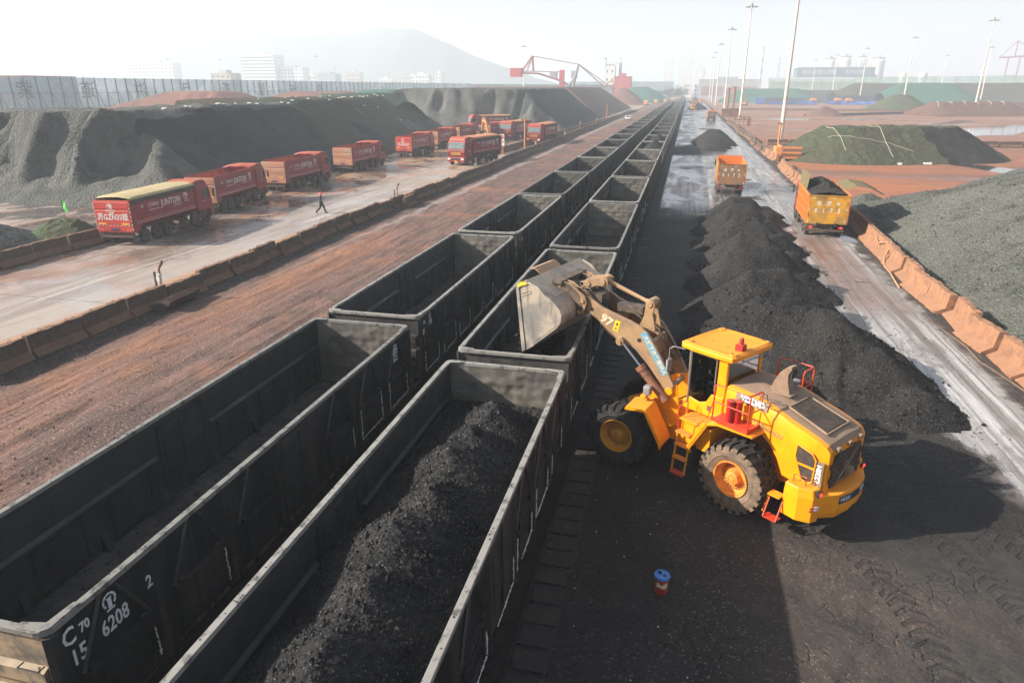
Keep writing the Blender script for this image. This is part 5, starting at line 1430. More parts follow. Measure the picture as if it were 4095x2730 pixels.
    for s in (1,-1): c = MB(); c.cbox((s*1.0,-.065,.76), (.14,.01,.09)); c.obj('tail_light', M_['tredl'] if loaded else M_['redcan'], t)
    for y in (1.1,2.45,6.3,8.25):
        for x in (-1.08,1.08): truck_wheel(t, x, y, .52, .3)
    return t
D1 = dumper('orange lorry with yellow tailgate numbered 0175, loaded with coal', (14.35, 52.2, 0), radians(-2.2), '0175', 'tgold', True, False, True)
D2 = dumper('orange lorry with brown tailgate numbered 0172, its tub empty', (8.95, 72.6, 0), radians(-1), '0172', 'tbrown', False, True)
D3 = dumper('distant orange lorry with dark tailgate numbered 0174', (12.1, 241, 0), radians(1), '0174', 'tdark')
D4 = dup(D3, (12.9, 545, 0), radians(185), 'tiny orange lorry facing the camera, farthest along the coal road')
LD2 = dup(LD, (7.2, 372, 0), radians(80), 'far orange-yellow wheel loader working by the second coal heap', None, .95)

# person walking ----------------------------------------------------------
def person(name, label, J, rad, mats_, loc, rz, extra=None):
    """one continuous skinned body; J joints, chains of edges, radii"""
    me = bpy.data.meshes.new('person'); ids = {k: i for i, k in enumerate(J)}
    me.from_pydata([J[k] for k in J], [(ids[a], ids[b]) for a, b in extra], [])
    o = bpy.data.objects.new(name, me); COL.objects.link(o)
    sk = o.modifiers.new('skin', 'SKIN'); 
    for k, i in ids.items(): me.skin_vertices[0].data[i].radius = (rad[k][0], rad[k][1])
    me.skin_vertices[0].data[ids['pelvis']].use_root = True
    s = o.modifiers.new('sub', 'SUBSURF'); s.levels = 1; s.render_levels = 2
    me.materials.append(mats_)
    o.location = loc; o.rotation_euler = (0,0,rz); tag(o, label, 'person')
    return o
def body_edges():
    E = [('pelvis','waist'),('waist','chest'),('chest','neck'),('neck','head'),('head','crown')]
    for s in 'LR':
        E += [('pelvis','hip'+s),('hip'+s,'knee'+s),('knee'+s,'ankle'+s),('ankle'+s,'toe'+s),('chest','sh'+s),('sh'+s,'elb'+s),('elb'+s,'wr'+s),('wr'+s,'palm'+s)]
    return E
Jw = {'pelvis':(0,0,.93),'waist':(0,.01,1.08),'chest':(0,.03,1.32),'neck':(0,.05,1.48),'head':(0,.08,1.58),'crown':(0,.08,1.68),
 'hipL':(-.09,0,.90),'kneeL':(-.10,.22,.52),'ankleL':(-.09,.34,.10),'toeL':(-.09,.50,.06),
 'hipR':(.09,0,.90),'kneeR':(.10,-.06,.50),'ankleR':(.10,-.40,.17),'toeR':(.10,-.34,.04),
 'shL':(-.19,.03,1.38),'elbL':(-.24,-.10,1.13),'wrL':(-.22,.02,.92),'palmL':(-.21,.06,.84),
 'shR':(.19,.03,1.38),'elbR':(.24,.06,1.12),'wrR':(.22,.24,.96),'palmR':(.21,.29,.90)}
rw = {'pelvis':(.15,.11),'waist':(.14,.10),'chest':(.16,.11),'neck':(.055,.055),'head':(.085,.095),'crown':(.07,.08)}
for s in 'LR': rw.update({'hip'+s:(.095,.095),'knee'+s:(.065,.065),'ankle'+s:(.048,.048),'toe'+s:(.04,.035),'sh'+s:(.075,.07),'elb'+s:(.052,.052),'wr'+s:(.035,.035),'palm'+s:(.035,.02)})
def wear(p, Jn, helm, hx=(0,0,0), facing=1):
    hd = Vector(Jn['head'])
    c = MB(Matrix.Translation(hd+Vector((0,0,.03)))); c.lathe([(.0,.128),(.05,.125),(.10,.10),(.135,.05),(.145,0)], 16, 'z'); c.lathe([(-.005,.155),(.01,.15),(.01,.12)], 16, 'z'); c.obj('helmet', M_[helm], p, angle=50)
    c = MB(Matrix.Translation(hd))   # face: brow, nose, mouth, ears
    c.lathe([(-.09,.03),(-.05,.075),(0,.088),(.04,.085)], 14, 'z')
    c.prism([(.085,.01),(.11,-.025),(.085,-.03)], -.012, .012, 'x')
    for s in (1,-1): c.cbox((s*.088,0,-.01), (.015,.03,.05))
    c.obj('face', M_['skin'], p, angle=60)
    c = MB(Matrix.Translation(hd))
    for s in (1,-1): c.cbox((s*.032,.086,.0), (.02,.008,.01))
    c.cbox((0,.086,-.055), (.04,.008,.008)); c.obj('eyes_and_mouth', M_['blk'], p)
def legs_clothes(p, Jn):
    c = MB()
    for s in 'LR':
        h, k, a, t = (Vector(Jn[q+s]) for q in ('hip','knee','ankle','toe'))
        c.tube([h+Vector((0,0,.03)), h.lerp(k,.5), k, k.lerp(a,.5), a+Vector((0,0,.02))], [.112,.098,.082,.078,.075], 12)
    c.tube([(0,0,.82),(0,0,.9),(0,.005,1.0)], [.12,.165,.15], 12)
    c.obj('trousers', M_['pants'], p, smooth=True)
    c = MB()
    for s in 'LR':
        a, t = Vector(Jn['ankle'+s]), Vector(Jn['toe'+s]); c.tube([a+Vector((0,-.03,.02)), a.lerp(t,.4)+Vector((0,0,-.03)), t+Vector((0,0,-.01))], [.06,.055,.04], 10)
    c.obj('boots', M_['boot'], p, smooth=True)
def hands(p, Jn, flex=.6):
    c = MB()
    for s in 'LR':
        w, q = Vector(Jn['wr'+s]), Vector(Jn['palm'+s]); d = (q-w).normalized(); sd = 1 if s == 'R' else -1
        side = d.cross(Vector((sd,0,0))).normalized(); fw = Vector((-sd,0,0))
        c.tube([w, w.lerp(q,.7), q], [.028,.038,.034], 8)
        for i, ln in enumerate((.068,.078,.072,.056)):
            b = q+side*(.03-.02*i); m = b+d*ln*.5+fw*.006; e = m+(d*.7+fw*flex).normalized()*ln*.5
            c.tube([b, m, e], [.0095,.009,.0075], 6)
        b = w.lerp(q,.5)+side*.03; c.tube([b, b+side*.03+d*.03, b+side*.035+d*.06+fw*.01], [.011,.0105,.009], 6)
    c.obj('hands', M_['skin'], p, smooth=True)
pw = person('person', 'worker in dark overalls and red hard hat walking across the pale road', Jw, rw, M_['cloth'], (-25.55, 53.1, 0), radians(-72), body_edges())
wear(pw, Jw, 'helm'); legs_clothes(pw, Jw); hands(pw, Jw)
Js = {'pelvis':(0,0,.10),'waist':(0,-.02,.26),'chest':(0,.0,.50),'neck':(0,.03,.66),'head':(0,.06,.76),'crown':(0,.06,.86)}
for s, x in (('L',-1),('R',1)):
    Js.update({'hip'+s:(x*.10,.03,.09),'knee'+s:(x*.16,.46,.14),'ankle'+s:(x*.15,.60,-.28),'toe'+s:(x*.15,.74,-.33),'sh'+s:(x*.19,.0,.55),'elb'+s:(x*.26,.16,.32),'wr'+s:(x*.19,.40,.38),'palm'+s:(x*.17,.47,.42)})
M4 = Matrix.Translation((6.85,16.68,0)) @ Matrix.Rotation(radians(142.7),4,'Z')
seatp = M4 @ Vector((1.36,0,2.48))
po = person('person', 'operator in dark work clothes and yellow hard hat seated in the loader cab', Js, rw, M_['cloth'], seatp, radians(142.7-90), body_edges())
wear(po, Js, 'helmy'); hands(po, Js, 1.0)
c = MB(); c.box(-.2,.2,-.125,-.115,.25,.55); c.box(-.2,.2,.11,.125,.3,.5); c.obj('safety_vest', M_['teal'], po)
# ---------------------------------------------------------------- heaps
def heap(name, x0, x1, y0, y1, st, h, mat, label, cat='heap', group=None, rocks=0, rr=(.02,.06), area=None, mats2=None, msel=None):
    xs = fr(x0, x1, st); ys = fr(y0, y1, st); nx = len(xs)
    Z = [[h(x, y) for x in xs] for y in ys]
    mb = MB(); idx = {}
    for j in range(len(ys)-1):
        for i in range(nx-1):
            q = [(j,i),(j,i+1),(j+1,i+1),(j+1,i)]
            if max(Z[a][b] for a, b in q) < -.03: continue
            for a, b in q:
                if (a, b) not in idx:
                    idx[a, b] = len(mb.v); mb.v.append(Vector((xs[b], ys[a], Z[a][b])))
            mb.f.append([idx[a] for a in q]); mb.m.append(msel(xs[i], ys[j]) if msel else 0)
    rnd = random.Random(len(name)+int(x0*7))
    if rocks:
        ax0, ax1, ay0, ay1 = area or (x0, x1, y0, y1); n = 0; tries = 0
        while n < rocks and tries < rocks*6:
            tries += 1
            x = rnd.uniform(ax0, ax1); y = rnd.uniform(ay0, ay1); z = h(x, y)
            if z < -.25: continue
            if z < 0:
                if rnd.random() > .35: continue
                z = 0.02
            r = rr[0]+(rr[1]-rr[0])*rnd.random()**5; mb.rock((x, y, z+r*.2), r); n += 1
    o = mb.obj(name, [mat]+(mats2 or []) , smooth=False)
    me = o.data; nf = len(me.polygons)-rocks*0
    me.polygons.foreach_set('use_smooth', [len(p.vertices) == 4 for p in me.polygons])
    return tag(o, label, cat, group)
def cone(x, y, cx, cy, hh, sl=.66, top=0, ang=0, ln=0):
    """truck-tipped heap: flat-topped ridge of half-length ln along angle ang"""
    dx, dy = x-cx, y-cy; ca, sa = cos(ang), sin(ang)
    u = dx*ca+dy*sa; v = -dx*sa+dy*ca
    u = max(0, abs(u)-ln); d = sqrt(u*u+v*v)
    return hh - sl*max(0, d-top)
# windrow of tipped coal beside the loader
HW = [(9.1,60.8,1.6,.2,.9),(8.7,57.2,2.0,.3,.9),(8.5,52.4,2.05,.2,.8),(8.5,47.2,2.15,.15,.9),(8.4,42.0,2.2,.1,.9),(8.4,36.9,2.25,.15,.9),(8.3,31.8,2.3,.2,1.0),(8.3,27.6,2.35,.15,1.0)]
def hwind(x, y):
    wx = x+.28*nz(x, y, .5, 3, 3); wy = y+.3*nz(x, y, .45, 8, 3)
    z = -9
    for cx, cy, hh, ang, ln in HW:
        z = max(z, cone(wx, wy, cx, cy, hh*(1+.06*sin(cy*7)), .76, .2, ang, ln*.6))
        z = max(z, cone(wx, wy, cx+1.6, cy-.9, hh*.55, .72, .3, .4, .5))
    # body dug into by the loader, spread toward the road
    near = cone(wx, wy, 8.9, 26.4, 2.3, .70, .4, -.5, 1.2)
    near = max(near, cone(wx, wy, 10.3, 25.6, 1.45, .64, .5, -.9, 1.1))
    near = max(near, cone(wx, wy, 11.4, 24.0, .75, .52, .35, -1.0, 1.2))
    cutf = 1.3*((wy-23.4) + .35*(wx-8.5)) + .5*nz(x, y, .9, 4, 3)
    if wx < 10.6: near = min(near, max(cutf, .12+.3*nz(x, y, 1.2, 4, 3)-.05 if wy > 21.5 else cutf))
    z = max(z, near)
    z += .07*nz(x, y, 1.7, 1, 3)+.03*nz(x, y, 6, 2, 3)
    return z
heap('coal_heap', 3.6, 14.6, 17.8, 64.5, .12, hwind, M_['coal'], 'long row of tipped black coal heaps between the trains and the wet road', 'coal heap', 'black coal heaps on the apron', rocks=5200, rr=(.015,.10), area=(3.8,14.4,18.2,50))
def h2(x, y):
    wx = x+.4*nz(x, y, .4, 3, 3); z = -9
    for cx, cy, hh in ((9.3,131,1.6),(8.9,126,1.0),(9.7,138,2.1),(9.6,145,2.3),(9.8,151,1.9)): z = max(z, cone(wx, y, cx, cy, hh*1.1, .74, .3, .1, .7))
    return z+.08*nz(x, y, 1.2, 1, 3)
heap('coal_heap', 4, 15, 116, 166, .35, h2, M_['coal'], 'smaller peaked coal heap beyond the brown-tailed lorry', 'coal heap', 'black coal heaps on the apron')
heap('coal_heap', 4, 14, 372, 430, .8, lambda x, y: max(cone(x, y, 9.5, 388, 3.0, .6, .3, 1.57, 10), cone(x, y, 10, 410, 2.6, .6, .3, 1.57, 8))+.1*nz(x, y, 1, 1, 2), M_['coal'], 'far coal heap beside the distant loader', 'coal heap', 'black coal heaps on the apron')
heap('coal_heap', 4, 16, 560, 640, 1.5, lambda x, y: cone(x, y, 10, 600, 3.4, .6, .3, 1.57, 22)+.1*nz(x, y, 1, 1, 2), M_['coal'], 'farthest coal heap, by the end of the trains', 'coal heap', 'black coal heaps on the apron')
# loose lumps spread over the apron
rnd = random.Random(5); mb = MB()
for _ in range(4200):
    y = rnd.uniform(4, 44); x = rnd.uniform(2.6, 16.8) if rnd.random() < .6 else rnd.gauss(13.4, .6)
    mb.rock((x, y, zapr(x, y)+.004), .006+.03*rnd.random()**6)
o = mb.obj('spilled_coal_lumps', M_['coal'], kind='stuff'); tag(o, 'scattered black crumbs of coal over the apron', 'coal crumbs')
mb = MB()
for _ in range(70):
    y = rnd.uniform(5, 30); x = rnd.uniform(2.0, 5.5); mb.rock((x, y, .05), .006+.015*rnd.random())
o = mb.obj('foam_scraps', M_['seal'], kind='stuff'); tag(o, 'tiny white scraps of sealing foam on the dark slabs', 'scraps')
rnd = random.Random(55); mb = MB()
for _ in range(7000):
    y = 6+36*rnd.random()**1.4; x = rnd.uniform(-19.2, -7.2); mb.rock((x, y, zore(x, y)+.004), .012+.04*rnd.random()**5)
o = mb.obj('ore_pebbles', ORE, kind='stuff'); tag(o, 'loose reddish ore pebbles over the strip left of the trains', 'pebbles')
# coal sliding out of the bucket
mb = MB()
MF = M4 @ FR
rnd = random.Random(11)
for _ in range(2600):
    b = rnd.uniform(-1.35, 1.45); u = rnd.random(); 
    a = 2.95+.35*u+.30*rnd.random()**2; z = 3.75-2.05*u+.2*rnd.gauss(0,.5)
    if z < 1.6: continue
    mb.rock(MF @ Vector((a, b, z)), .02+.06*rnd.random()**3)
for _ in range(500):
    b = rnd.uniform(-1.5, 1.5); mb.rock(MF @ Vector((2.1+rnd.random()*1.0, b, 1.6+rnd.random()*1.9)), .012+.03*rnd.random()**2)
xs = fr(-1.45,1.45,.06); ys = fr(0,1,.03); nx = len(xs)
mb.add([MF @ Vector((2.92+.42*t+.10*nz(b, t*3, 2, 3, 3)+.05*nz(b,t*3,8,1,2), b*(1-.08*t), 3.95-2.1*t+.08*nz(b, t*3, 3, 6, 3))) for t in ys for b in xs], [(j*nx+i, j*nx+i+1, (j+1)*nx+i+1, (j+1)*nx+i) for j in range(len(ys)-1) for i in range(nx-1)])
o = mb.obj('falling_coal', M_['coalfresh'], kind='stuff'); tag(o, 'cascade of coal pouring from the tilted bucket into the wagon', 'coal')

# stockpiles to the left --------------------------------------------------
def gully(x, y, s, z0, amp):
    a = noise.noise(Vector((x*s, y*s*.35, z0))); return amp*(abs(a)*2-.5)
def edgew(x, y): return 2.2*noise.noise(Vector((x*.16, y*.16, 5)))+.9*noise.noise(Vector((x*.5, y*.5, 2)))
def hA(x, y):
    """long plateau; front face slumped, right flank smooth"""
    top = 8.05+.35*nz(x, y, .25, 3, 4)-.018*max(0, -50-x)
    e = edgew(x, y)
    q = x+1.6*noise.noise(Vector((y*.22, x*.1, 9)))
    g = 2.6*abs(noise.noise(Vector((q*.115, y*.05, 7))))**.8+1.2*abs(noise.noise(Vector((q*.33, y*.10, 3))))+.45*abs(noise.noise(Vector((q*.9, y*.3, 3))))
    fx = -39.2-max(0, y-90)*.19
    front = (y-52.3-max(0, (-x-60)*.06)+(-3.0*g+2.2)*min(1, max(0, (y-52)/3)))*1.12
    lowf = (y-51.0+1.4*noise.noise(Vector((x*.2, 1, 4))))*.55
    front = max(min(front, 9), min(lowf, 2.2+.9*noise.noise(Vector((x*.17, 2, 1)))))
    flank = (fx-x)*.70+ .25*e + (.0 if y < 130 else (y-130)*.0)
    back = (168-y)*.6
    z = min(top, front, flank, back)
    z = min(z, max((84-y)*.5, (x+64)*.5+8), 8.6-.75*min(1, max(0, (-50-x)/6))*min(1, max(0, (84-y)/14)))
    if y < 58: z += .14*nz(x, y, .9, 2, 4)
    return z+(.20*nz(x, y, .9, 6, 5)+.42*nz(x, y*.7, .34, 16, 5)+.25*abs(nz(x*1.1, y*.5, .8, 26, 3)))*(1 if .5 < z < 7.0 and flank > z+.3 else .3)
def selA(x, y): return 1 if (x > -49.8-.02*(y-60) and y > 60) or y > 150 else 0  # flank away from the sun: shade painted as the darker ore tone
heap('ore_stockpile', -118, -38, 49.5, 168, .5, hA, M_['ore_grey'], 'long grey ore stockpile with a slumped sunlit face behind the red trucks', 'stockpile', mats2=[M_['ore_dark_shade']], msel=selA)
def hN1(x, y):
    e = edgew(x, y*.6)
    top = 8.35+.3*nz(x, y, .2, 2, 3)
    f = ((y-88)*.55+(x+62)*.62)
    return min(top, (-38.6-max(0, y-88)*.19-x)*.71+.2*e, (172-y)*.7, (y-84)*.9+max(0,(x+62))*-.0+0, (y-96)*.55+(-x-40)*.5+6)+.12*nz(x, y, .8, 1, 3)+.08
heap('netted_stockpile', -70, -37.5, 86, 172, .8, hN1, M_['net_d'], 'brown-green netted flank of the long stockpile, above the parked trucks', 'stockpile', 'netted stockpiles on the left')
def hN2(x, y): return min(9.0+.3*nz(x, y, .2, 4, 3), (-38.8-(y-88)*.19-x)*.72, (y-128)*.62, (176-y)*.8, (x+84)*.6)+.14*nz(x, y, .7, 1, 3)
heap('netted_stockpile', -84, -38.5, 128, 176, .9, hN2, M_['net_tg'], 'greener netted heap between the long stockpile and the eroded grey face', 'stockpile', 'netted stockpiles on the left')
def hB(x, y):
    top = 10.0+.25*nz(x, y, .2, 8, 3)
    g = 3.0*abs(noise.noise(Vector((x*.10, y*.03, 17))))+1.4*abs(noise.noise(Vector((x*.3, y*.08, 13))))
    front = (y-177+.10*(-x-30)+(-3.6*g+2.2)*min(1, max(0, (y-177)/3)))*1.1
    flank = (-25.5-x)*.74+.15*edgew(x, y)
    z = min(top, front, flank, (x+92)*.5, (300-y)*.7)
    return z+.15*nz(x, y, .7, 6, 4)+(.55*nz(x, y*.7, .22, 16, 4) if .6 < z < 9.2 and flank > z+.5 else 0)
heap('ore_stockpile', -92, -24, 172, 258, .7, hB, M_['ore_grey'], 'tall grey stockpile with a rippled eroded face beyond the netted heaps', 'stockpile', mats2=[M_['ore_dark_shade']], msel=lambda x, y: 1 if x > -38.5-.03*(y-180) and y > 182 else 0)  # right flank carries its shade in the darker ore tone
heap('ore_stockpile', -100, -23, 255, 400, 1.8, lambda x, y: min(10.6+.2*nz(x, y, .1, 2, 2), (-25.5-x)*.70, (y-256)*.62, (398-y)*.6, (x+100)*.5), M_['ore_brown'], 'brown ore stockpile with a smooth slope behind the tall grey one', 'stockpile')
heap('ore_stockpile', -58, -19, 452, 520, 1.6, lambda x, y: max(cone(x, y, -37.5, 480, 10.6, .66, .4, 0, 1.0), -9)+.1*nz(x, y, .5, 1, 2), M_['ore_pink'], 'far conical brown heap with an excavator on its shoulder', 'stockpile')
heap('netted_stockpile', -60, -8, 530, 600, 2.0, lambda x, y: cone(x, y, -32, 565, 11.5, .55, .5, 0, 5)+.1*nz(x, y, .4, 1, 2), M_['net_t'], 'teal netted heap behind the far conical one', 'stockpile', 'netted stockpiles on the left')
heap('ore_stockpile', -176, -100, 150, 205, 1.2, lambda x, y: min(9.3+.15*nz(x, y, .2, 1, 2), (y-165-2.2*abs(noise.noise(Vector((x*.25, 0, 3)))))*.8, (x+176)*.25, (-102.6-x)*.42, (205-y)*.6)+.1*nz(x, y, .6, 3, 3), M_['ore_pink'], 'pinkish-grey stockpile standing before the tall net fence', 'stockpile', 'hazy brown stockpiles beyond the long pile')
heap('ore_stockpile', -163, -86, 205, 250, 1.4, lambda x, y: min(9.0, (y-212)*.7, (x+163)*.27, (-87-x)*.38, (250-y)*.6)+.1*nz(x, y, .5, 3, 3), M_['ore_pink'], 'flat-topped mauve stockpile right of the pinkish-grey one', 'stockpile', 'hazy brown stockpiles beyond the long pile')
heap('netted_stockpile', -84, -58, 138, 170, .9, lambda x, y: min(8.9, cone(x, y, -70, 154, 11, .5, .3, 0, 4))+.1*nz(x, y, .6, 3, 3), M_['net_tg'], 'low netted mound peeping over the crest of the long pile', 'stockpile', 'netted stockpiles on the left')
heap('netted_stockpile', -140, -85, 240, 290, 1.4, lambda x, y: min(9.6, (y-246)*.6, (x+139.5)*.46, (-86-x)*.46, (290-y)*.6)+.1*nz(x, y, .5, 3, 3), M_['net_t'], 'pale teal netted stockpile near the net fence', 'stockpile', 'netted stockpiles on the left')
heap('ore_stockpile', -150, -84, 305, 360, 1.8, lambda x, y: min(9.3, (y-310)*.6, (x+150)*.5, (-86-x)*.5, (360-y)*.6), M_['ore_pink'], 'low brown stockpile right of the teal netted one', 'stockpile', 'hazy brown stockpiles beyond the long pile')
# little ore heap and net bundle at the left edge
heap('ore_heap', -48, -38.6, 31, 42, .18, lambda x, y: cone(x, y, -44.5, 35.2, 2.0, .42, .6, .4, 1)+.08*nz(x, y, 1.3, 2, 3), M_['ore_dark_shade'], 'low dark heap at the left edge behind the concrete barriers', 'heap')
heap('net_bundle', -41.2, -36.8, 37.6, 42.6, .1, lambda x, y: min(1.1, cone(x, y, -39.0, 40.2, 1.25, .75, .2, .3, .6))+.22*abs(nz(x, y, 1.6, 2, 3)), M_['net_g'], 'crumpled green netting dumped behind the barriers by the flag', 'netting')
mb = MB()
for i in range(46):
    k = R()
    if i % 3: y = 66+95*k; x = -50.5-1.5*R()-max(0, y-90)*.19
    else: x, y = -53-14*R(), 100+40*R()
    z = max(hA(x, y), hN1(x, y) if y > 88 else -9, hN2(x, y) if y > 128 else -9); mb.cbox((x, y, z+.08), (.2+.3*R(), .2, .13))
o = mb.obj('sandbags', M_['bag'], kind='stuff'); tag(o, 'small white sandbags pinning down the netting on the stockpiles', 'sandbags')

# right side heaps --------------------------------------------------------
def hS(x, y):
    w = .5*nz(x, y, .3, 3, 3)
    crest = min(6.4, 1.2+.42*(x-20)*1.0)
    z = min((x-18.1+w*.3)*.52, 6.2+.3*w)
    z = min(z, (64-.0*x-y+(x-20)*1.55)*.22+w*.5, (y-4)*.5)
    z = max(z, cone(x, y, 25.0, 62.5, 2.35, .33, .4, .7, 2.6))
    return z+.06*nz(x, y, 1.6, 2, 3)+.03*nz(x, y, 5, 4, 2)
heap('slag_heap', 18.0, 46, 12, 92, .22, hS, M_['slag'], 'large grey-green gravelly heap behind the right-hand barriers', 'heap', rocks=9000, rr=(.02,.13), area=(18.2,36,20,70))
heap('slag_heap', 19.3, 22.6, 67, 73, .15, lambda x, y: cone(x, y, 21.0, 70, .9, .6, .1, .4, .5)+.12*nz(x, y, 2, 2, 3), M_['slag'], 'tiny grey heap by the barrier behind the yellow-tailed lorry', 'heap')
def hG(x, y):
    z = min(4.55+.25*nz(x, y, .3, 2, 3), cone(x, y, 34.5, 120, 6.3, .62, .8, .38, 7.2))
    return z+.16*nz(x, y, .7, 5, 3)
def selG(x, y):
    u = (x-34.5)*cos(.38)+(y-120)*sin(.38); v = -(x-34.5)*sin(.38)+(y-120)*cos(.38)
    e = 1.2*noise.noise(Vector((x*.5, y*.5, 1)))
    return 1 if (2.2+e < u < 15 and v < -3.0+.5*e and u < 12.5) else 0
heap('covered_coal_heap', 18.5, 53, 102, 138, .28, hG, M_['net_o'], 'big green-netted coal heap, its right side torn open to the dark coal', 'heap', mats2=[M_['ore_dark_shade'] if False else M_['coal']], msel=selG)
mb = MB()
def seam(pts, hf, r=.028):
    out = []
    for i in range(len(pts)-1):
        a, b = Vector(pts[i]), Vector(pts[i+1]); n = max(2, int((b-a).length/.5))
        for k in range(n):
            p = a.lerp(b, k/n); out.append((p.x, p.y, hf(p.x, p.y)+.06))
    mb.tube(out, r, 5)
for P_ in ([(26.6,109.4),(26.2,112),(25.2,115),(24.6,117)],[(32.9,109.2),(32.3,112),(32.0,116),(31.0,120)],[(24.6,112.6),(28,111.8),(33,112.0),(36.5,111.4)]): seam(P_, hG)
o = mb.obj('net_rope', M_['rope']); tag(o, 'pale ropes laced over the big green-netted heap', 'rope')
mb = MB()
for x, y in ((26.5,108.6),(33.6,108.0),(37.5,109.4),(37.9,110.2)): mb.cbox((x, y, .15), (.9*R()+.4,.4,.25))
o = mb.obj('white_sack', M_['bag'], kind='stuff'); tag(o, 'white sacks lying along the foot of the green-netted heap', 'sacks')
heap('netted_heap', 82, 120, 362, 392, .9, lambda x, y: min(7.3, cone(x, y, 101.5, 376, 8.0, .56, .3, 0, 2.0))+.1*nz(x, y, .6, 2, 3), M_['net_g'], 'green-grey roped netted cone beyond the puddles', 'heap', 'netted heaps in the far right yard')
def hBr(x, y): return min(5.0+.4*nz(x, y, .12, 2, 2), cone(x, y, 113, 322, 6.2, .5, .5, .35, 13))+.15*nz(x, y, .5, 3, 3)
heap('netted_heap', 88, 145, 305, 342, .9, hBr, M_['net_b'], 'long reddish-brown netted heap with pale ropes, right of the green-grey cone', 'heap', 'netted heaps in the far right yard')
mb = MB()
for k in range(6): seam([(99+k*5.2, 311.5+k*1.9), (100+k*5.2, 318+k*1.9), (100.6+k*5.2, 323+k*1.9)], hBr, .07)
o = mb.obj('net_rope', M_['rope']); tag(o, 'pale ropes down the reddish-brown netted heap', 'rope')
heap('netted_heap', 132, 160, 352, 372, 1.0, lambda x, y: cone(x, y, 146, 362, 4.2, .5, .5, 0, 5)+.15*nz(x, y, .5, 3, 3), M_['net_b'], 'dark brown heap at the right edge behind the roped one', 'heap', 'netted heaps in the far right yard')
heap('ore_heap', 49, 64, 292, 308, .5, lambda x, y: cone(x, y, 56, 300, 3.5, .5, .3, 0, .6)+.1*nz(x, y, .8, 2, 3), M_['ore_brown'], 'small pointed brown heap in front of the blue machinery', 'heap')
for (x0, x1, y0, y1, hh, cx, cy, ln, m, lab) in ((28,112,545,610,10.6,63,575,19,'net_t','teal netted stockpile left of the far hall'),(86,132,600,660,9.5,108,630,12,'ore_dark_shade','lower grey-green heap between the teal pile and the hall'),
      (105,300,520,600,14.5,200,562,80,'net_d','long dark green netted stockpile along the right fence'),(124,176,460,560,14.3,150,512,12,'net_t','bright teal netted flank in the middle of the long green stockpile'),(195,290,430,500,8.5,245,470,26,'net_d','olive netted heap at the far right edge')):
    heap('netted_stockpile', x0, x1, y0, y1, 2.2, lambda x, y: min(hh*.93, cone(x, y, cx, cy, hh, .52, .6, 0, ln))+.3*nz(x, y, .15, 3, 3), M_[m], lab, 'stockpile', 'netted stockpiles on the right')

# ---------------------------------------------------------------- barriers
def jersey(L=2.6, seed=1, foot=False):
    rnd = random.Random(seed); mb = MB()
    pr = [(-.44,0),(-.44,.12),(-.20,.42),(-.13,.98),(.13,.98),(.20,.42),(.44,.12),(.44,0)]
    if foot: pr = [(-.66,0),(-.64,.14),(-.24,.34),(-.14,1.0),(.16,1.0),(.20,.42),(.34,.12),(.34,0)]
    n = len(pr); ys = fr(0, L-.07, .32); vs = []
    for j, y in enumerate(ys):
        for x, z in pr:
            k = .02 if 0 < z < .98 else .028*(z > 0)
            vs.append((x+k*rnd.uniform(-1,1), y+(.02*rnd.uniform(-1,1) if j in (0, len(ys)-1) else 0), z+k*rnd.uniform(-1,1)))
    f = [[j*n+i, (j+1)*n+i, (j+1)*n+i+1, j*n+i+1] for j in range(len(ys)-1) for i in range(n-1)]
    f += [[i for i in range(n)], [(len(ys)-1)*n+i for i in range(n)][::-1]]
    mb.add(vs, f)
    for y in (.6, L-.7): mb.tube([(0,y,.97),(0,y+.03,1.05),(0,y+.12,1.06),(0,y+.15,.97)], .014, 5, 1)
    return mb
BM = {}
def barrier_mesh(key, mat, L):
    if key not in BM:
        o = jersey(L, len(BM)+3, key[0] == 'r').obj('concrete_barrier', [mat, M_['rust']], bevel=.02); BM[key] = o; return o, True
    return BM[key], False
def barrier(key, mat, L, loc, rz, label, group, tilt=0):
    o, fresh = barrier_mesh(key, mat, L)
    if not fresh: o = o.copy(); COL.objects.link(o)
    o.location = loc; o.rotation_euler = (tilt, 0, rz); tag(o, label, 'barrier', group)
    return o
rnd = random.Random(21)
def ordn(n): return {1:'first',2:'second',3:'third',4:'fourth',5:'fifth',6:'sixth',7:'seventh',8:'eighth',9:'ninth',10:'tenth'}.get(n, '%d%s' % (n, 'th' if 10 <= n % 100 <= 20 else {1:'st',2:'nd',3:'rd'}.get(n % 10, 'th')))
y = 17.2; k = 0
while y < 330:
    k += 1
    if k < 60: L = 2.6; st = 2.62
    else: L = 3.9; st = 3.95
    near = y < 90
    off = rnd.gauss(0, .07)*(1 if near else .5); rz = rnd.gauss(0, .025)
    z = rnd.choice((0,0,0,-.12,.03))-.02
    if k in (6,): off = .0
    barrier(('l', k % 3, L), M_['conc'], L, (-20.45+off+.2*sin(y*.1), y, z), rz, 'rusty-dusted concrete barrier, %s from the camera in the row left of the red ore strip' % ordn(k), 'concrete barriers along the left road', rnd.gauss(0,.008))
    y += st
barrier(('l',0,2.6), M_['conc'], 2.6, (-19.75, 26.2, -.02), .12, 'short toppled barrier lying against the row near the first nozzle post', 'concrete barriers along the left road').rotation_euler = (0, .9, .1)
barrier(('l',1,2.6), M_['conc'], 2.6, (-19.6, 57.2, -.02), .05, 'spare barrier set in front of the row by the second nozzle post', 'concrete barriers along the left road')
for i in range(6):
    barrier(('l', i % 3, 2.6), M_['conc'], 2.6, (-34.75+.08*rnd.gauss(0,1), 25.6+i*2.66, 0), .02*rnd.gauss(0,1), 'dark concrete barrier, %s from the camera in the short row left of the covered truck' % ordn(i+1), 'short barrier row at the left edge')
y = 112; k = 0
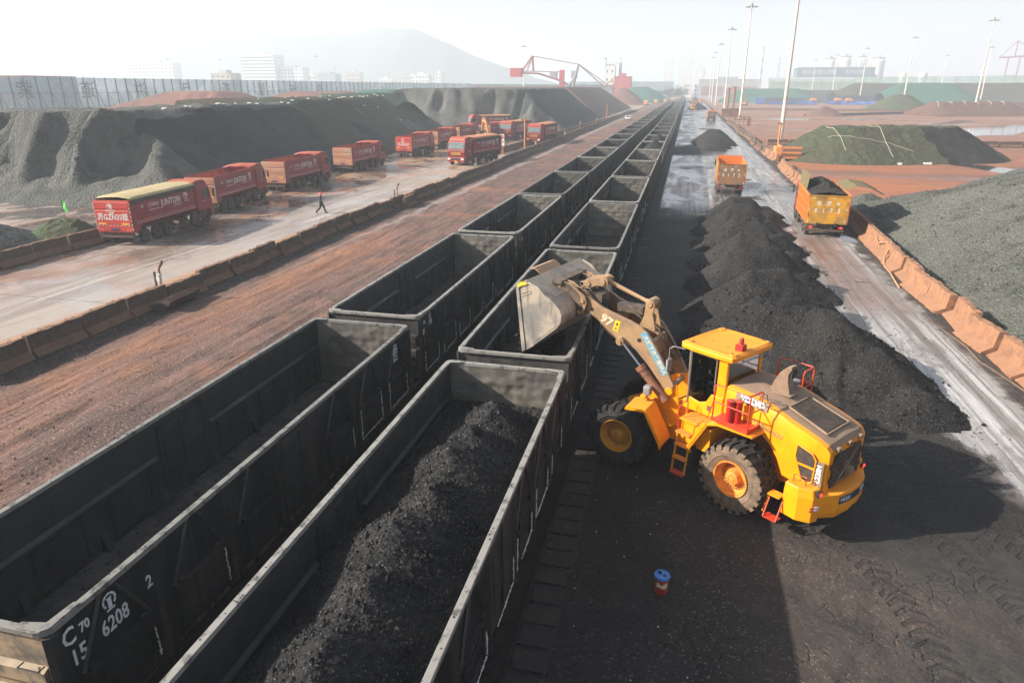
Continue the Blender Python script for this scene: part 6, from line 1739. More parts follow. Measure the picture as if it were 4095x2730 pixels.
while y < 330:
    k += 1; barrier(('l', k % 3, 3.9), M_['conc'], 3.9, (-25.2+(y-112)*.030, y, 0), -.03, 'barrier %s from the gate sign in the inner row beyond the trucks' % ordn(k), 'inner barrier row past the gate'); y += 3.95
y = 21.4; k = 0; HX = []
while y < 240:
    k += 1; L = 2.6 if y < 120 else 3.9
    x = 17.25+.25*sin(y*.13)+rnd.gauss(0,.05)
    if 101 < y < 107: y += 6; continue
    if 53 < y < 60: x += .25
    barrier(('r', k % 4, L), M_['concr'] if y < 112 else M_['conc'], L, (x, y, -.02), -.25*.13*cos(y*.13)+rnd.gauss(0,.03), 'orange-brown concrete barrier, %s from the camera in the right-hand row' % ordn(k), 'concrete barriers along the right of the coal road', rnd.gauss(0,.012))
    y += L+.04
for (xa, ya, xb, yb, lab, grp) in ((19.5,142.5,72,147.5,'low brown barrier, %s from the mast in the row behind the green-netted heap','barrier row behind the green-netted heap'),
                                   (25,372,108,358,'faint barrier, %s from the road in the row before the blue machinery','barrier row before the blue machinery'),
                                   (56,296,92,330,'angled barrier, %s in the diagonal row by the green-grey cone','diagonal barrier row in the far yard')):
    d = Vector((xb-xa, yb-ya)); n = int(d.length/3.95); a = atan2(d.y, d.x)-pi/2
    for i in range(n): barrier(('l', i % 3, 3.9), M_['conc'], 3.9, (xa+d.x*i/n, ya+d.y*i/n, 0), a, lab % ordn(i+1), grp)
# hoses by the right barriers
mb = MB()
mb.tube([(17.25,50.0,.95),(17.0,49.2,.75),(16.9,48.2,.62),(16.95,47.2,.85),(17.25,46.6,1.02),(17.0,46.0,.7),(16.6,45.2,.3),(16.35,44,.06),(16.3,42.5,.05),(16.1,40.8,.05),(15.9,39,.05)], .05, 8)
tag(mb.obj('hose', M_['hose'], smooth=True), 'tan hose hanging over the barriers and trailing on the dirt verge', 'hose')
mb = MB(); mb.tube([(15.7,33.4,.06),(15.9,31.8,.05),(16.1,30,.05),(16.0,28.2,.06),(16.3,26.6,.05),(16.5,25.2,.05),(16.3,23.6,.05),(16.6,22,.05),(16.9,20.4,.05),(16.8,18.5,.05)], .045, 8)
tag(mb.obj('hose', M_['hosed'], smooth=True), 'dark dirty hose snaking along the verge at the right edge', 'hose')
# ---------------------------------------------------------------- dust-spray nozzles, posts, sign, flag, pail
NZ = thing('spray_nozzle', 'x', 'spray nozzle')
c = MB(); c.tube([(0,0,.5),(0,0,1.15),(.02,.02,1.2)], .07, 8); c.cbox((0,0,1.0), (.18,.18,.25)); c.cbox((.03,0,1.2), (.2,.16,.07)); c.obj('riser', M_['seal'], NZ)
c = MB(); c.tube([(.02,.02,1.2),(.06,.05,1.32),(.0,.06,1.42)], .05, 8); c.tube([(.0,.06,1.42),(.16,.16,1.78),(.18,.17,1.88)], [.045,.08,.05], 8); c.tube([(.07,.1,1.6),(.12,.0,1.62)], .03, 6); c.obj('nozzle_head', M_['rust'], NZ)
c = MB(); c.cbox((-.22,.0,.95), (.07,.1,.75)); c.obj('bracket', M_['boomd'], NZ)
c = MB(); c.tube([(.12,0,.3),(.12,0,1.0)], .02, 6); c.obj('feed_pipe', M_['seal'], NZ)
nzl = [(27.9,'nearest'),(58.3,'second'),(83.3,'third'),(120,'fourth'),(150,'fifth'),(171,'sixth'),(203,'seventh'),(240,'eighth'),(275,'ninth')]
for i, (y, w) in enumerate(nzl):
    lab = '%s rusty spray nozzle rising from the barriers left of the ore strip' % w
    loc = (-20.75-.6*(y < 60)*0, y, .15)
    if i == 0: NZ.location = loc; NZ['label'] = lab; NZ['group'] = 'spray nozzles along the left barriers'
    else: dup(NZ, loc, .3*i, lab)
for i, (x, y) in enumerate(((-24.2,196),(-23.1,225),(-22.2,262))): dup(NZ, (x, y, .2), .5*i, 'spray nozzle on the inner barrier row, %s past the gate' % ordn(i+1), 'spray nozzles on the inner row')
dup(NZ, (17.3, 62.6, .1), 1.9, 'bent spray nozzle on the barriers behind the yellow-tailed lorry', 'spray nozzles on the right barriers')
dup(NZ, (17.4, 128, .1), .9, 'spray nozzle on the right barriers short of the first mast', 'spray nozzles on the right barriers')
dup(NZ, (17.0, 154, .1), .4, 'spray nozzle on the right barriers behind the first mast', 'spray nozzles on the right barriers')
def pole_post(label, loc, h, r, arm=.5):
    t = thing('signal_post', label, 'post', loc)
    c = MB(); c.tube([(0,0,0),(0,0,h)], r, 10); c.cbox((0,0,.15),(.4,.4,.3)); c.obj('pole', M_['orange'], t)
    c = MB(); c.tube([(-arm,0,h-.15),(arm,0,h-.15)], r*.5, 8); c.cbox((-arm,0,h-.05),(.25,.3,.2)); c.lathe([(h,.12),(h+.15,.12),(h+.2,0)], 10, 'z'); c.obj('fitting', M_['rust'], t)
    return t
pole_post('orange pole beside the barrier row at the gate in front of the oncoming trucks', (-22.2, 117.5, 0), 5.2, .12)
pole_post('thin orange post by the left barriers farther down the row', (-21.3, 236, 0), 5.0, .12)
pole_post('yellow-orange post with a crosspiece beside the first white mast', (18.35, 117.0, 0), 5.0, .16, .3)
t = thing('guard_hut', 'small rusty plate enclosure round the foot of the first white mast', 'enclosure', (18.9, 112.0, 0))
c = MB(); c.box(-1.5,-1.3,-1.6,2.0,0,1.9); c.box(-.9,-.7,-1.6,2.0,0,2.1); c.box(-1.3,-.9,-1.6,-1.5,0,1.9); c.obj('side_panel', M_['orange'], t)
c = MB()
for i in range(5): c.box(-.6,2.0,-1.6-.04*i,-1.5-.04*i,.3+.36*i,.6+.36*i, i % 2)
c.obj('slat_panel', [M_['orange'], M_['rust']], t)
t = thing('no_entry_sign', 'white board with red no-entry disc on a concrete stub at the gate', 'sign', (-24.6, 111.5, 0))
c = MB(); c.prism([(-.35,0),(-.25,1.3),(.25,1.3),(.35,0)], -.25, .25, 'y'); c.obj('stub', M_['concr'], t)
c = MB(); c.box(-.42,.42,-.32,-.28,1.25,3.1); bd = c.obj('board', M_['signw'], t)
c = MB(); c.lathe([(-.335,0),(-.335,.33),(-.325,.33)], 24, 'y', 0, Matrix.Translation((0,0,2.65))); c.box(-.2,.2,-.345,-.337,2.6,2.7,1); c.obj('disc', [M_['signr'], M_['signw']], bd)
text('停车', .36, frame((0,-.33,1.85),(1,0,0),(0,0,1)), M_['blued'], bd, 'lettering', .002)
t = thing('flag', 'small fluorescent green flag on a thin stick behind the left barriers', 'flag', (-37.3, 38.9, 0))
c = MB(); c.tube([(0,0,0),(-.12,0,3.0)], .02, 6); c.obj('pole', M_['rust'], t)
c = MB(); c.add([(-.12,0,3.0),(.1,.05,2.75),(.22,-.05,2.4),(.28,.03,2.0),(.05,.05,1.95),(-.08,0,2.2),(-.05,.04,2.6)], [(0,1,6),(1,2,5,6),(2,3,4,5)]); c.obj('cloth', M_['flag'], t)
t = thing('pail', 'blue-lidded pail with a scuffed red and cream label standing on the coal-dusted ground', 'pail', (4.42, 12.14, .02))
c = MB(); c.lathe([(0,0),(0,.128),(.02,.135),(.40,.152)], 36, 'z'); c.obj('body', M_['labelr'], t, angle=40)
c = MB(); c.lathe([(.395,.152),(.40,.165),(.43,.168),(.455,.163),(.462,.15),(.445,.142),(.448,0)], 36, 'z'); lid = c.obj('lid', M_['coolblue'], t, angle=40)
c = MB(); c.lathe([(.449,.04),(.475,.038),(.48,.02),(.48,0)], 16, 'z', 0, Matrix.Translation((-.05,.05,0))); c.cbox((.05,-.02,.452),(.07,.05,.012)); c.obj('cap', M_['blk'], lid)
c = MB(); c.add([(-.142*sin(a), -.142*cos(a)*1.02, z) for a, z in ((.7,.2),(0,.22),(-.5,.28),(-.4,.36),(.3,.34),(.8,.32))], [(0,1,2,3,4,5)])
c = MB()
for i in range(8):
    a0 = -2.3+.2*i; a1 = a0+.2; r0 = .147
    z0, z1 = .20+.02*sin(i*.9), .31+.03*cos(i)
    c.add([(r0*cos(a0), r0*sin(a0), z0), (r0*cos(a1), r0*sin(a1), z0+.01), ((r0+.005)*cos(a1), (r0+.005)*sin(a1), z1), ((r0+.005)*cos(a0), (r0+.005)*sin(a0), z1)], [(0,1,2,3)])
c.obj('label', M_['cream'], t)

# ---------------------------------------------------------------- excavators
def excavator(label, loc, rz, rb, sc_=1.0, boomup=True, group='excavators'):
    t = thing('excavator', label, 'excavator', loc, rz, group); t.scale = (sc_,)*3
    for s in (1,-1):
        c = MB(); c.prism([(-1.9,.15),(-1.7,.0),(1.7,0),(1.9,.15),(2.0,.5),(1.8,.85),(-1.8,.85),(-2.0,.5)], s*1.15-.28, s*1.15+.28, 'x', 0); c.obj('track', M_['tgrime'], t)
    c = MB(); c.box(-1.35,1.35,-2.3,1.3,1.05,1.5); c.box(-1.35,1.35,-2.4,-.2,1.5,2.25); c.box(-1.2,1.2,-2.2,-.4,2.25,2.4); c.obj('body', rb, t, bevel=.1)
    c = MB(); c.prism([(-.15,1.5),(1.35,1.5),(1.45,2.1),(1.1,2.9),(-.15,2.95)], -1.3, -.35, 'x'); cb = c.obj('cab', M_['lamp'], t, bevel=.05)
    c = MB(); c.box(-1.31,-1.305,.0,1.1,1.95,2.8); c.add([(-1.2,1.46,2.12),(-.45,1.46,2.12),(-.45,1.12,2.85),(-1.2,1.12,2.85)], [(0,1,2,3)]); c.obj('window', M_['glassb'], cb)
    c = MB(); c.prism([(.9,1.5),(1.1,1.4),(3.6,4.6),(5.6,5.2),(5.5,5.5),(3.3,5.1)], -.1, .35, 'x'); c.obj('boom', rb, t, bevel=.03)
    c = MB(); c.prism([(5.2,5.8),(5.8,5.5),(6.3,3.0),(6.1,2.9)], -.05, .3, 'x'); c.tube([(.12,3.9,5.5),(.12,5.3,5.9)], .08, 8); c.obj('stick', rb, t)
    c = MB(); c.prism([(6.0,3.0),(6.5,2.9),(6.7,2.2),(6.2,1.7),(5.5,1.8),(5.7,2.1),(6.0,2.3)], -.5, .7, 'x'); c.obj('bucket', M_['boomd'], t)
    c = MB(); c.tube([(.12,1.4,1.8),(.12,2.6,3.5)], .09, 8); c.obj('cylinder', M_['steel_dark'], t)
    return t
EX = excavator('orange excavator with raised arm parked among the red trucks', (-30.0, 124.5, 0), radians(35), M_['excy'], .85)
dup(EX, (-53, 478, 6.3), radians(-80), 'grey silhouetted excavator on the shoulder of the far conical heap', scale=1.5)
dup(EX, (38.5, 470, 0), radians(150), 'small orange excavator by the far teal heap right of the masts', scale=1.0)
# pickup / car on the far left road
t = thing('car', 'small white car driving toward the camera at the far left road', 'car', (-15.0, 243, .05), radians(185))
c = MB(); c.prism([(-2.2,.35),(2.2,.35),(2.25,.8),(1.3,.95),(.7,1.5),(-1.2,1.52),(-1.9,1.0),(-2.2,.95)], -.85, .85, 'x'); cb = c.obj('body', M_['bwhite'], t, bevel=.06)
c = MB(); c.add([(-.7,1.27,1.0),(.7,1.27,1.0),(.62,.76,1.46),(-.62,.76,1.46)], [(0,1,2,3)]); c.obj('windscreen', M_['glassd'], cb)
for x in (-.8,.8):
    for y in (-1.35,1.35):
        c = MB(); c.lathe([(-.1,0),(-.1,.33),(.1,.33),(.1,0)], 16, 'x', 0, Matrix.Translation((x,y,.33))); c.obj('wheel', M_['blk'], t)

# ---------------------------------------------------------------- high masts
MT = thing('light_mast', 'x', 'light mast')
c = MB(); c.tube([(0,0,0),(0,0,12),(0,0,24),(0,0,35.2)], [.40,.33,.25,.17], 14); p = c.obj('pole', M_['mast'], MT, angle=40)
c = MB()
for z in (1.0,1.25,1.5,8,8.3,16): c.lathe([(z,.41-.007*z),(z+.08,.41-.007*z)], 14, 'z')
c.obj('band', M_['redcan'], p)
c = MB()
for z in (2.2,2.9,3.7,4.6,5.3): c.tube([(.36,-.12,z),(.42,-.2,z+.25),(.36,-.25,z+.4)], .03, 5)
c.obj('cable', M_['blk'], p)
c = MB(); c.lathe([(35.0,.2),(35.0,.5),(35.25,.5),(35.5,.35),(35.9,.3),(36.1,0)], 16, 'z'); c.lathe([(34.9,1.35),(34.98,1.4),(35.06,1.35)], 20, 'z')
for k in range(8):
    a = k*pi/4; c.tube([(0,0,35.0),(1.4*cos(a),1.4*sin(a),34.95)], .04, 5)
hd = c.obj('head_ring', M_['lamp'], MT)
c = MB()
for k in range(10):
    a = k*pi/5+.2; c.cbox((1.65*cos(a),1.65*sin(a),34.85), (.6,.6,.28))
c.obj('floodlight', M_['lamp'], hd, bevel=.05)
first_m = True
def mast(x, y, label, group):
    global first_m
    if first_m: MT.location = (x, y, 0); MT['label'] = label; MT['group'] = group; first_m = False
    else: dup(MT, (x, y, 0), R()*3, label, group)
for i, (x, y) in enumerate(((22.2,146.5),(21.8,257),(20.9,351),(20.9,466),(21.6,572),(22.2,663))): mast(x, y, 'tall white light mast, %s from the camera in the row beside the coal road' % ordn(i+1), 'light masts beside the coal road')
for i, (x, y) in enumerate(((117.6,329),(117.3,430),(118,537),(116.5,630),(117,734))): mast(x, y, 'tall white light mast, %s from the camera in the row across the right yard' % ordn(i+1), 'light masts in the right yard')
for x, y, l in ((192.6,540,'pale light mast close behind the nearest mast of the right yard'),(205.6,666,'pale light mast by the lattice pylon'),(-100,460,'thin light mast behind the red stacker'),(-300,560,'faint light mast over the left fence, right of the pale blocks'),(-420,600,'faint light mast over the left fence below the hazy blocks'),(-460,580,'faint light mast at the left over the fence'),(6,800,'hazy light mast beyond the end of the trains'),(-72,780,'hazy light mast left of the red building')):
    mast(x, y, l, 'hazy far light masts')

# ---------------------------------------------------------------- wind fences
def fence(name, label, p0, p1, H, step, net, post, brace=0, rails=(.33,.66), postw=.16):
    p0 = Vector(p0); p1 = Vector(p1); d = (p1-p0); L = d.length; a = atan2(d.y, d.x)
    t = thing(name, label, 'fence', (p0.x, p0.y, 0), a)
    c = MB(); c.box(0, L, -.03, .03, 0, H); c.obj('net_panel', net, t)
    n = int(L/step)
    pm = None
    for i in range(n+1):
        if pm is None or True:
            x = i*L/n
            if pm is None:
                c = MB(); w = postw; c.box(-w/2, w/2, -.25, -.05, 0, H+.1)
                if brace: c.tube([(0,-.1,H*.75),(0,-brace,0)], w*.35, 5)
                pm = c.obj('post', post, t)
            elif i < 100:
                q = pm.copy(); COL.objects.link(q); q.parent = t; q.location = (x, 0, 0)
    c = MB()
    for k in rails: c.box(0, L, -.14, -.05, H*k-.06, H*k+.06)
    c.obj('rail', post, t)
    return t
def netsheet(name, col, alpha):
    m = NT(name); tr = m.n('ShaderNodeBsdfTransparent'); mx = m.n('ShaderNodeMixShader')
    m.b.inputs['Base Color'].default_value = (*col, 1); m.b.inputs['Roughness'].default_value = .9
    f = m.math('ADD', m.mr(m.noise(.12, 5, .6), .3, .7, -.12, .12), alpha)
    m.set(mx.inputs[0], f); m.t.links.new(tr.outputs[0], mx.inputs[1]); m.t.links.new(m.b.outputs[0], mx.inputs[2]); m.t.links.new(mx.outputs[0], m.out.inputs[0])
    return m.mat
NF = netsheet('fence_net_teal', (.30,.44,.50), .48); NF2 = netsheet('fence_net_pale', (.2,.26,.28), .6); NF3 = netsheet('fence_net_green', (.12,.22,.18), .42)
f1 = fence('wind_fence', 'tall teal wind-break net fence with slanted posts and big characters, behind the left stockpiles', (-196,105), (-145,490), 13.2, 3.9, NF, M_['fpost'], 5, postw=.3)
for i, ch in enumerate('文 紫 道 洪 旦 亚 景 长 众'.split()):
    d = 50+ i*20.5
    text(ch, 5.6, frame((d, -.3, 9.2), (1,0,0), (0,0,1)), M_['fpost'], f1, 'lettering', .02, sx=-1)
fence('wind_fence', 'pale far stretch of net fence behind the grey stockpile', (-150,500), (-60,640), 13.0, 12, NF2, M_['blued'])
fence('wind_fence', 'low hazy net fence below the white tower by the red building', (-125,800), (-12,800), 17.0, 14, NF2, M_['blued'])
fence('wind_fence', 'greenish net fence running behind the right-hand green stockpiles', (150,720), (330,600), 19.5, 8, NF3, M_['bgrey'], 0)
fence('wind_fence', 'greenish net fence in front of the long shed', (80,760), (152,722), 18.5, 8, NF3, M_['bgrey'], 0)

# ---------------------------------------------------------------- far buildings
def block(label, x, y, w, d, h, m, floors=6, cols=8, name='building', cat='building', roof=True, rz=0, winm=None, win=(.55,.45), base=0, group=None, strip=False):
    t = thing(name, label, cat, (x, y, base), rz, group)
    c = MB(); c.box(-w/2, w/2, -d/2, d/2, 0, h); c.obj('wall', m, t)
    c = MB(); fh = (h-2)/floors
    if strip:
        for f in range(floors): c.box(-w/2+.4, w/2-.4, -d/2-.08, -d/2-.02, 1.5+f*fh+fh*.25, 1.5+f*fh+fh*.65)
    else:
        for f in range(floors):
            for k in range(cols):
                xx = -w/2+w*(k+.5)/cols; c.box(xx-w/cols*win[0]/2, xx+w/cols*win[0]/2, -d/2-.08, -d/2-.02, 1.5+f*fh+fh*.25, 1.5+f*fh+fh*(.25+win[1]))
    c.obj('window', winm or M_['bwin'], t)
    if roof:
        c = MB(); c.box(-w/2-.3, w/2+.3, -d/2-.3, d/2+.3, h+.02, h+.6); c.box(-w*.2, w*.15, -d*.2, d*.3, h+.62, h+3); c.obj('roof', m, t)
    return t
block('slab of pale flats with long balconies, tallest of the hazy blocks left of centre', -566, 900, 50, 26, 52, M_['bwhite'], 12, 10, strip=True, group='hazy city blocks on the left')
block('square pale annexe right of the tallest hazy block', -522, 905, 34, 20, 36, M_['bwhite'], 8, 6, group='hazy city blocks on the left')
block('long pale block with a stepped roof, far left above the fence', -745, 905, 75, 20, 44, M_['bwhite'], 9, 12, group='hazy city blocks on the left')
block('grey office block right of the pale flats', -468, 900, 27, 18, 28, M_['bgrey'], 7, 6, group='hazy city blocks on the left')
block('narrow white tower near the middle of the left skyline', -311, 900, 9, 9, 29, M_['bwhite'], 8, 2, group='hazy city blocks on the left')
block('cream block rising just behind the left fence', -360, 520, 18, 14, 21, M_['bcream'], 6, 4, group='hazy city blocks on the left')
block('reddish warehouse end showing through the net fence', -222, 150, 16, 30, 13, M_['bbrick'], 2, 2, roof=False, group='sheds behind the net fence', rz=.1)
block('brick shed wall showing through the net fence farther right', -215, 205, 14, 24, 14, M_['bbrick'], 2, 2, roof=False, group='sheds behind the net fence', rz=.1)
rnd = random.Random(3)
for i in range(16):
    block('low pale house on the hazy left skyline, %s from the left' % ordn(i+1), -980+i*42+rnd.uniform(-8,8), 940+rnd.uniform(-30,60), rnd.uniform(14,26), 12, rnd.uniform(21,32), M_['bwhite'] if i % 2 else M_['bcream'], 5, 5, group='low hazy houses on the left skyline')
block('square red plant building right of the stacker', -48.5, 600, 13.5, 12, 18.5, M_['bred'], 1, 3, win=(.1,.1), group='plant buildings at the end of the yard')
t = block('white concrete tower with square openings behind the red building', -64.5, 650, 9, 9, 28.5, M_['bwhite'], 4, 2, win=(.3,.3), group='plant buildings at the end of the yard', roof=False)
c = MB(); c.box(-4,-3.2,-4,-3,28.5,35); c.box(-4,4,-4,-3.4,28.6,30); c.box(-5.5,-3,-4.2,-3.6,34,35); c.box(7.5,10,-1,1,0,31); c.tube([(8.8,0,31),(8.8,0,36)], .3, 6); c.obj('roof_gear', M_['bgrey'], t)
block('small white house at the head of the coal road', 3, 900, 9, 10, 16, M_['bwhite'], 3, 3, group='plant buildings at the end of the yard')
block('second small white house at the head of the coal road', 15, 905, 9, 10, 15, M_['bwhite'], 3, 3, group='plant buildings at the end of the yard')
t = block('long hazy brick shed behind the row of masts', 45, 815, 62, 14, 18.6, M_['bgrey'], 1, 1, win=(.01,.01), group='plant buildings at the end of the yard')
c = MB(); c.box(-28,-6,-7.4,-7.1,3,12); c.box(2,28,-7.4,-7.1,3,12); c.obj('brick_panel', M_['bbrick'], t)
for i, ch in enumerate('安全生产'): text(ch, 6, frame((5.5+6*i,-7.5,8),(1,0,0),(0,0,1)), M_['bred'], t, 'lettering', .05)
# long shed
t = thing('long_shed', 'long pale industrial shed with a white eave behind the teal stockpiles', 'shed', (142, 800, 0))
c = MB(); c.box(-58,44,-8,8,0,16.5); c.obj('wall', M_['bcream'], t)
c = MB(); c.prism([(-9.5,16.4),(9.5,16.4),(0,20.5)], -59, 45, 'x'); c.obj('roof', M_['bgrey'], t)
c = MB(); c.box(-59,45,-9.9,-9.4,16.2,17.0); c.obj('eave', M_['bwhite'], t)
c = MB()
for k in range(26):
    x = -56+k*3.9; c.box(x,x+2.9,-8.2,-8.05,11,13.8); 
    if k % 3 == 0: c.box(x,x+2.6,-8.2,-8.05,3,8)
c.obj('window', M_['bwin'], t)
c = MB()
for k in range(13): c.box(-57.5+k*8,-56.5+k*8,-9,-8.05,0,16)
c.obj('buttress', M_['bgrey'], t)
t = thing('teal_hall', 'big hazy teal hall with white lettering above the long shed', 'hall', (171.5, 950, 0))
c = MB(); c.box(-43,43,-15,15,0,33.5); c.obj('wall', M_['bteal'], t)
c = MB(); c.box(-43.4,43.4,-15.4,15.4,33.4,34.3); c.obj('roof', M_['bwhite'], t)
text('连云港港口控股', 5.5, frame((-18,-15.2,28),(1,0,0),(0,0,1)), M_['bwhite'], t, 'lettering', .05); text('东方公司', 5, frame((20,-15.2,28),(1,0,0),(0,0,1)), M_['bwhite'], t, 'lettering', .05)
for i, (x, w, h) in enumerate(((175,13,44),(193,13,46),(212,11,46),(231,15,44))):
    t = thing('silo', 'pale round silo, %s from the left behind the teal hall' % ordn(i+1), 'silo', (x, 1000, 0), 0, 'silos behind the teal hall')
    c = MB(); c.lathe([(0,w/2),(h-2,w/2),(h,w/2-2),(h+.2,0)], 22, 'z'); s_ = c.obj('shell', M_['bwhite'], t, angle=40)
    c = MB(); c.box(-w/2,w/2,-.5,.5,h+.2,h+2.2); c.cbox((0,0,h+3),(3,3,3)); c.obj('top_housing', M_['bgrey'], s_)
t = thing('chimney', 'hazy red-and-white banded chimney with a faint plume', 'chimney', (101.5, 1100, 0))
for k in range(9):
    c = MB(); r0 = 2.6-.12*k; c.lathe([(7.3*k,r0),(7.3*(k+1),r0-.12)], 16, 'z'); c.obj('band', M_['bgrey'] if k % 2 == 0 else M_['bwhite'], t)
def lattice(label, x, y, h, w, m='bgrey'):
    t = thing('lattice_tower', label, 'tower', (x, y, 0), 0, 'lattice towers on the skyline'); c = MB()
    n = 7
    for k in range(n):
        z0, z1 = h*k/n, h*(k+1)/n; a, b = w/2*(1-k/n*.9), w/2*(1-(k+1)/n*.9)
        for s in (1,-1):
            for q in (1,-1): c.tube([(s*a,q*a,z0),(s*b,q*b,z1)], .22, 4)
            c.tube([(s*a,-a,z0),(-s*b,-b,z1)], .14, 4); c.tube([(s*a,a,z0),(-s*b,b,z1)], .14, 4)
        c.tube([(-b,-b,z1),(b,-b,z1)], .14, 4)
    c.obj('frame', M_[m], t)
    c = MB(); c.tube([(-w*.6,0,h*.85),(w*.6,0,h*.85)], .2, 4); c.tube([(-w*.4,0,h*.95),(w*.4,0,h*.95)], .2, 4); c.obj('crossarm', M_[m], t)
lattice('lattice pylon rising behind the long green stockpile', 209, 990, 44, 8); lattice('faint lattice tower beyond the teal hall', 120, 1050, 50, 6); lattice('faint lattice mast beyond the end of the trains', 22, 1000, 34, 5); lattice('thin lattice pylon over the left fence', -510, 1000, 42, 7)
block('cream block at the foot of the pylon', 209, 960, 26, 12, 25, M_['bcream'], 2, 4, group='plant buildings on the right skyline')
for i, (x, h) in enumerate(((160,28),(172,28))):
    t = thing('storage_tank', '%s white tank between the hall and the pylon' % ordn(i+1), 'tank', (x+105*0+ (i*0), 1000, 0), 0, 'white tanks right of the hall')
    t.location.x = 262+i*22
    c = MB(); c.lathe([(0,5),(h,5),(h+1.5,0)], 20, 'z'); c.obj('shell', M_['bwhite'], t, angle=40)
rnd = random.Random(8)
for i, (x, w, h) in enumerate(((-38,16,58),(-6,26,70),(24,14,46))):
    block('ghostly high-rise in the haze, %s from the left' % ordn(i+1), x, 1500, w, 20, h*1.1, M_['bwhite'], 14, 6, win=(.3,.3), group='ghostly high-rises on the horizon')  # white walls paint extra haze over the far towers
# shore cranes (red) far right
for i in range(3):
    t = thing('shore_crane', 'ghostly red quay crane at the right edge, %s from the left' % ordn(i+1), 'crane', (372+i*26, 980, 0), 0, 'ghostly red quay cranes')
    c = MB()
    for s in (-6,6): c.tube([(s,0,0),(s,0,44)], .8, 5)
    c.tube([(-16,0,44),(24,0,46)], 1.0, 5); c.tube([(0,0,44),(0,0,62)], .7, 5); c.tube([(0,0,62),(24,0,46)], .4, 5); c.tube([(0,0,62),(-16,0,44)], .4, 5); c.tube([(-6,0,24),(6,0,24)], .6, 5)
    c.obj('frame', M_['crane'], t)
# stacker-reclaimer ------------------------------------------------------
t = thing('stacker', 'red ore stacker with a slanting boom and box counterweight above the brown pile', 'stacker', (-80, 420, 0))
c = MB(); c.box(-18.5,-12,-2.5,2.5,16.3,21.2); c.obj('counterweight', M_['bred'], t)
c = MB()
for q in (1.6,-1.6):
    c.tube([(-12,q,18.6),(-2,q,18.2),(10,q,14.6),(17,q,11.6)], .55, 6); c.tube([(-12,q,19.4),(-4.5,q,19.4),(10,q,19.0)], .22, 5)
    c.tube([(-12,q,19.5),(-5.6,q,27.6)], .35, 5); c.tube([(-5.6,q,27.6),(-5,q,19)], .35, 5); c.tube([(-9,q,19.5),(-5.6,q,27.6)], .22, 5)
c.obj('boom', M_['crane'], t)
c = MB()
for q in (1.4,-1.4): c.tube([(-5.6,q,27.6),(21.5,q,23)], .22, 5); c.tube([(21.5,q,23),(37,q,10.6)], .2, 5); c.tube([(21.5,q,23),(41,q,10.4)], .14, 5)
c.obj('stay', M_['crane'], t)
c = MB(); c.box(10.6,13.2,-1.6,1.6,6,20); c.obj('mast_column', M_['bred'], t)
c = MB()
for q in (2,-2): c.tube([(17,q,4),(21.5,q,23)], .4, 5); c.tube([(14,q,8),(20,q,17)], .25, 5)
c.box(17.5,20.5,-2,2,15.5,19.5); c.box(5,9,-1.8,1.8,15.5,19.2); c.obj('operator_house', M_['bgrey'], t)
c = MB(); c.box(8,22,-3.5,3.5,0,5); c.prism([(10,5),(14,9),(20,9),(21,5)], -2.5, 2.5, 'y'); c.obj('travel_base', M_['crane'], t)
# blue machinery and dark containers in the right yard
rnd = random.Random(17)
def bframe(label, loc, rz, dup_=None):
    t = thing('blue_hopper_frame', label, 'steel frame', loc, rz, 'blue steel frames stored in the right yard')
    c = MB(); L_ = 5.5
    for s in (1,-1):
        c.box(-L_/2, L_/2, s*1.1-.12, s*1.1+.12, .9, 1.3)
        for x in (-2.4,-.8,.8,2.4): c.box(x-.1,x+.1,s*1.1-.1,s*1.1+.1,0,.9)
    for x in (-2.4,0,2.4): c.box(x-.12,x+.12,-1.1,1.1,1.0,1.25)
    c.obj('frame', M_['bluep'], t)
    c = MB(); c.prism([(-2.2,1.3),(2.2,1.3),(1.2,2.2),(-1.2,2.2)], -.9, .9, 'y'); c.obj('hopper', M_['bluep'] if R() < 2 else M_['blued'], t)
    return t
b0 = bframe('blue steel frame with hopper, first from the left in the right yard', (58, 498, 0), .1)
for i in range(26):
    x = 60+i*1.35*2+rnd.uniform(-1,1); x = x if x < 86 else x+8
    dup(b0, (x, 495+rnd.uniform(-6,14), 0), rnd.uniform(-.4,.4), 'blue steel frame with hopper, %s from the left in the right yard' % ordn(i+2), scale=rnd.uniform(.7,1.1))
def cont(label, x, y, m, w=6, h=2.6):
    t = thing('container', label, 'container', (x, y, 0), 0, 'dark containers in the right yard')
    c = MB(); c.box(-w/2,w/2,-1.2,1.2,.1,h)
    for k in range(12): c.box(-w/2+.25+k*w/12.3,-w/2+.45+k*w/12.3,-1.26,-1.2,.3,h-.2)
    c.obj('shell', M_[m], t); c = MB(); c.box(w/2,w/2+.06,-1.1,1.1,.2,h-.1); c.obj('door', M_[m], t)
for i in range(5): cont('grey-blue container left of the blue frames, %s from the left' % ordn(i+1), 51+i*6.4, 512, 'blued' if i else 'bluep', 6, 4.2)
for i in range(6): cont('dark navy container above the blue frames, %s from the left' % ordn(i+1), 98+i*6.3, 528, 'blued', 6, 5.6)
for i, (x, y) in enumerate(((84,507),(99,508),(104,500))):
    t = thing('hopper', 'yellow-orange hopper among the blue frames, %s from the left' % ordn(i+1), 'hopper', (x, y, 1.2), 0, 'yellow hoppers among the blue frames')
    c = MB(); c.prism([(-2.4,1.4),(2.4,1.4),(1.2,3.0),(-1.2,3.0)], -1.5, 1.5, 'y'); c.obj('shell', M_['orange'], t); c = MB(); c.box(-1.6,1.6,-1,1,-1.2,1.4); c.obj('base', M_['bluep'], t)
